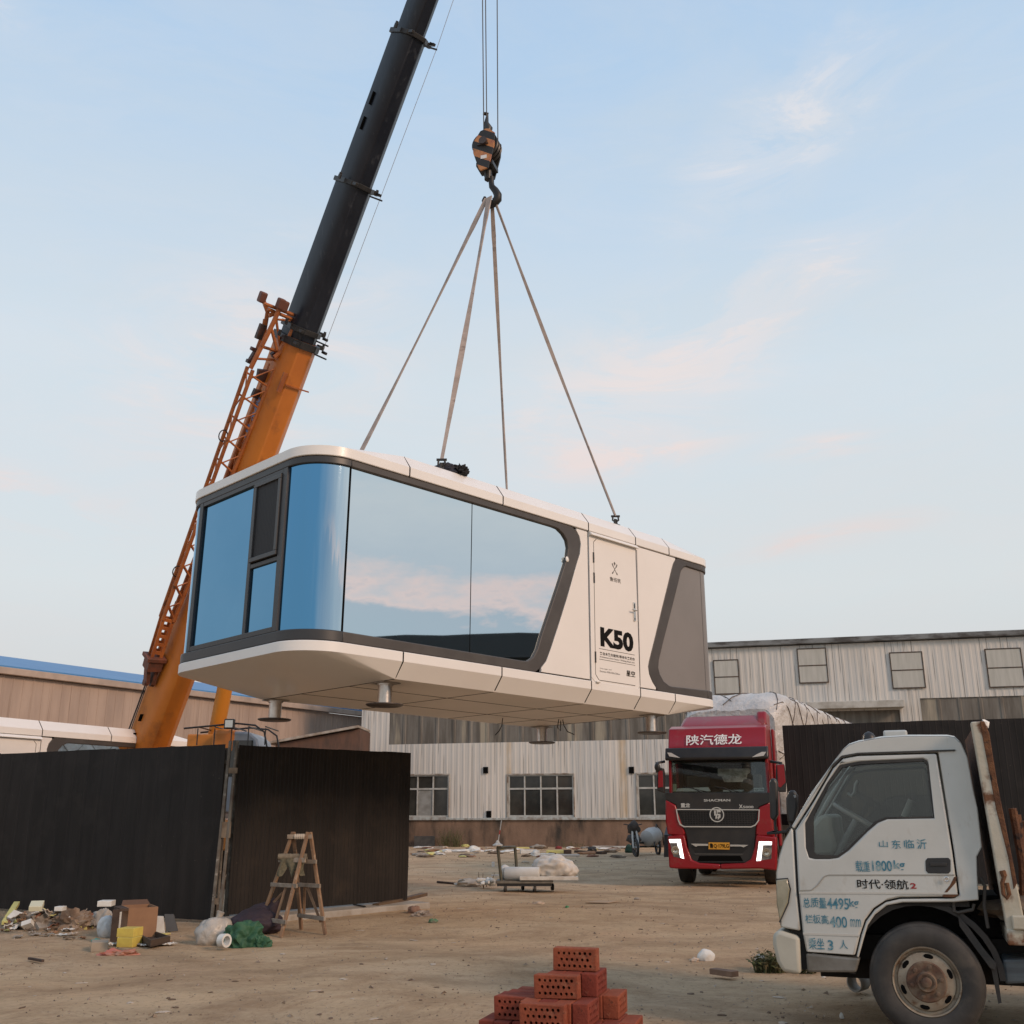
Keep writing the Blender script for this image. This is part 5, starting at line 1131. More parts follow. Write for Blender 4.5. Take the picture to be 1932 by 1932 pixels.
pF = [(207, 714), (330, 500), (480, 290), (520, 240), (560, 205), (620, 185), (760, 160), (920, 150), (1180, 150), (1222, 158), (1262, 196), (1300, 282), (1335, 480), (1362, 600), (1388, 840), (1356, 900), (1358, 1000), (1368, 1168),
      (1220, 1180), (900, 1182), (800, 1200), (726, 1257), (682, 1322), (656, 1410), (626, 1522), (612, 1514), (643, 1385), (673, 1296), (726, 1226), (793, 1181), (882, 1161), (1214, 1157), (1250, 1136), (1216, 868), (1118, 250), (620, 262), (518, 280), (459, 338), (335, 552), (224, 728)]
def side(near):
    f = (lambda d: (lambda a, c: (a, tb(c) + d, c))) if near else (lambda d: (lambda a, c: (a, CW - tb(c) - d, c)))
    return f
def panel(name, pts, d0, d1, near, mat, par=WT, bev=.012, hole=None):
    f = side(near); P_ = wp(pts); m = MB()
    if hole: holed(m, P_, wp(hole), f(d0), f(d1))
    else: m.prism(P_, f(d0), f(d1))
    return m.build(name, mat, par, bevel=bev, smooth=40)
dn = None
for near in (True, False):
    panel('corner_panel', pA, 0.006, .05, near, WPT)
    d_ = panel('door', pD, .0, .045, near, WPT, hole=pWin); dn = d_ if near else dn
    panel('cab_side', pF, .006, .05, near, WPT, bev=.01)
    P0, P1 = wp(pWin), wp(pGl)
    f = side(near); m = MB(); holed(m, P0, P1, f(.004), f(.04)); m.build('window_rubber', pbr('rubber', (.02,)*3), d_, bevel=.004)
    m = MB(); m.prism(wp(pGl), f(.028), f(.032)); m.build('window_glass', glass('cab_glass', (.86, .90, .88), .92), d_)
# shell between the two sides: roof, back, front below the windshield
def station(pts, rise):
    out_ = []
    for (a, c) in pts:
        o = tb(c) + .006; row = []
        for t in (0, .03, .08, .2, .5, .8, .92, .97, 1): row.append((a, o + (CW - 2*o)*t, c + rise*(1 - (2*t-1)**4)))
        out_.append(row)
    return out_
roofp = wp([(484, 288), (522, 238), (560, 205), (620, 185), (760, 160), (920, 150), (1180, 150), (1222, 158), (1262, 196), (1300, 282)])
m = MB(); m.loft(station(roofp, .035), closed=False, caps=False); m.build('cab_roof', WPT, WT, smooth=50)
backp = wp([(1300, 282), (1335, 480), (1362, 600), (1388, 840), (1356, 900), (1358, 1000), (1368, 1168)]); m = MB(); m.loft(station(backp, .0), closed=False, caps=False); m.build('cab_back', WPT, WT, smooth=50)
frp = wp([(207, 716), (160, 800), (130, 900), (113, 1000), (119, 1190), (146, 1335)]); m = MB(); m.loft(station(frp, .0), closed=False, caps=False); m.build('cab_front', WPT, WT, smooth=50)
wsp = wp([(212, 716), (332, 502), (480, 292)]); m = MB(); m.loft(station(wsp, .0), closed=False, caps=False); m.build('windshield', MATS['cab_glass'], WT, smooth=50)
m = MB(); a0, c0 = w4(770, 152); a1, c1 = w4(925, 148); m.box((a0, .35, c0), (a1, CW-.35, c0+.062)); m.build('roof_hatch', WPT, WT, bevel=.015)
a0, c0 = w4(690, 178, .2); m = MB(); m.lathe([(.05, 0), (.047, .03), (.03, .055), (.005, .068)], (a0, .22, c0-.004), (0, 0, 1), 16); m.build('roof_lamp', BLKPL, WT, smooth=50)
# dark liner that shows in the panel gaps, floor and rear wall of the cabin
LIN = pbr('cab_liner', (.02, .019, .018), .9)
f = side(True)
for near in (True, False):
    f = side(near); m = MB()
    for seam in ([(215, 735), (240, 1110), (275, 1365), (302, 1490), (330, 1488), (290, 1360), (262, 1108), (245, 742)], [(1108, 256), (1206, 870), (1245, 1132), (1222, 1150), (1195, 1140), (1195, 1120), (1185, 870), (1090, 262)], [(605, 1512), (640, 1385), (668, 1295), (722, 1222), (792, 1176), (882, 1156), (1215, 1152), (1215, 1140), (880, 1144), (790, 1160), (712, 1210), (655, 1290), (625, 1380), (595, 1500)], [(455, 345), (518, 286), (620, 268), (1112, 255), (1112, 268), (620, 282), (530, 298), (470, 352)]): m.prism(wp(seam), f(.02), f(.055))
    m.build('gap_liner', LIN, WT)
m = MB(); a0, c0 = w4(285, 1380); a1, _ = w4(1300, 1100); cfl = w4(700, 1160)[1]; m.box((a0, .05, cfl - .04), (a1, CW-.05, cfl)); ab, cb_ = w4(1240, 300); m.box((w4(1215, 900)[0], .05, cfl), (w4(1250, 900)[0], CW-.05, w4(1240, 720)[1])); m.build('cab_floor', LIN, WT)
SEAT = pbr('cab_beige', (.42, .39, .33), .8, col2=(.34, .31, .26), scale=4)
m = MB(); a, c = w4(410, 760, .6)
m.prism(wp([(345, 700), (400, 640), (450, 632), (470, 660), (475, 720), (500, 830), (480, 890), (345, 895)], .5), lambda a, c: (a, .35, c), lambda a, c: (a, 1.45, c)); m.build('dashboard', SEAT, WT, bevel=.05, smooth=40)
m = MB(); a, c = w4(620, 660, .45); pts = []
for k in range(25): t = 2*math.pi*k/24; pts.append((a + .16*math.cos(t), .42 + .20*math.sin(t), c - .10*math.cos(t)))
m.tube(pts, .016, 8, False); m.tube([(a, .42, c), (a-.2, .42, c-.30)], .025, 8); m.build('steering_wheel', pbr('wheel_grey', (.28, .26, .24), .6), WT, smooth=50)
m = MB()
for b in (.12, .95): m.prism(wp([(880, 900), (1160, 900), (1180, 720), (1150, 640), (1080, 640), (1050, 830), (880, 850)], .4), lambda a, c: (a, b, c - .12), lambda a, c: (a, b + .62, c - .12))
m.build('seat', pbr('seat_grey', (.12, .12, .12), .9), WT, bevel=.04)
m = MB(); q = wp([(620, 430), (605, 455), (600, 500), (580, 525), (555, 505)], 1.5); m.tube([(a, 1.52, c) for a, c in q], .014, 8); m.tube([(w4(955, 550, .8)[0], .8, w4(955, 550, .8)[1]), (w4(910, 655, .8)[0], .8, w4(910, 655, .8)[1])], .03, 8); m.build('grab_handle', pbr('handle_grey', (.35, .34, .31), .6), WT, smooth=50)
# door furniture
f = side(True)
q = wp([(1050, 908), (1180, 906), (1194, 920), (1194, 990), (1180, 1004), (1055, 1002), (1040, 985), (1038, 925)])
m = MB(); m.prism(q, f(-.004), f(.01)); dh = m.build('handle_recess', BLKPL, dn, bevel=.003)
q = wp([(1065, 935), (1170, 935), (1170, 958), (1065, 958)]); m = MB(); m.prism(q, f(-.012), f(-.004)); m.build('door_handle', pbr('rubber', (.02,)*3), dh, bevel=.004) if 0 else m.build('door_handle', RUBBER, dn, bevel=.004)
a, c = w4(1168, 1038); m = MB(); m.lathe([(.018, -.008), (.014, -.01), (.006, -.006)], (a, .0, c), (0, 1, 0), 16); m.build('door_lock', CHR, dn)
# pressed creases: thin raised lips
CRS = pbr('crease_white', (.50, .49, .45), .4)
def lip(pts, w_=.007):
    m = MB()
    q = wp(pts)
    for (a0, c0), (a1, c1) in zip(q[:-1], q[1:]): m.bar((a0, tb(c0) - .001, c0), (a1, tb(c1) - .001, c1), .006, w_, (0, 0, 1) if abs(a1-a0) > abs(c1-c0)*.5 else (1, 0, 0))
    return m
lip([(262, 1108), (335, 1105), (372, 1075), (412, 1022), (440, 1012), (1218, 1012)]).build('door_crease', pbr('crease_shade', (.30, .285, .25), .5), dn)  # belt crease: its thin shade is put into this lip's darker colour
lip([(258, 1122), (1236, 1126)], .012).build('door_crease', CRS, dn)
lip([(284, 1372), (660, 1386)], .014).build('door_crease', CRS, dn) if 0 else lip([(284, 1372), (632, 1384)], .014).build('door_crease', CRS, dn)
lip([(462, 336), (519, 277), (620, 259), (1222, 239), (1222, 236)], .012).build('roof_gutter', pbr('gutter_dark', (.035, .033, .03), .6), WT)
RUST = pbr('rust_patch', (.12, .05, .02), .9, col2=(.05, .025, .015), scale=14)
m = MB(); m.prism(wp([(1215, 1025), (1232, 1022), (1225, 1060), (1190, 1100), (1165, 1128), (1158, 1148), (1142, 1144), (1160, 1112), (1190, 1075)]), f(-.0015), f(.002)); m.prism(wp([(1165, 1128), (1240, 1128), (1244, 1136), (1212, 1150), (1150, 1148)]), f(-.0025), f(.002)); m.build('rust_spot', RUST, dn)
# stencilled lettering
STN = pbr('stencil_blue', (.045, .17, .235), .6, col2=(.22, .32, .34), scale=24, lo=.52, hi=.62)
def wtext(body, x0, yt, x1, yb, mat, bold=0.0):
    a0, c0 = w4(x0, yb); a1, c1 = w4(x1, yt); b = tb((c0+c1)/2)
    S_ = Matrix(((1, 0, 0, 0), (0, 1, .06, -.9*.06 - .0015), (0, 0, 1, 0), (0, 0, 0, 1))); text(body, mat, dn, wfz.M @ S_, (a0, c0, a1, c1), bold)
wtext('山', 752, 800, 803, 840, STN, .01); wtext('东', 832, 796, 882, 850, STN, .01); wtext('临', 908, 794, 966, 848, STN, .01); wtext('沂', 988, 790, 1042, 852, STN, .01)
wtext('载', 610, 924, 650, 992, STN, .006); wtext('重', 656, 928, 692, 990, STN, .006); wtext('1800', 712, 924, 828, 988, STN, .02); wtext('kg', 846, 922, 908, 990, STN, .02)
wtext('时代·领航', 618, 1042, 930, 1096, INK, .012); wtext('2', 946, 1062, 980, 1096, pbr('red_ink', (.28, .02, .02), .5), .03)
wtext('总', 285, 1152, 324, 1212, STN, .01); wtext('质', 332, 1152, 376, 1212, STN, .01); wtext('量', 384, 1154, 424, 1216, STN, .01); wtext('4495', 434, 1156, 562, 1222, STN, .012); wtext('kg', 570, 1158, 624, 1222, STN, .02)
wtext('栏', 300, 1256, 340, 1308, STN, .01); wtext('板', 346, 1256, 390, 1310, STN, .01); wtext('高', 398, 1258, 438, 1314, STN, .01); wtext('400', 452, 1268, 552, 1334, STN, .012); wtext('mm', 578, 1284, 638, 1330, STN, .0)
wtext('乘坐', 322, 1400, 412, 1468, STN, .01); wtext('3', 440, 1412, 468, 1474, STN, .02); wtext('人', 512, 1412, 556, 1466, STN, .01)
# headlamp, bumper, step, mirrors
m = MB(); m.prism(wp([(116, 1042), (184, 1036), (201, 1100), (190, 1182), (140, 1296), (120, 1185)]), f(-.012), f(.03)); hl = m.build('headlight', pbr('lamp_amber', (.22, .20, .13), .12, col2=(.34, .31, .22), scale=6, coat=.6), WT, bevel=.008, smooth=40)
m = MB(); m.prism(wp([(112, 1036), (188, 1030), (208, 1100), (195, 1188), (142, 1306), (134, 1300), (186, 1182), (197, 1100), (180, 1042), (112, 1046)]), f(-.008), f(.02)); m.build('lamp_bezel', BLKPL, hl)
bmp = wp([(96, 1380), (132, 1350), (262, 1392), (274, 1626), (162, 1612), (122, 1545), (97, 1440)])
m = MB(); m.prism(bmp, lambda a, c: (a, -.03, c), lambda a, c: (a, CW+.03, c)); m.build('bumper', WPR, WT, bevel=.03, smooth=40, seg=3)
m = MB(); m.prism(wp([(140, 1330), (275, 1362), (300, 1490), (310, 1600), (275, 1600), (262, 1392)]), lambda a, c: (a, .03, c), lambda a, c: (a, CW-.03, c)); m.build('gap_liner', LIN, WT)
m = MB(); m.prism(wp([(300, 1492), (636, 1524), (612, 1612), (312, 1610)]), f(.0), f(.12)); STP = m.build('step_board', pbr('step_alu', (.20, .19, .17), .5, .3, col2=(.13, .12, .10), scale=5), WT, bevel=.015)
m = MB()
for k in range(22): a, c = w4(345 + k*11.5, 1502 + k*1.2); m.box((a-.006, -.012, c-.010), (a+.006, .0, c+.006))
m.build('step_tread', pbr('tread', (.45, .44, .41), .5, .4), STP)
for pts, b in (([(76, 440), (90, 412), (112, 418), (126, 445), (130, 640), (108, 680), (82, 660)], 1.98), ([(180, 540), (195, 492), (228, 486), (250, 520), (252, 600), (235, 690), (190, 690), (182, 620)], 1.86)):
    q = wp(pts, b); m = MB(); m.ac(q, b-.05, b+.05); mr = m.build('wing_mirror', BLKPL, WT, bevel=.02, smooth=40)
    q = wp([(108, 660), (112, 740), (60, 755), (180, 745), (215, 705)] if b > 1.9 else [(215, 680), (205, 720)], b); m = MB(); m.tube([(a, b, c) for a, c in q], .014, 8); m.build('mirror_arm', BLKPL, mr, smooth=40)
q = wp([(222, 518), (236, 518), (240, 532), (228, 536)], 1.8); m = MB(); m.ac(q, 1.80, 1.808); m.build('mirror_knob', pbr('knob', (.2, .22, .23), .3), WT)
# wheels
wc, wcz = w4(1046, 1672); WR = wcz
TYR = pbr('dusty_tyre', (.030, .028, .026), .75, col2=(.055, .050, .044), scale=5, dirt=(.12, .095, .07), dscale=2.5, dlo=.52, dhi=.80)
RIMM = pbr('dirty_rim', (.30, .26, .20), .55, .2, col2=(.20, .155, .11), scale=6, dirt=(.13, .065, .03), dscale=9, dlo=.55, dhi=.68)
HUBR = pbr('rusty_hub', (.13, .065, .04), .85, col2=(.075, .042, .028), scale=12, dirt=(.19, .145, .10), dscale=7, dlo=.46, dhi=.66)
def wheel(a, b, sx):
    o = (a, b, WR); k = WR
    m = MB(); m.lathe([(k*.60, .0), (k*.66, -.012), (k*.80, -.018), (k*.90, -.010), (k*.94, .004), (k*.945, .012), (k*.985, .022), (k, .05), (k, .15), (k*.985, .185), (k*.9, .21), (k*.6, .2)], o, (0, sx, 0), 64, False); wl = m.build('wheel', TYR, WT, smooth=32)
    m = MB(); m.lathe([(k*.60, .004), (k*.585, -.004), (k*.565, .0), (k*.55, .03), (k*.51, .034), (k*.49, .014), (k*.36, .0), (k*.35, .0)], o, (0, sx, 0), 64, False); rm = m.build('rim', RIMM, wl, smooth=30)
    m = MB(); m.lathe([(k*.352, .0), (k*.33, -.008), (k*.18, -.006), (k*.17, -.03), (k*.155, -.038), (k*.125, -.036), (k*.12, -.03), (k*.09, -.028), (k*.085, -.05), (k*.06, -.056), (.002, -.057)], o, (0, sx, 0), 48); 
    for q in range(6): t = q*math.pi/3 + .2; m.lathe([(.014, .0), (.014, -.022), (.008, -.024)], (a + math.cos(t)*k*.26, b, WR + math.sin(t)*k*.26), (0, sx, 0), 8)
    m.build('hub', HUBR, wl, smooth=40)
    for q in range(6):
        m = MB(); t = q*math.pi/3 + .35; c_ = V((a + math.cos(t)*k*.435, b, WR + math.sin(t)*k*.435)); u = V((-math.sin(t), 0, math.cos(t))); r = V((math.cos(t), 0, math.sin(t)))
        n_ = V((0, sx, 0)); pts = [c_ + u*k*.085*math.cos(z) + r*k*.042*math.sin(z) for z in [2*math.pi*i/14 for i in range(14)]]
        m.loft([[p + n_*.0045 for p in pts], [p + n_*.03 for p in pts]]); m.build('hand_hole', BLACK, wl)
wheel(wc, .0, 1); wheel(wc, CW, -1)
for a in (wc + 2.55,): wheel(a, .02, 1); wheel(a, CW-.02, -1)
# arch liner, mudguard, chassis
m = MB(); ar = [(wc + (WR+.13)*math.cos(t), WR + .02 + (WR+.13)*math.sin(t)) for t in [math.pi*k/16 for k in range(17)]]; ar2 = [(wc + (WR+.09)*math.cos(t), WR + .02 + (WR+.09)*math.sin(t)) for t in [math.pi*k/16 for k in range(17)]]
m.loft([[(a, .06, c), (a, .60, c), (a2, .60, c2_), (a2, .06, c2_)] for (a, c), (a2, c2_) in zip(ar, ar2)]); m.build('wheel_arch', TBK, WT)
m = MB(); m.box((wc-.75, .55, .30), (wc+.75, 1.17, .9)); m.box((wc-.6, .4, .45), (wc+3.9, .55, .62)); m.box((wc-.6, 1.17, .45), (wc+3.9, 1.32, .62)); m.box((wc-.1, .2, WR-.06), (wc+.1, CW-.2, WR+.06)); m.build('chassis_frame', pbr('chassis_dark', (.012, .011, .010), .8), WT)
m = MB(); m.prism(wp([(1240, 1262), (1300, 1330), (1400, 1470), (1450, 1530), (1478, 1560), (1470, 1600), (1440, 1590), (1350, 1470), (1250, 1330)]), lambda a, c: (a, .02, c), lambda a, c: (a, .4, c)); m.prism(wp([(1440, 1560), (1478, 1560), (1512, 1810), (1492, 1815)]), lambda a, c: (a, .05, c), lambda a, c: (a, .08, c)); m.build('mud_flap', RUBBER, WT)
m = MB(); m.tube([V((a, .05, c)) for a, c in wp([(1212, 1180), (1215, 1235), (1240, 1245), (1330, 1225), (1338, 1190)], .05)], .012, 8); m.tube([V((a, .07, c)) for a, c in wp([(1375, 1030), (1405, 1080), (1400, 1200), (1425, 1340)], .07)], .012, 8); m.build('bracket_rod', pbr('rod_dark', (.05, .045, .04), .7), WT, smooth=40)
# load bed: rusty bulkhead post, bulkhead, floor edge
RWP = pbr('rusty_white', (.50, .47, .39), .6, col2=(.40, .36, .27), scale=3, dirt=(.14, .055, .02), dscale=4.2, dlo=.56, dhi=.66, bump=.004, bscale=20)
m = MB(); m.ac(wp([(1315, 70), (1392, 64), (1500, 560), (1560, 860), (1640, 1260), (1660, 1438), (1552, 1442), (1520, 1250), (1400, 560)]), -.05, .05); m.build('bulkhead_post', RWP, WT, bevel=.01)
RSD = pbr('deep_rust', (.085, .035, .018), .9, col2=(.16, .07, .03), scale=9, dirt=(.02, .012, .01), dscale=13, dlo=.55, dhi=.65, bump=.012, bscale=30)
m = MB(); m.ac(wp([(1372, 66), (1400, 66), (1430, 140), (1478, 440), (1530, 700), (1562, 860), (1600, 1060), (1580, 1100), (1545, 900), (1470, 600), (1420, 330), (1385, 150)]), -.056, .04); m.build('rust_edge', RSD, WT, bevel=.006)
m = MB(); a, c = w4(1408, 82); m.blob((a, -.03, c), (.03, .02, .03), .5, 2, 3, 2); m.build('torn_tape', pbr('tape', (.8, .8, .8)), WT)
a0, c0 = w4(1345, 90, .05); a1, c1 = w4(1560, 1300, .05)
m = MB(); m.hexa([(w4(1530, 1240)[0], .06, w4(1530, 1240)[1]), (w4(1580, 1240)[0], .06, w4(1530, 1240)[1]), (w4(1580, 1240)[0], CW+.08, w4(1530, 1240)[1]), (w4(1530, 1240)[0], CW+.08, w4(1530, 1240)[1])], [(w4(1340, 90)[0], .06, c0), (w4(1375, 90)[0], .06, c0), (w4(1375, 90)[0], CW+.08, c0), (w4(1340, 90)[0], CW+.08, c0)]); m.build('bulkhead', RSD, WT)
m = MB(); bc0 = w4(1550, 1440)[1]; bc1 = w4(1530, 1255)[1]; ax0 = w4(1522, 1255)[0]; m.box((ax0, -.06, bc0), (ax0 + 4.0, CW+.12, bc0+.10)); m.box((ax0+.04, -.08, bc0+.1), (ax0 + 4.0, -.03, bc1)); m.build('load_bed', RWP, WT, bevel=.01)
m = MB(); q = wp([(1525, 1015), (1512, 1060), (1520, 1130), (1540, 1155), (1555, 1130), (1540, 1060)], -.07); m.tube([(a, -.075, c) for a, c in q], .014, 8); m.tube([(a, -.07, c) for a, c in wp([(1512, 985), (1525, 1020)], -.07)], .02, 8); m.build('latch_hook', RSD, WT, smooth=40)
m = MB(); q = wp([(1512, 1532), (1700, 1530), (1700, 1680), (1530, 1690)], .1); m.ac(q, .10, .5); m.build('tool_box', pbr('blue_grey_steel', (.10, .125, .14), .5, col2=(.07, .08, .09), scale=4, stretch=(.3, 1, 6)), WT, bevel=.02)
CG = thing('scrap_bundle', 'brown rusty scrap pieces leaning on the bed of the white truck', 'scrap', wfz.M @ V((ax0 + .5, .5, bc0+.1)))
m = MB(); 
for k, (x, y, r) in enumerate(((1590, 860, .03), (1610, 900, .035), (1640, 850, .04), (1670, 900, .03))): 
    p = wfz.M @ V((w4(x, y, .3)[0], .3 + .08*k, bc0 + .1)); q = wfz.M @ V((w4(x-14+k*6, 600 + k*30, .3)[0], .3+.08*k, w4(x, 600 + k*40, .3)[1])); m.tube([p, p.lerp(q, .5) + V((.03, 0, 0)), q], r, 8)
m.build('iron_bar', RSD, CG, world=True)
m = MB(); a, c = w4(1640, 1210, .25); m.blob(wfz.M @ V((a + .2, .4, bc0 + .2)), (.45, .3, .16), .5, 2, 6, 3, flat=.4); m.build('scrap_lump', pbr('brown_scrap', (.09, .06, .04), .9, col2=(.16, .12, .08), scale=8), CG, world=True)
random.seed(21)
# ------------------------------------------------------------------ brick pile
BK = pbr('fired_brick', (.265, .066, .037), .92, spec=.2, col2=(.18, .046, .029), scale=9, lo=.35, hi=.7, dirt=(.29, .12, .075), dscale=24, dlo=.56, dhi=.72, bump=.005, bscale=45, spots=(.07, .03, .022), sscale=20, slo=.64, shi=.72, objrand=.34)
def brick_mesh(seed, sx=.25, sy=.09, sz=.119):
    random.seed(seed); bm = bmesh.new(); bmesh.ops.create_cube(bm, size=1)
    for v in bm.verts: v.co = V((v.co.x*sx, v.co.y*sy, v.co.z*sz)) + V((random.uniform(-.002, .002), random.uniform(-.0015, .0015), random.uniform(-.002, .002)))
    bmesh.ops.bevel(bm, geom=bm.edges[:], offset=.006, segments=2, affect='EDGES', profile=.6)
    me = bpy.data.meshes.new('brick_raw'); bm.to_mesh(me); bm.free(); o = bpy.data.objects.new('brick_raw', me); COL.objects.link(o)
    hm = MB()
    for r_, n in ((0, 7), (1, 6), (2, 7)):
        for k in range(n):
            x = (k - (n-1)/2)*.0305 + random.uniform(-.0012, .0012); z = (1-r_)*.033 + random.uniform(-.001, .001); rr = .0088 + random.uniform(-.0012, .0006)
            hm.tube([(x, -sy, z), (x, sy, z)], rr, 9)
    h = hm.build('hole_raw', BLACK); md = o.modifiers.new('b', 'BOOLEAN'); md.object = h; md.operation = 'DIFFERENCE'; md.solver = 'EXACT'
    bpy.context.view_layer.update(); m2 = bpy.data.meshes.new_from_object(o.evaluated_get(bpy.context.evaluated_depsgraph_get()))
    bpy.data.objects.remove(o); bpy.data.objects.remove(h)
    m2.materials.clear(); m2.materials.append(BK); m2.name = 'brick'
    bm = bmesh.new(); bm.from_mesh(m2)
    for v in bm.verts:
        if abs(v.co.y) > sy*.3: v.co += V((0, .0016*noise.noise(v.co*60), 0)); 
        if abs(v.co.z) > sz*.45 or abs(v.co.x) > sx*.47: v.co += V((noise.noise(v.co*45), noise.noise(v.co*50 + V((3,1,2))), noise.noise(v.co*40 + V((7,3,1)))))*.0032
    bm.to_mesh(m2); bm.free(); return m2
BMS = [brick_mesh(s) for s in (1, 2, 3, 4)]
by = R(17); bo = yp(838.5 + .20254*1013, 1761 + .20254*345, 6.35); RH = .121; bz0 = bo.z - 6*RH
bfr = Frame((bo.x, bo.y, 0), (math.cos(by), -math.sin(by), 0), (math.sin(by), math.cos(by), 0), (0, 0, 1))
NB_ = [0]
def brick(kind, a, b, row, lab='red perforated brick in the lower courses of the pile', yaw=0.0, roll=0.0, dz=0):
    me = BMS[NB_[0] % 4]; o = bpy.data.objects.new('brick', me); COL.objects.link(o); NB_[0] += 1
    j = lambda s: random.uniform(-s, s)
    z = bz0 + (6 - row)*RH + .0595 + dz
    if kind == 'F': M = Matrix.Translation((a + .125 + j(.006), b + .045 + j(.008), z)) @ Matrix.Rotation(yaw + j(.05), 4, 'Z') @ Matrix.Rotation(roll + j(.008), 4, 'Y')
    else: M = Matrix.Translation((a + .045 + j(.002), b + .125 + j(.018), z)) @ Matrix.Rotation(math.pi/2 + yaw + j(.022), 4, 'Z')
    o.matrix_basis = bfr.M @ M; tag(o, lab, 'brick', 'bricks of the pile'); return o
brick('F', 0, 0, 0, 'single red perforated brick on the very top of the pile')
brick('F', -.065, -.165, 1, 'second highest brick of the pile with its holes facing the camera')
brick('P', .178, -.068, 1, 'brick under the top one turned with its holes to the right'); brick('P', .082, -.07, 1, 'brick hidden under the topmost brick of the pile'); brick('P', -.014, -.072, 1, 'brick peeping out behind the left end of the second highest brick')
brick('F', -.30, -.165, 2, 'brick on the left shoulder of the pile with its holes facing the camera')
for k in range(3): brick('F', -.295 + k*.02, -.065 + k*.098, 2, ['flat topped brick right behind the left shoulder brick', 'middle brick of the left shoulder row', 'rearmost brick of the left shoulder row'][k])
brick('F', -.10, -.35, 2, 'grey topped brick in the front middle of the pile', roll=0)
for k in range(4): brick('P', -.115 + k*.097, -.255, 2)
for k in range(3): brick('P', .085 + k*.097, .01, 2)
brick('P', .285, -.19, 2, 'brick on the right flank of the pile with its holes facing sideways') if 0 else None
for k in range(3): brick('P', -.385 + k*.097, -.20, 3, ['leftmost end-on brick low on the pile', 'end-on brick second from the left low on the pile', 'end-on brick third from the left low on the pile'][k])
for k in range(5): brick('P', -.094 + k*.097, -.26, 3)
brick('F', -.02, -.46, 3, 'slightly tilted brick at the near foot of the pile', yaw=-.10, roll=-.035)
brick('F', -.13, -.36, 3); brick('F', .125, -.36, 3)
for k in range(6): brick('P', -.20 + k*.097, .0, 3)
brick('P', .382, -.05, 3)
for r in (4, 5, 6):
    for k in range(9):
        for b in (-.52, -.265, -.01): brick('P', -.385 + k*.0965 + .01*(r % 2), b, r)
# ------------------------------------------------------------------ wooden trestle ladder
WD = pbr('weathered_wood', (.27, .165, .095), .8, col2=(.17, .10, .06), scale=9, stretch=(1, 1, .25), dirt=(.36, .27, .19), dscale=14, dlo=.58, dhi=.7)
WDG = pbr('grey_wood', (.30, .25, .20), .85, col2=(.20, .155, .115), scale=10)
def z2p(x, y): return (447.2 + .20254*x, 1509.4 + .20254*y)
fD, fA, fC, fB = gp(*z2p(185, 1225)), gp(*z2p(407, 1268)), gp(*z2p(600, 1198)), gp(*z2p(822, 1238))
ym = (fA.y + fB.y + fC.y + fD.y)/4
tP, tQ = yp(*z2p(522, 300), ym - .05), yp(*z2p(678, 300), ym)
LD = thing('step_ladder', 'rough wooden trestle ladder standing in front of the ribbed black hoarding', 'ladder', ((fA+fB)/2))
offv = V((.0, .03, 0))
for p, q, lb in ((tP, fD, 0), (tQ - V((.02, .03, 0)), fA, 0), (tP + offv, fC, 1), (tQ + offv, fB, 1)):
    m = MB(); m.bar(p, q - V((0, 0, .02)), .042, .042, (.3, 1, 0)); m.build('leg', WD, LD, world=True, bevel=.005)
def lerpz(p, q, z): return p.lerp(q, (p.z - z)/(p.z - q.z))
def rung(p, q, fp, fq, z, w_=.05, ext=.05, mat=WDG, nm='rung'):
    a, b = lerpz(p, fp, z), lerpz(q, fq, z); d = (b-a).normalized(); m = MB(); m.bar(a - d*ext - V((0, .025, 0)), b + d*ext - V((0, .025, 0)), .03, w_, (0, 0, 1)); return m.build(nm, mat, LD, world=True, bevel=.004)
ht = tP.z
rung(tP, tQ, fD, fA, ht*.955, .055, .05); rung(tP, tQ, fD, fA, ht*.72, .06, .06); rung(tP, tQ, fD, fA, ht*.47); rung(tP, tQ, fD, fA, ht*.13)
rung(tP, tQ, fC, fB, ht*.70, .05, .04); rung(tP, tQ, fC, fB, ht*.46); rung(tP, tQ, fC, fB, ht*.14)
def mid(p, q, fp, fq, z, t): return lerpz(p, fp, z).lerp(lerpz(q, fq, z), t)
m = MB(); m.bar(mid(tP, tQ, fD, fA, ht*.46, .6), mid(tP, tQ, fD, fA, ht*.12, .62), .03, .03, (0, 1, 0)); m.build('brace', WD, LD, world=True)
m = MB(); m.bar(mid(tP, tQ, fD, fA, ht*.40, .55), mid(tP, tQ, fD, fA, ht*.30, .28), .028, .028, (0, 1, 0)); m.build('brace', WD, LD, world=True)
m = MB(); m.bar(mid(tP, tQ, fC, fB, ht*.45, .35), mid(tP, tQ, fC, fB, ht*.12, .15), .03, .03, (0, 1, 0)); m.build('brace', WD, LD, world=True)
m = MB(); m.bar(mid(tP, tQ, fC, fB, ht*.45, .45), mid(tP, tQ, fC, fB, ht*.10, .88), .03, .03, (0, 1, 0)); m.build('brace', WD, LD, world=True)
m = MB(); a = lerpz(tP, fD, ht*.955); b = lerpz(tQ, fA, ht*.955)
for k in range(5): c = a.lerp(b, .25 + k*.12); m.lathe([(.034, -.012), (.037, 0), (.034, .012)], c - V((0, .025, 0)), (b-a), 8)
m.build('rope_lashing', pbr('pale_rope', (.46, .40, .33), .9), LD, world=True)
c0 = mid(tP, tQ, fD, fA, ht*.74, .5); RG = thing('netting_rag', 'olive netting rag hanging over the middle step of the ladder', 'rag', c0)
m = MB()
def rag(u, v):
    x = -.17 + u*.34; dr = (.13 + .13*abs(math.sin(u*7.3 + 1)) + .05*noise.noise(V((u*9, 2, 2))))*v
    return V((x + .02*math.sin(v*5+u*8), -.055 - .02*math.sin(u*17)*v, .03 - dr))
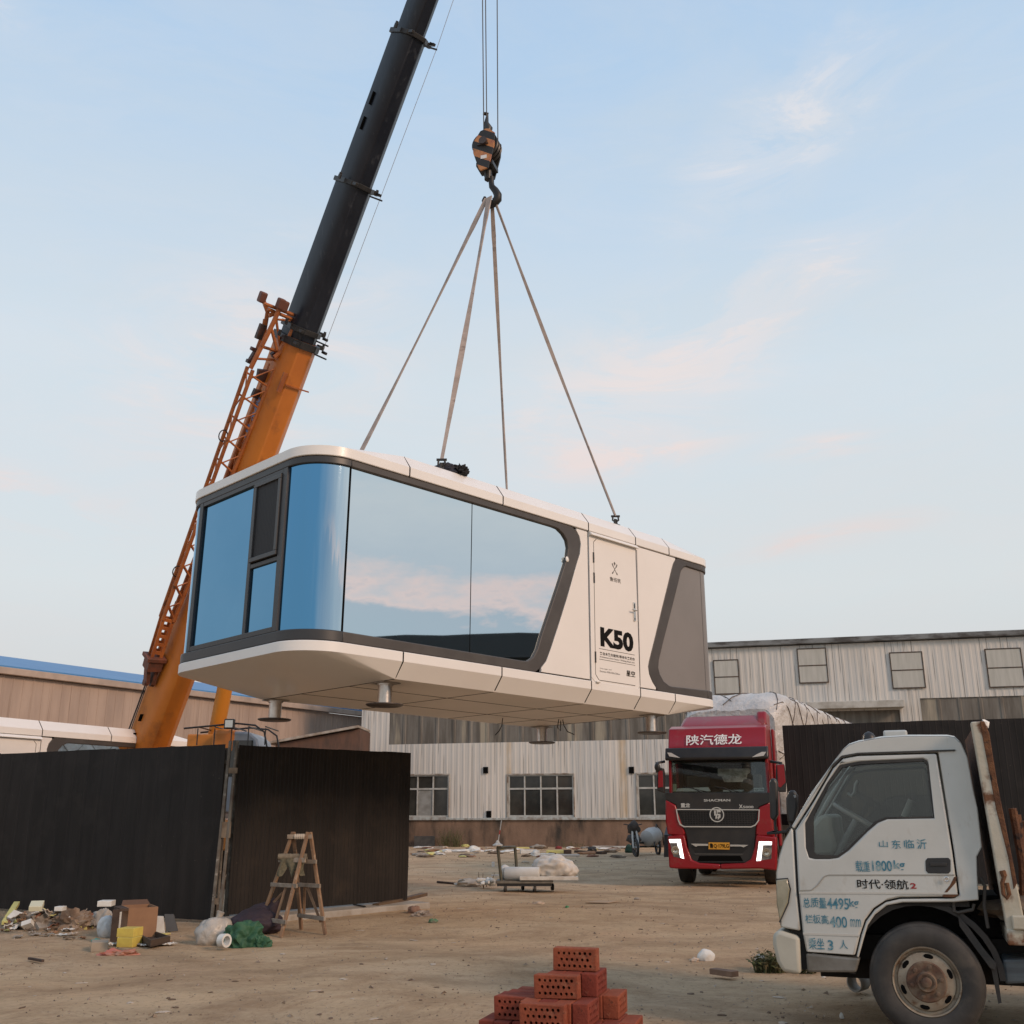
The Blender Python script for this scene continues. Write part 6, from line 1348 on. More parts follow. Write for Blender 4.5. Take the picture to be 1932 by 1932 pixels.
m.grid(rag, 26, 10); m.build('cloth', pbr('olive_net', (.13, .115, .075), .95, col2=(.08, .075, .05), scale=30), RG)
for o in RG.children:
    md = o.modifiers.new('s', 'SOLIDIFY'); md.thickness = .012
m = MB(); m.grid(lambda u, v: V((-.19 + .38*u, -.02 + .045*math.cos(v*6.28), .015 + .04*math.sin(v*6.28) + .008*noise.noise(V((u*12, v*6, 1))))), 24, 10); m.build('roll', pbr('rag_beige', (.21, .175, .125), .95, col2=(.13, .105, .075), scale=18), RG, smooth=60)

# ------------------------------------------------------------------ helpers for loose stuff
def z3p(x, y): return (782.6 + .2604*x, 1509.4 + .2604*y)
def single(name, m, mat, label, cat, base, group=None, smooth=None, bevel=None):
    o = m.build(name, mat, None, smooth=smooth, bevel=bevel, base=base); tag(o, label, cat, group); return o
def plate(name, pts_px, th_, mat, label, cat, z=0.0, group=None, lift=.01):
    q = [gp(x, y, z) for x, y in pts_px]; c = sum(q, V())/len(q); c.z = 0; m = MB(); h = gz(c.x, c.y)
    m.prism([(v.x, v.y) for v in q], lambda x, y: (x, y, z + h + lift - th_), lambda x, y: (x, y, z + h + lift)); return single(name, m, mat, label, cat, c, group)
def board(name, x0, y0, x1, y1, w_, h_, mat, label, cat, z0=0, z1=0, group=None):
    p, q = gp(x0, y0), gp(x1, y1); m = MB(); m.bar(p + V((0, 0, h_/2 + z0)), q + V((0, 0, h_/2 + z1)), w_, h_); c = (p+q)/2; c.z = 0; return single(name, m, mat, label, cat, c, group, bevel=.003)
def lump(name, x0, y0, x1, y1, mat, label, cat, seed, amp=.3, freq=1.8, sub=4, depth=.7, flat=.6, group=None, smooth=60, rot=0):
    """rounded heap whose picture box is x0,y0 (top left) to x1,y1 (bottom right)"""
    g0 = gp((x0+x1)/2, y1); w_ = abs(yp(x1, y1, g0.y).x - yp(x0, y1, g0.y).x); h_ = yp((x0+x1)/2, y0, g0.y + w_*.3).z
    c = V((g0.x, g0.y + w_*depth*.5, 0)); m = MB(); hh = h_/(1 + flat)
    m.blob((c.x, c.y, hh*flat + gz(c.x, c.y) - .005), (w_/2, w_*depth/2, hh), amp, freq, seed, sub, flat=flat, rot=rot); return single(name, m, mat, label, cat, c, group, smooth=smooth)
def cuboid(name, x0, y0, x1, y1, dep, mat, label, cat, yaw=0, tilt=0, group=None, bevel=.006, z=0):
    g0 = gp((x0+x1)/2, y1, z); w_ = abs(yp(x1, y1, g0.y).x - yp(x0, y1, g0.y).x); h_ = yp((x0+x1)/2, y0, g0.y).z - z
    M = Matrix.Translation(V((g0.x, g0.y + dep/2, z + gz(g0.x, g0.y)))) @ Matrix.Rotation(yaw, 4, 'Z') @ Matrix.Rotation(tilt, 4, 'X')
    m = MB(M); m.box((-w_/2, -dep/2, 0), (w_/2, dep/2, max(h_, .02))); return single(name, m, mat, label, cat, V((g0.x, g0.y, z)), group, bevel=bevel)
FOAM = pbr('white_foam', (.66, .66, .63), .75, col2=(.52, .50, .46), scale=6)
YEL = pbr('yellow_foam', (.58, .46, .09), .8, col2=(.48, .36, .08), scale=8)
PYEL = pbr('pale_yellow', (.60, .56, .20), .8, col2=(.50, .47, .2), scale=8)
CARD = pbr('cardboard', (.28, .155, .085), .85, col2=(.23, .125, .07), scale=3, dirt=(.16, .09, .055), dscale=4, dlo=.6, dhi=.75)
GRP = pbr('dull_grey', (.30, .275, .24), .85, col2=(.20, .175, .15), scale=6)
BAGW = pbr('white_bag', (.58, .55, .50), .4, col2=(.46, .42, .37), scale=4, bump=.012, bscale=14)
DKW = pbr('dark_wood', (.045, .028, .02), .8, col2=(.08, .05, .035), scale=6)
BRN = pbr('brown_scrap', (.09, .06, .04), .9, col2=(.16, .12, .08), scale=8)
# ------------------------------------------------------------------ platform trolley with its load
tc0 = gp(*z3p(820, 668)); tyw = R(-3)
TF = Frame(tc0, (math.cos(tyw), math.sin(tyw), 0), (-math.sin(tyw), math.cos(tyw), 0), (0, 0, 1))
TRL = thing('platform_trolley', 'low platform trolley with an upright tube handle in the middle of the yard', 'trolley', TF.M)
def tq(x, y, b=0): return TF.ac(*z3p(x, y), b)
tL, tz = tq(585, 622); tR, _ = tq(1000, 625); tz = max(tz, .16)
m = MB(); m.box((tL, -.05, tz), (tR, .62, tz+.05)); m.build('platform', pbr('trolley_deck', (.20, .185, .155), .7, col2=(.11, .10, .085), scale=4), TRL, bevel=.008)
m = MB(); m.box((tL+.03, -.03, tz-.05), (tR-.03, .6, tz)); m.build('under_frame', BLKPL, TRL)
for x, b in ((655, .02), (868, .0), (782, .55), (997, .45)):
    a, _ = tq(x, 660, b); m = MB(); r = tz*.42; m.lathe([(r*.5, -.025), (r, -.02), (r, .02), (r*.5, .025)], (a, b, r), (1, .3, 0), 18); wh = m.build('wheel', RUBBER, TRL, smooth=35)
    m = MB(); m.box((a-.035, b-.03, r), (a+.035, b+.03, tz-.05)); m.build('wheel_fork', STEEL, wh)
OLV = pbr('handle_tube', (.10, .095, .06), .5, col2=(.05, .045, .035), scale=5)
m = MB(); h0 = tq(600, 345); h1 = tq(628, 600); h2 = tq(726, 342, .55); h3 = tq(742, 560, .55)
m.tube([(h1[0], .02, tz), (h0[0]+.03, .02, h0[1]*.7), (h0[0], .02, h0[1])], .03, 8); m.tube([(h3[0], .55, tz), (h2[0]+.02, .55, h2[1]*.7), (h2[0], .55, h2[1])], .03, 8); m.tube([(h0[0], .0, h0[1]), (h2[0], .57, h2[1])], .03, 8); m.build('push_handle', OLV, TRL, smooth=50)
o = TF.M @ V((h0[0], .02, h0[1] + .03)); SP = thing('survey_pole', 'thin white and red pole standing on the trolley handle', 'pole', o)
tp = yp(*z3p(630, 135), o.y); dl = tp - o
m = MB(); m.tube([(0, 0, .02), dl*.42], .010, 6); m.tube([dl*.58, dl], .010, 6); m.build('white_rod', pbr('white_rod', (.6, .6, .58), .5), SP)
m = MB(); m.tube([dl*.42, dl*.58], .0115, 6); m.build('red_band', pbr('red_band', (.45, .06, .05), .5), SP)
m = MB(); m.lathe([(.10, 0), (.10, .025), (.05, .05), (.03, .09), (.01, .11)], (0, 0, 0), (0, 0, 1), 12); m.build('pole_foot', FOAM, SP)
def tw3(x, y, b): a, c = tq(x, y, b); return TF.M @ V((a, b, c))
rb = V(tw3(655, 580, .12)); re = V(tw3(905, 592, .02)); rz = tz + .05
rb.z = rz + .125; re.z = rz + .125
m = MB(); m.lathe([(.118, 0), (.125, .01), (.125, (re-rb).length-.01), (.118, (re-rb).length)], rb, re-rb, 28); single('foam_roll', m, pbr('roll_white', (.60, .61, .60), .5, col2=(.52, .53, .52), scale=3), 'thick white foam roll lying along the trolley platform', 'foam roll', (rb+re)/2 - V((0, 0, .12)), smooth=40)
m = MB(); c = V(tw3(655, 565, .28)); c.z = rz + .14; m.blob((c.x, c.y, c.z), (.12, .18, .14), .1, 1, 3, 3, flat=.95); single('foam_bundle', m, FOAM, 'rounded white foam piece at the handle end of the trolley', 'foam', c - V((0, 0, .14)), smooth=60)
c = V(tw3(1010, 600, .25)); m = MB(); m.blob((c.x, c.y, rz + .16), (.46, .30, .29), .26, 1.25, 8, 5, flat=.55); single('plastic_bag', m, BAGW, 'crumpled white plastic bag on the right end of the trolley', 'bag', (c.x, c.y, rz), smooth=60)
p, q = V(tw3(760, 606, -.04)), V(tw3(1185, 600, -.04)); p.z = q.z = rz + .045; m = MB(); m.bar(p, q, .10, .07); single('foam_strip', m, FOAM, 'long white foam strip sticking out past the right end of the trolley', 'foam', ((p+q)/2 - V((0, 0, .04))), bevel=.01)
for k in range(3): c = V(tw3(680 + k*20, 530, .5)); m = MB(); m.lathe([(.03, 0), (.03, .06), (.018, .07), (.018, .10)], (c.x, c.y, rz + .0), (0, 0, 1), 10); single('black_fitting', m, BLKPL, 'small black fitting standing behind the foam roll', 'fitting', (c.x, c.y, rz), 'fittings on the trolley')
# heap beside the trolley
p = gp(*z3p(520, 640)); m = MB()
for k in range(9): t = k*.7; m.blob((p.x + .12*math.cos(t), p.y + .1*math.sin(t), .10 + .03*(k % 3)), (.12, .05, .05), .5, 2, k, 2, rot=t)
single('rag_mop', m, FOAM, 'tangled white rags on the ground at the handle end of the trolley', 'rags', p, smooth=60)
m = MB(); p2 = gp(*z3p(400, 625)); m.blob((p2.x, p2.y, .06), (.30, .16, .09), .5, 2, 4, 3, flat=.5); single('plastic_sheet', m, pbr('dirty_sheet', (.40, .36, .30), .6, col2=(.25, .21, .17), scale=5), 'dirty crumpled plastic sheet left of the white rags', 'sheet', p2, smooth=60)
for k, (x0, y0, x1, y1) in enumerate(((480, 625, 462, 520), (500, 625, 494, 530), (545, 625, 580, 525), (520, 630, 518, 560), (500, 640, 470, 560))):
    b_ = gp(*z3p(x0, y0)); t_ = yp(*z3p(x1, y1), b_.y); m = MB(); m.tube([b_ + V((0, 0, .0)), b_.lerp(t_, .5) + V((.01*k-.02, 0, 0)), t_], [.012, .010, .004], 6); single('dry_stalk', m, BRN, 'thin dry stalk poking up from the heap beside the trolley', 'stalk', b_, 'stalks in the heap')
board('dark_rod', *z3p(165, 600), *z3p(350, 618), .05, .04, DKW, 'dark wooden rod pointing left from the heap by the trolley', 'rod')
board('pale_strip', *z3p(560, 600), *z3p(660, 605), .07, .03, FOAM, 'short pale strip between the rags and the trolley', 'strip', .14, .16)
# ------------------------------------------------------------------ electric tricycle with a white drum
bp = gp(*z3p(1605, 408)); BF_ = Frame(bp, (1, .15, 0), (-.15, 1, 0), (0, 0, 1))
BI = thing('cargo_trike', 'parked electric trike with a white drum, half hidden in dust left of the red truck', 'trike', BF_.M)
def bq(x, y, b=0): return BF_.ac(*z3p(x, y), b)
def bwheel(a, b, r): 
    m = MB(); pts = [(a, b + r*math.cos(t), r + r*math.sin(t)) for t in [2*math.pi*k/20 for k in range(21)]]; m.tube(pts, .045, 8, False); w_ = m.build('wheel', RUBBER, BI, smooth=50)
    m = MB(); m.lathe([(.06, -.05), (.06, .05)], (a, b, r), (1, 0, 0), 12); 
    for k in range(6): t = k*math.pi/3; m.tube([(a, b, r), (a, b + r*math.cos(t), r + r*math.sin(t))], .008, 5)
    m.build('rim', STEEL, w_)
wr = .27; bwheel(0, 0, wr); ar = bq(1690, 390)[0]; bwheel(ar - .1, 1.35, wr); bwheel(ar + .75, 1.35, wr)
WHI = pbr('fork_white', (.5, .5, .48), .5)
m = MB()
for s in (-.09, .09): m.tube([(s, -.02, wr), (s, .08, .62), (s*.6, .2, .95)], .035, 8)
m.build('front_fork', WHI, BI, smooth=50)
m = MB(); m.tube([(-.33, .32, 1.06), (-.1, .24, 1.02), (.1, .24, 1.02), (.33, .32, 1.06)], .018, 8); m.build('handlebar', BLKPL, BI, smooth=50)
m = MB(); m.blob((0, .25, .92), (.22, .16, .24), .3, 1.6, 2, 3); m.blob((.12, .7, .55), (.24, .45, .18), .3, 1.6, 5, 3); m.build('body_cover', pbr('dark_cover', (.025, .022, .02), .8, col2=(.06, .05, .045), scale=6), BI, smooth=60)
a, c = bq(1690, 265, 1.2); m = MB(); m.lathe([(.16, -.36), (.28, -.29), (.32, 0), (.28, .29), (.16, .36)], (a + .12, 1.2, c), (.75, .6, .2), 24); m.build('drum', pbr('drum_white', (.46, .45, .43), .5, col2=(.36, .34, .32), scale=2), BI, smooth=50)
m = MB(); m.tube([(a+.1, .8, .3), (a+.35, 1.3, c+.42), (a+.62, 1.5, c+.1), (a+.66, 1.5, .3)], .025, 8); m.tube([(ar-.1, 1.35, wr), (ar+.75, 1.35, wr)], .03, 8); m.tube([(0, .2, .45), (ar+.3, 1.35, .4)], .04, 8); m.build('frame', BLKPL, BI, smooth=50)
# pale plastic stool behind it
sp_ = gp(*z3p(1785, 318)); ST = thing('plastic_stool', 'pale plastic stool standing at the plinth beside the red truck', 'stool', sp_)
m = MB(); hs = yp(*z3p(1785, 200), sp_.y).z; m.box((-.22, -.2, hs-.05), (.22, .2, hs)); m.build('seat', pbr('pale_plastic', (.50, .49, .47), .5), ST, bevel=.02)
for sx in (-1, 1):
    for sy in (-1, 1): m = MB(); m.bar((sx*.18, sy*.16, hs-.04), (sx*.24, sy*.2, 0), .05, .05); m.build('leg', MATS['pale_plastic'], ST)
# ------------------------------------------------------------------ stuff lying along the plinth of the factory
cuboid('dark_crate', *z3p(-12, 264), *z3p(138, 340), .8, pbr('black_crate', (.030, .032, .034), .6, col2=(.06, .06, .058), scale=4), 'dark crate against the plinth at the edge of the black hoarding', 'crate', yaw=.1)
p = gp(*z3p(795, 338)); FRM = thing('picture_frame', 'square wooden frame leaning against the masonry plinth', 'frame', p)
a0 = yp(*z3p(738, 338), p.y); a1 = yp(*z3p(855, 338), p.y); wv = a1.x - a0.x; hv = yp(*z3p(795, 265), p.y).z
LM = Matrix.Rotation(R(-10), 4, 'X')
for nm, b0, b1 in (('rail', (-wv/2, 0, 0), (wv/2, .06, .14)), ('rail', (-wv/2*.9, 0, hv-.13), (wv/2*.9, .06, hv)), ('stile', (-wv/2, .005, .14), (-wv/2+.16, .055, hv-.13)), ('stile', (wv/2-.16, .005, .14), (wv/2, .055, hv-.13))):
    m = MB(LM); m.box(b0, b1); m.build(nm, pbr('frame_wood', (.20, .165, .115), .8, col2=(.14, .11, .075), scale=5), FRM)
m = MB(LM); m.box((-wv/2+.16, .03, .14), (wv/2-.16, .04, hv-.13)); m.build('board', pbr('frame_board', (.05, .035, .025), .9), FRM)
lump('foam_scrap', *z3p(372, 332), *z3p(470, 374), FOAM, 'white crumpled sheet in front of the plinth left of the trolley handle', 'foam', 3, .5, 1.6, 3, .5, .3)
lump('cloth_heap', *z3p(835, 318), *z3p(950, 350), GRP, 'pale grey cloth heap right of the wooden frame', 'cloth heap', 6, .4, 2, 3, .5, .3)
cuboid('foam_slab', *z3p(765, 362), *z3p(880, 388), .5, FOAM, 'long white foam slab on the ground below the wooden frame', 'foam', yaw=.05)
cuboid('foam_slab', *z3p(912, 388), *z3p(1012, 412), .45, FOAM, 'white foam slab lying in front of the yellow board', 'foam', yaw=-.15)
lump('foam_scrap', *z3p(842, 362), *z3p(912, 408), FOAM, 'broken white foam lump between the two foam slabs', 'foam', 9, .5, 2, 3, .7, .4)
cuboid('yellow_board', *z3p(955, 364), *z3p(1085, 386), .35, PYEL, 'yellow board lying near the plinth behind the trolley', 'board', yaw=-.08)
cuboid('yellow_board', *z3p(735, 342), *z3p(830, 352), .3, PYEL, 'thin yellow board at the foot of the wooden frame', 'board')
cuboid('dark_block', *z3p(1082, 362), *z3p(1136, 390), .4, DKW, 'dark block at the end of the yellow board', 'block')
lump('red_rag', *z3p(1018, 333), *z3p(1070, 354), pbr('red_cloth', (.20, .03, .03), .9), 'small dark red rag near the plinth', 'rag', 4, .4, 2, 3)
board('white_pipe', *z3p(1290, 350), *z3p(1530, 352), .12, .10, FOAM, 'long white pipe on the ground left of the trike', 'pipe')
board('dark_plank', *z3p(1172, 380), *z3p(1375, 392), .22, .08, DKW, 'dark plank lying in front of the white pipe', 'plank')
lump('black_scrap', *z3p(1252, 334), *z3p(1320, 372), BLKPL, 'black scrap heap at the left end of the white pipe', 'scrap', 5, .5, 2, 3)
lump('green_sheet', *z3p(1520, 320), *z3p(1600, 382), pbr('dark_green', (.02, .055, .035), .8), 'dark green sheet heap at the front wheel of the trike', 'sheet', 7, .4, 2, 3)
cuboid('brick_block', *z3p(140, 336), *z3p(200, 358), .3, GRP, 'short grey perforated block near the dark crate', 'block')
lump('foam_scrap', *z3p(330, 318), *z3p(400, 340), PYEL, 'yellowish foam scrap against the plinth', 'foam', 12, .5, 2, 3, .5, .4)
board('pale_strip', *z3p(398, 330), *z3p(500, 334), .15, .06, FOAM, 'pale strip along the plinth above the crumpled sheet', 'strip')
cuboid('foam_slab', *z3p(1060, 396), *z3p(1195, 410), .4, pbr('grey_foam', (.45, .43, .40), .8), 'flat greyish foam sheet right of the foam slabs', 'foam')
lump('black_shoe', *z3p(1095, 432), *z3p(1152, 446), BLKPL, 'small black flat scrap in the open yard behind the trolley', 'scrap', 2, .3, 1.5, 3, .5)
lump('foam_scrap', *z3p(770, 436), *z3p(835, 456), pbr('pale_card', (.40, .33, .25), .8), 'pale tan scrap in the yard right of the trolley handle', 'scrap', 8, .4, 2, 3)
lump('foam_scrap', *z3p(848, 458), *z3p(880, 476), FOAM, 'small white lump in the yard above the foam roll', 'foam', 15, .4, 2, 3)
cuboid('white_cup', *z3p(557, 448), *z3p(577, 482), .15, FOAM, 'upright white cup shaped scrap left of the trolley handle', 'cup')
plate('card_sheet', [z3p(1240, 746), z3p(1330, 732), z3p(1475, 738), z3p(1400, 750)], .01, pbr('tan_card', (.38, .28, .19), .85), 'long flat tan cardboard sheet on the dirt right of the trolley', 'cardboard', lift=.02)
lump('green_bottle', *z3p(1088, 756), *z3p(1118, 776), pbr('green_glass', (.03, .16, .06), .3), 'small green crushed bottle in front of the trolley', 'bottle', 3, .3, 1.5, 3)
lump('paper_scrap', *z3p(852, 722), *z3p(940, 748), pbr('paper_tan', (.46, .37, .29), .8), 'crumpled tan paper on the dirt below the trolley', 'paper', 13, .5, 2, 3, .6, .3)
lump('stone', *z3p(1590, 704), *z3p(1632, 722), GRP, 'small pale stone in the yard in front of the red truck', 'stone', 5, .3, 1.5, 3)
# ------------------------------------------------------------------ rubbish in front of the left hoarding
def zgp(x, y): return (.20254*x, 1621.2 + .20254*y)
random.seed(5)
bx0 = gp(*zgp(1172, 752)); BXY = R(-30)
BXM = Matrix.Translation(bx0) @ Matrix.Rotation(-BXY, 4, 'Z')
BOX = thing('cardboard_box', 'large open brown carton standing in the rubbish by the left hoarding', 'carton', BXM)
wbx = (yp(*zgp(1440, 700), bx0.y).x - yp(*zgp(1172, 700), bx0.y).x)*1.0; hbx = yp(*zgp(1250, 455), bx0.y).z
for b0, b1 in (((0, 0, 0), (wbx, .012, hbx)), ((0, .5, 0), (wbx, .512, hbx)), ((0, .012, 0), (0+.012, .5, hbx)), ((wbx-.012, .012, 0), (wbx, .5, hbx)), ((0, .012, 0), (wbx, .5, .012))):
    m = MB(); m.box(b0, b1); m.build('side', CARD, BOX)
m = MB(); m.hexa([(0, .5, hbx), (wbx, .5, hbx), (wbx, .512, hbx), (0, .512, hbx)], [(.1*wbx, .62, hbx+.05), (wbx*.95, .62, hbx+.05), (wbx*.95, .63, hbx+.05), (.1*wbx, .63, hbx+.05)]); m.build('flap', pbr('dark_card', (.12, .065, .04), .9), BOX)
m = MB(); m.hexa([(-.3*wbx, -.02, hbx-.03), (-.01*wbx, -.02, hbx-.03), (-.01*wbx, .45, hbx-.03), (-.3*wbx, .4, hbx-.03)], [(-.3*wbx, -.02, hbx), (-.01*wbx, -.02, hbx), (-.01*wbx, .45, hbx), (-.3*wbx, .4, hbx)]); m.build('flap', DKW, BOX)
q = gp(*zgp(1050, 770)); m = MB(); m.box((q.x-.03, q.y-.02, 0), (q.x+.045, q.y+.05, hbx)); single('dark_post', m, DKW, 'dark upright board at the left edge of the open carton', 'board', q)
q = gp(*zgp(1085, 768)); m = MB(); m.box((q.x-.02, q.y, 0), (q.x+.02, q.y+.03, hbx*.92)); single('white_strip', m, FOAM, 'narrow white strip between the dark board and the carton', 'strip', q)
lump('white_sack', *zgp(868, 508), *zgp(1052, 722), pbr('white_sack', (.55, .57, .57), .6, col2=(.45, .46, .46), scale=3, bump=.01, bscale=9), 'full white sack slumped left of the carton', 'sack', 4, .18, 1.2, 4, .8, .7)
cuboid('foam_pair', *zgp(1092, 622), *zgp(1262, 705), .22, YEL, 'upper of the two yellow foam blocks in front of the carton', 'foam', yaw=-.15, z=.17)
cuboid('foam_pair', *zgp(1092, 708), *zgp(1252, 798), .24, YEL, 'lower of the two yellow foam blocks in front of the carton', 'foam', yaw=-.15)
cuboid('foam_block', *zgp(688, 552), *zgp(792, 648), .14, PYEL, 'pale yellow foam block tipped on its corner left of the white sack', 'foam', yaw=.3, tilt=.4)
lump('green_ball', *zgp(782, 552), *zgp(836, 602), pbr('green_plastic', (.05, .30, .14), .5), 'small green ball shaped scrap beside the pale yellow block', 'ball', 2, .15, 1, 3, .9, .8)
cuboid('foam_block', *zgp(898, 370), *zgp(1026, 424), .2, FOAM, 'topmost white foam block on the rubbish heap', 'foam', yaw=.1, z=.42)
for k, (x0, y0, x1, y1, z) in enumerate(((830, 412, 930, 500, .22), (930, 425, 1040, 500, .25))): lump('foam_chunk', *zgp(x0, y0), *zgp(x1, y1), pbr('grey_foam', (.45, .43, .40), .8), ['left greyish foam chunk under the topmost white block', 'right greyish foam chunk under the topmost white block'][k], 'foam', 20+k, .35, 1.8, 3, .7, .5)
lump('white_bag', *zgp(1048, 380), *zgp(1170, 520), BAGW, 'white plastic bag peeping over the left rim of the carton', 'bag', 9, .3, 1.8, 4, .6, .9)
lump('grey_foam_pile', *zgp(820, 440), *zgp(1040, 640), pbr('grey_foam2', (.30, .28, .25), .8, col2=(.42, .40, .37), scale=5), 'greyish heap of foam behind the white sack', 'heap', 30, .45, 2, 4, .6, .5)
m_ = [CARD, GRP, FOAM, BRN, pbr('paper_tan', (.46, .37, .29), .8), PYEL, pbr('reddish_card', (.20, .09, .055), .9), GRP, BRN, FOAM]
g0 = gp(*zgp(380, 660)); 
lump('rubble_heap', *zgp(440, 455), *zgp(830, 655), pbr('rubble_brown', (.18, .115, .075), .95, col2=(.30, .23, .17), scale=5, dirt=(.10, .065, .045), dscale=9), 'long low brown heap of torn packaging below the left hoarding', 'heap', 41, .55, 2.4, 4, .45, .35, smooth=30)
lump('rubble_heap', *zgp(150, 470), *zgp(470, 650), pbr('rubble_grey', (.28, .235, .19), .95, col2=(.16, .12, .09), scale=6, dirt=(.42, .38, .33), dscale=8), 'greyish heap of rubbish at the far left of the hoarding', 'heap', 43, .55, 2.2, 4, .5, .35, smooth=30)
for k in range(90):
    x = random.uniform(0, 830); t = abs((x-400)/430); y = random.uniform(425 + 110*t, 640)
    base = gp(*zgp(x, 655)); hz_ = max(.03, yp(*zgp(x, y), base.y + .25).z - .04)
    s = random.uniform(.03, .13); mt = m_[k % len(m_)]; m = MB(Matrix.Translation((base.x, base.y + .2 + random.uniform(-.1, .2), hz_)) @ Matrix.Rotation(random.uniform(0, 3), 4, 'Z') @ Matrix.Rotation(random.uniform(-.7, .7), 4, 'X') @ Matrix.Rotation(random.uniform(-.7, .7), 4, 'Y'))
    if k % 3: m.grid(lambda u, v: V(((u-.5)*s*2.2, (v-.5)*s*1.5, .04*noise.noise(V((u*3+k, v*3, k))))), 6, 5)
    else: m.box((-s, -s*.6, -s*.3), (s, s*.6, s*.3))
    o = single('packaging_scrap', m, mt, 'torn scrap of packaging lying in the rubbish heap at the left', 'scrap', base, 'scraps in the rubbish heap', bevel=.004 if not k % 3 else None)
    if k % 3: md = o.modifiers.new('s', 'SOLIDIFY'); md.thickness = .008
# flattened torn pieces round the foot of the heap and along the plinth
for k in range(38):
    x = random.uniform(0, 1600); y = random.uniform(650, 745) if x < 800 else random.uniform(700, 800); base = gp(*zgp(x, y)); s = random.uniform(.025, .09); m = MB(Matrix.Translation((base.x, base.y, gz(base.x, base.y) + .012)) @ Matrix.Rotation(random.uniform(0, 6), 4, 'Z'))
    m.grid(lambda u, v: V(((u-.5)*s*(1.4 + .8*v), (v-.5)*s*1.3, .03*noise.noise(V((u*3+k, v*3, k*2))) + .012)), 6, 5); o = single('packaging_scrap', m, m_[(k*3) % len(m_)], 'flat torn scrap of packaging on the dirt in front of the rubbish heap', 'scrap', base, 'torn scraps in front of the heap'); md = o.modifiers.new('s', 'SOLIDIFY'); md.thickness = .005
for k in range(70):
    x = random.uniform(0, 1560); y = 350 + 70*random.random()**1.5; base = gp(*z3p(x, y)); s = random.uniform(.06, .24); m = MB(Matrix.Translation((base.x, base.y, .03)) @ Matrix.Rotation(random.uniform(-.3, .3), 4, 'Z'))
    m.blob((0, 0, 0), (s*random.uniform(1, 2.2), s, s*.35), .6, 2, k, 2, flat=.6); single('yard_scrap', m, m_[(k*7) % len(m_)], 'small scrap of building waste near the foot of the factory plinth', 'scrap', base, 'scraps along the plinth')
# named bits in the heap
cuboid('foam_block', *zgp(502, 432), *zgp(578, 474), .14, FOAM, 'small white foam block at the top middle of the left heap', 'foam', z=.30)
cuboid('foam_block', *zgp(250, 402), *zgp(365, 452), .2, pbr('yellow_white', (.58, .57, .42), .8), 'yellowish white foam block on top of the far left heap', 'foam', yaw=.3, tilt=.3, z=.33)
board('yellow_strip', *zgp(40, 612), *zgp(140, 545), .08, .05, PYEL, 'yellow strip leaning on the left end of the heap', 'strip', 0, .18)
board('pale_lath', *zgp(250, 640), *zgp(560, 622), .07, .025, pbr('slat', (.40, .31, .22), .8), 'long pale slat at the foot of the rubbish heap', 'slat')
q = gp(*zgp(1470, 690)); m = MB(); P0 = [yp(*zgp(x, y), q.y + .0) for x, y in ((1415, 690), (1530, 695), (1505, 535), (1452, 533))]
m.prism([(v.x, max(v.z, 0)) for v in P0], lambda x, z: (x, q.y + z*.25, z), lambda x, z: (x, q.y + .03 + z*.25, z)); single('white_sheet', m, FOAM, 'upright white panel leaning right of the carton', 'panel', q)
q = gp(*zgp(1580, 676)); m = MB(); P0 = [yp(*zgp(x, y), q.y) for x, y in ((1532, 676), (1643, 674), (1588, 520), (1505, 520))]
m.prism([(v.x, max(v.z, 0)) for v in P0], lambda x, z: (x, q.y + .06 + z*.25, z), lambda x, z: (x, q.y + .09 + z*.25, z)); single('grey_sheet', m, pbr('grey_sheet', (.085, .085, .085), .6), 'dark grey sheet leaning against the hoarding behind the white panel', 'panel', q)
plate('yellow_offcut', [zgp(1385, 712), zgp(1420, 694), zgp(1590, 690), zgp(1500, 706)], .015, PYEL, 'flat yellowish offcut at the foot of the white panel', 'offcut', lift=.02)
TY = thing('wooden_tray', 'dark wooden tray lying flat in front of the carton', 'tray', gp(*zgp(1390, 780)))
q = [gp(*zgp(x, y)) for x, y in ((1250, 800), (1260, 745), (1420, 722), (1582, 778), (1400, 818))]; q = [q[1], q[2], q[3], q[4]]
qq = [(v.x, v.y) for v in q]; cxy = (sum(x for x, y in qq)/4, sum(y for x, y in qq)/4)
m = MB(); m.prism(qq, lambda x, y: (x, y, .0), lambda x, y: (x, y, .02)); m.build('tray_floor', pbr('tray_floor', (.05, .032, .022), .85), TY, world=True)
m = MB(); inn = [(x + (cxy[0]-x)*.16, y + (cxy[1]-y)*.16) for x, y in qq]; m.ring(qq, inn, lambda x, y: (x, y, .02), lambda x, y: (x, y, .075)); m.build('rim', pbr('tray_rim', (.065, .042, .028), .8), TY, world=True)
cuboid('carton', *zgp(805, 748), *zgp(955, 838), .3, pbr('pale_card2', (.34, .285, .22), .85, col2=(.26, .21, .16), scale=3), 'small greyish carton lying on its side in front of the white sack', 'carton', yaw=.35)
lump('red_plastic', *zgp(890, 812), *zgp(1255, 884), pbr('red_film', (.42, .13, .09), .4, col2=(.36, .20, .13), scale=5, bump=.01, bscale=12), 'crumpled reddish plastic film in front of the yellow foam', 'film', 17, .55, 2.4, 4, .35, .2)
lump('teal_scrap', *zgp(838, 716), *zgp(932, 758), pbr('teal', (.10, .33, .26), .6), 'small teal scrap at the foot of the white sack', 'scrap', 6, .4, 2, 3)
board('bent_stick', *zgp(268, 935), *zgp(400, 958), .03, .025, DKW, 'thin dark stick lying on the dirt below the rubbish heap', 'stick')
def z5p(x, y): return (.3472*x, 1621.2 + .3472*y)
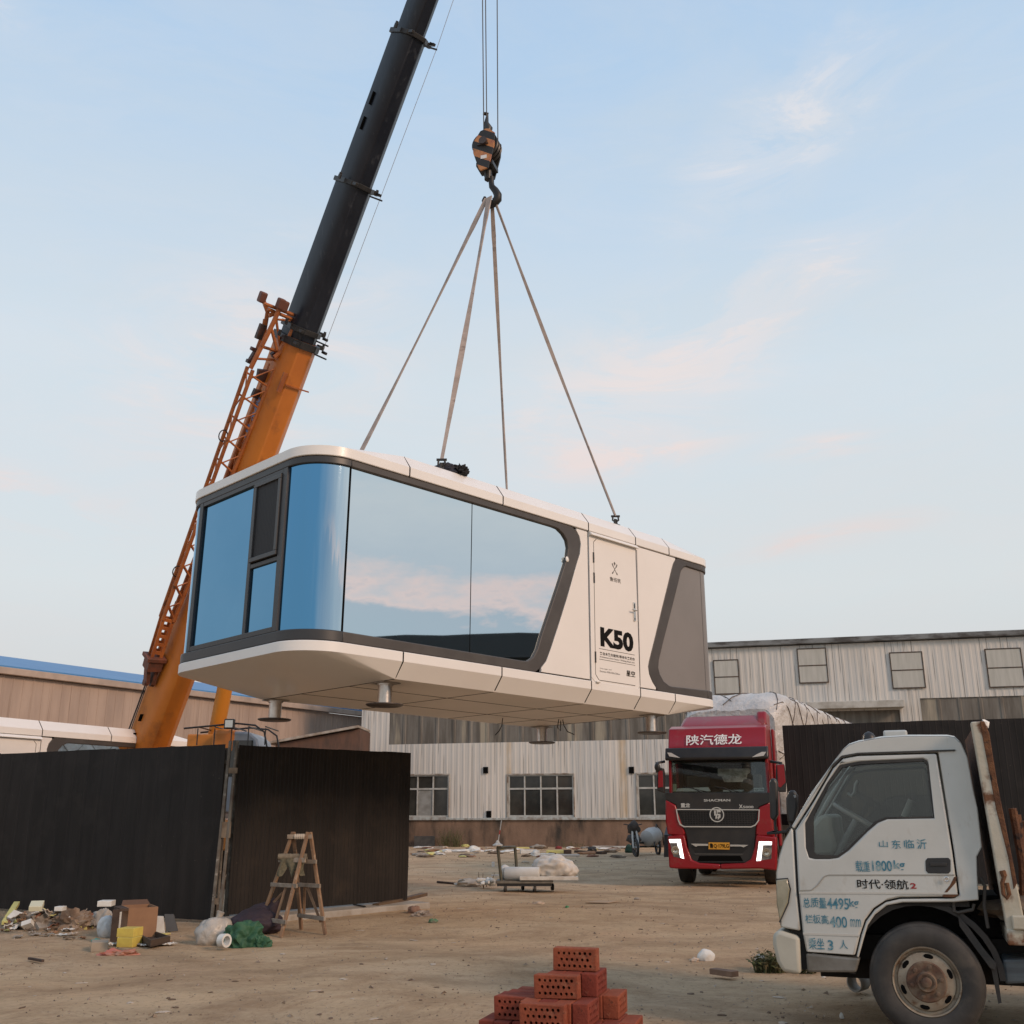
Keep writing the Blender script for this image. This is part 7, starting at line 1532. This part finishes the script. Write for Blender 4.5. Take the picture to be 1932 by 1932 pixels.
m = MB(); lump('clear_bag', *z5p(1036, 300), *z5p(1245, 460), pbr('clear_bag', (.44, .40, .35), .35, col2=(.34, .30, .25), scale=5, bump=.02, bscale=11), 'tied whitish plastic bag left of the green tarpaulin', 'bag', 5, .22, 1.5, 4, .7, .6)
q = gp(*z5p(1190, 440)); t_ = yp(*z5p(1192, 285), q.y + .2)
m = MB(); m.tube([(t_.x-.03, t_.y, t_.z-.22), (t_.x, t_.y, t_.z-.06), (t_.x+.02, t_.y, t_.z)], [.10, .035, .05], 10); single('bag_knot', m, MATS['clear_bag'], 'twisted neck of the whitish plastic bag', 'bag neck', (t_.x, t_.y, t_.z-.2), smooth=60)
gt = lump('green_tarp', *z5p(1176, 322), *z5p(1425, 474), pbr('tarp_green', (.03, .105, .05), .7, col2=(.02, .075, .036), scale=4, bump=.015, bscale=10), 'crumpled dark green tarpaulin on the ground', 'tarpaulin', 12, .34, 1.7, 5, .75, .35, smooth=35)
lump('tarp_tail', *z5p(1350, 405), *z5p(1462, 472), MATS['tarp_green'], 'frayed right end of the green tarpaulin', 'tarpaulin', 18, .55, 2.4, 4, .6, .3, smooth=30)
q = gp(*z5p(1200, 480)); m = MB(); m.lathe([(.075, 0), (.075, .09), (.05, .09), (.05, 0)], (q.x, q.y, .075), (.8, -.5, .05), 24, False); m.v = m.v; rr = m.build('tape_roll', FOAM, None, base=q); 
tag(rr, 'white tape roll at the near edge of the green tarpaulin', 'tape roll'); md = rr.modifiers.new('s', 'SOLIDIFY'); md.thickness = .004
PURP = pbr('purple_sack', (.020, .012, .019), .75, col2=(.032, .020, .030), scale=4, bump=.012, bscale=8)
lump('dark_sack', *z5p(1215, 262), *z5p(1505, 412), PURP, 'big dark purple sack leaning between green tarpaulin and ladder', 'sack', 22, .16, 1.3, 5, .8, .8)
q = gp(*z5p(1440, 405)); c0 = yp(*z5p(1440, 300), q.y + .3); c1 = yp(*z5p(1505, 222), q.y + .3)
m = MB(); m.tube([c0 - V((.10, 0, .10)), c0, c0.lerp(c1, .6), c1], [.22, .19, .09, .05], 14); single('sack_neck', m, PURP, 'bunched neck of the dark purple sack by the ladder leg', 'sack neck', (c0.x, c0.y, 0.3), smooth=60)
# by the end of the ribbed hoarding
board('old_plank', *z2p(1290, 1030), *z2p(1745, 950), .12, .05, pbr('plank_dirty', (.13, .085, .05), .85, col2=(.08, .05, .035), scale=6), 'dirty plank at the right end of the ribbed hoarding', 'plank', .05, .10)
lump('rubble', *z2p(1580, 975), *z2p(1705, 1052), pbr('rubble_pink', (.26, .16, .12), .9, col2=(.18, .11, .08), scale=8), 'brownish lump of rubble under the plank end', 'rubble', 5, .4, 2, 3)
lump('plastic_scrap', *z2p(1640, 1020), *z2p(1808, 1084), pbr('grey_scrap', (.33, .28, .24), .6, col2=(.20, .16, .13), scale=9), 'crumpled grey plastic beside the rubble lump', 'plastic', 9, .6, 2.4, 4, .5, .3, smooth=30)
lump('green_scrap', *z2p(1772, 1102), *z2p(1868, 1146), pbr('scrap_green', (.06, .20, .10), .7, col2=(.16, .13, .09), scale=9), 'small green scrap on the dirt right of the ladder', 'scrap', 7, .5, 2, 3)
board('black_stick', *z2p(1080, 1028), *z2p(1195, 1050), .02, .02, BLKPL, 'thin black stick lying on the concrete strip', 'stick', .08, .08)
# ------------------------------------------------------------------ foreground right
def z8p(x, y): return (1257.8 + .1881*x, 1677 + .1881*y)
lump('foam_boulder', *z8p(318, 578), *z8p(494, 704), FOAM, 'white half dome of foam on the dirt left of the truck bumper', 'foam', 3, .16, 1.3, 4, .7, .35)
lump('foam_scrap', *z8p(238, 655), *z8p(330, 712), pbr('paper_tan', (.46, .37, .29), .8), 'tan crumpled scrap touching the white foam dome', 'scrap', 6, .5, 2, 3)
q0 = gp(*z8p(580, 900)); m = MB(); a_, b_ = gp(*z8p(465, 862)), gp(*z8p(690, 896)); m.bar(a_ + V((0, 0, .035)), b_ + V((0, 0, .035)), .10, .05); single('broken_board', m, pbr('board_brown', (.22, .13, .085), .85, col2=(.15, .09, .06), scale=6), 'short brown board at the edge of the concrete slab', 'board', q0, bevel=.004)
q = gp(*z8p(940, 812)); BT = thing('crushed_can', 'small silver can with a dark open end beside the weeds', 'can', q)
m = MB(); m.lathe([(.052, 0), (.055, .02), (.055, .13), (.045, .15)], (0, 0, .06), (.25, .95, .15), 16, True); m.build('body', STEEL, BT, smooth=40)
m = MB(); m.lathe([(.048, -.002), (.048, .0)], (0, 0, .06), (.25, .95, .15), 16); m.build('open_end', BLACK, BT)
for (x, y, lab) in ((1890, 1045, 'short greyish pipe offcut under the white truck step'),):
    q = gp(*z8p(x, y)); m = MB(); m.lathe([(.075, 0), (.075, .13)], (q.x, q.y, .078), (.6, .5, .05), 20, False); o = m.build('pipe_offcut', GRP, None, smooth=40, base=q); tag(o, lab, 'pipe'); md = o.modifiers.new('s', 'SOLIDIFY'); md.thickness = .012
lump('tissue_scrap', *z8p(1560, 858), *z8p(1598, 882), FOAM, 'small pale tissue below the truck step board', 'tissue', 4, .5, 2, 3)
lump('tissue_scrap', *z8p(1738, 1215), *z8p(1782, 1285), FOAM, 'white crumpled tissue on the shaded concrete near the front wheel', 'tissue', 8, .5, 2, 3)
# weeds
LEAF = pbr('weed_green', (.055, .075, .025), .8, col2=(.12, .095, .045), scale=20)
def weeds(px, py, n, hgt, spread, label, seed):
    random.seed(seed); q = gp(px, py); m = MB()
    for k in range(n):
        a = random.uniform(0, 6.28); r = spread*math.sqrt(random.random()); b = V((q.x + r*math.cos(a), q.y + r*math.sin(a)*.6, gz(q.x, q.y) - .01)); t = random.uniform(.3, 1)*hgt
        dx, dy = random.gauss(0, .35), random.gauss(0, .35); p1 = b + V((dx*t*.4, dy*t*.4, t*.6)); p2 = b + V((dx*t, dy*t, t)); w_ = .004 + .006*random.random(); s_ = V((math.cos(a*3), math.sin(a*3), 0))*w_
        m.add([b - s_, b + s_, p1 + s_*.8, p1 - s_*.8, p2], [(0, 1, 2, 3), (3, 2, 4)])
        for j in range(3):
            f = b.lerp(p2, random.uniform(.3, .95)); e = f + V((random.gauss(0, .03), random.gauss(0, .03), random.uniform(0, .03))); sd = V((random.gauss(0, .008), random.gauss(0, .008), .006)); m.add([f, f.lerp(e, .5) + sd, e, f.lerp(e, .5) - sd], [(0, 1, 2, 3)])
    o = m.build('weed_clump', LEAF, None, base=q, recalc=False); tag(o, label, 'weeds', 'weeds'); return o
weeds(*z8p(1050, 825), 210, .22, .16, 'dry green weeds growing at the white truck bumper', 3)
weeds(*z8p(1390, 838), 70, .14, .12, 'short weeds under the gap behind the truck bumper', 4)
weeds(*z3p(262, 340), 160, .9, .55, 'tall weeds against the plinth right of the dark crate', 6)
weeds(*z3p(440, 335), 60, .45, .4, 'low weeds against the plinth above the white sheet', 7)
weeds(*z3p(1150, 345), 40, .35, .5, 'sparse weeds against the plinth right of the red rag', 8)
# loose litter and stones
random.seed(11)
PAP = pbr('paper_pale', (.48, .41, .33), .8, col2=(.38, .31, .24), scale=6)
CHIP = pbr('chip_dark', (.10, .068, .045), .9, col2=(.16, .11, .075), scale=6)
def scatter(n, mat, label, group, cat, name, smin, smax, flat, rng):
    for k in range(n):
        for _ in range(30):
            px, py = random.uniform(20, 1480), 1606 + (1930-1606)*random.random()**rng
            if 910 < px < 1200 and py > 1780: continue
            if px < 772 and py < 1745: continue
            if px < 520 and py < 1800: continue
            break
        q = gp(px, py); s = random.uniform(smin, smax); m = MB(Matrix.Translation((q.x, q.y, gz(q.x, q.y) + s*flat*.5)) @ Matrix.Rotation(random.uniform(0, 6.3), 4, 'Z'))
        ln = random.uniform(1, 2.6); P_ = []
        m.blob((0, 0, 0), (s*ln, s, s*flat), .55, 1.8, k*3 + 1, 2, flat=.6); single(name, m, mat, label, cat, q, group)
scatter(46, PAP, 'pale scrap of paper or foam lying loose on the dirt yard', 'pale litter on the yard', 'litter', 'litter_scrap', .012, .034, .25, 1.35)
scatter(70, CHIP, 'dark chip of wood or clod lying loose on the dirt yard', 'dark chips on the yard', 'litter', 'wood_chip', .006, .019, .45, .9)
m = MB()
for k in range(11000):
    y = 3.5 + 42*random.random()**2.2; x = random.uniform(-.62, .62)*y*1.0; s = random.uniform(.003, .012)*(1 + y*.03)*(2.0 if random.random() < .06 else 1)
    c = V((x, y, gz(x, y) + s*.2)); m.add([c + V((random.uniform(-1, 1), random.uniform(-1, 1), random.uniform(-.3, .2)))*s for _ in range(3)] + [c + V((random.uniform(-.4, .4)*s, random.uniform(-.4, .4)*s, s*.8)), c + V((-s, s*.5, 0))], [(0, 1, 3), (1, 2, 3), (2, 4, 3), (4, 0, 3)])
o = m.build('pebbles', pbr('pebble', (.22, .165, .12), .95, col2=(.36, .30, .24), scale=.9, lo=.45, hi=.55), None); tag(o, kind='stuff')
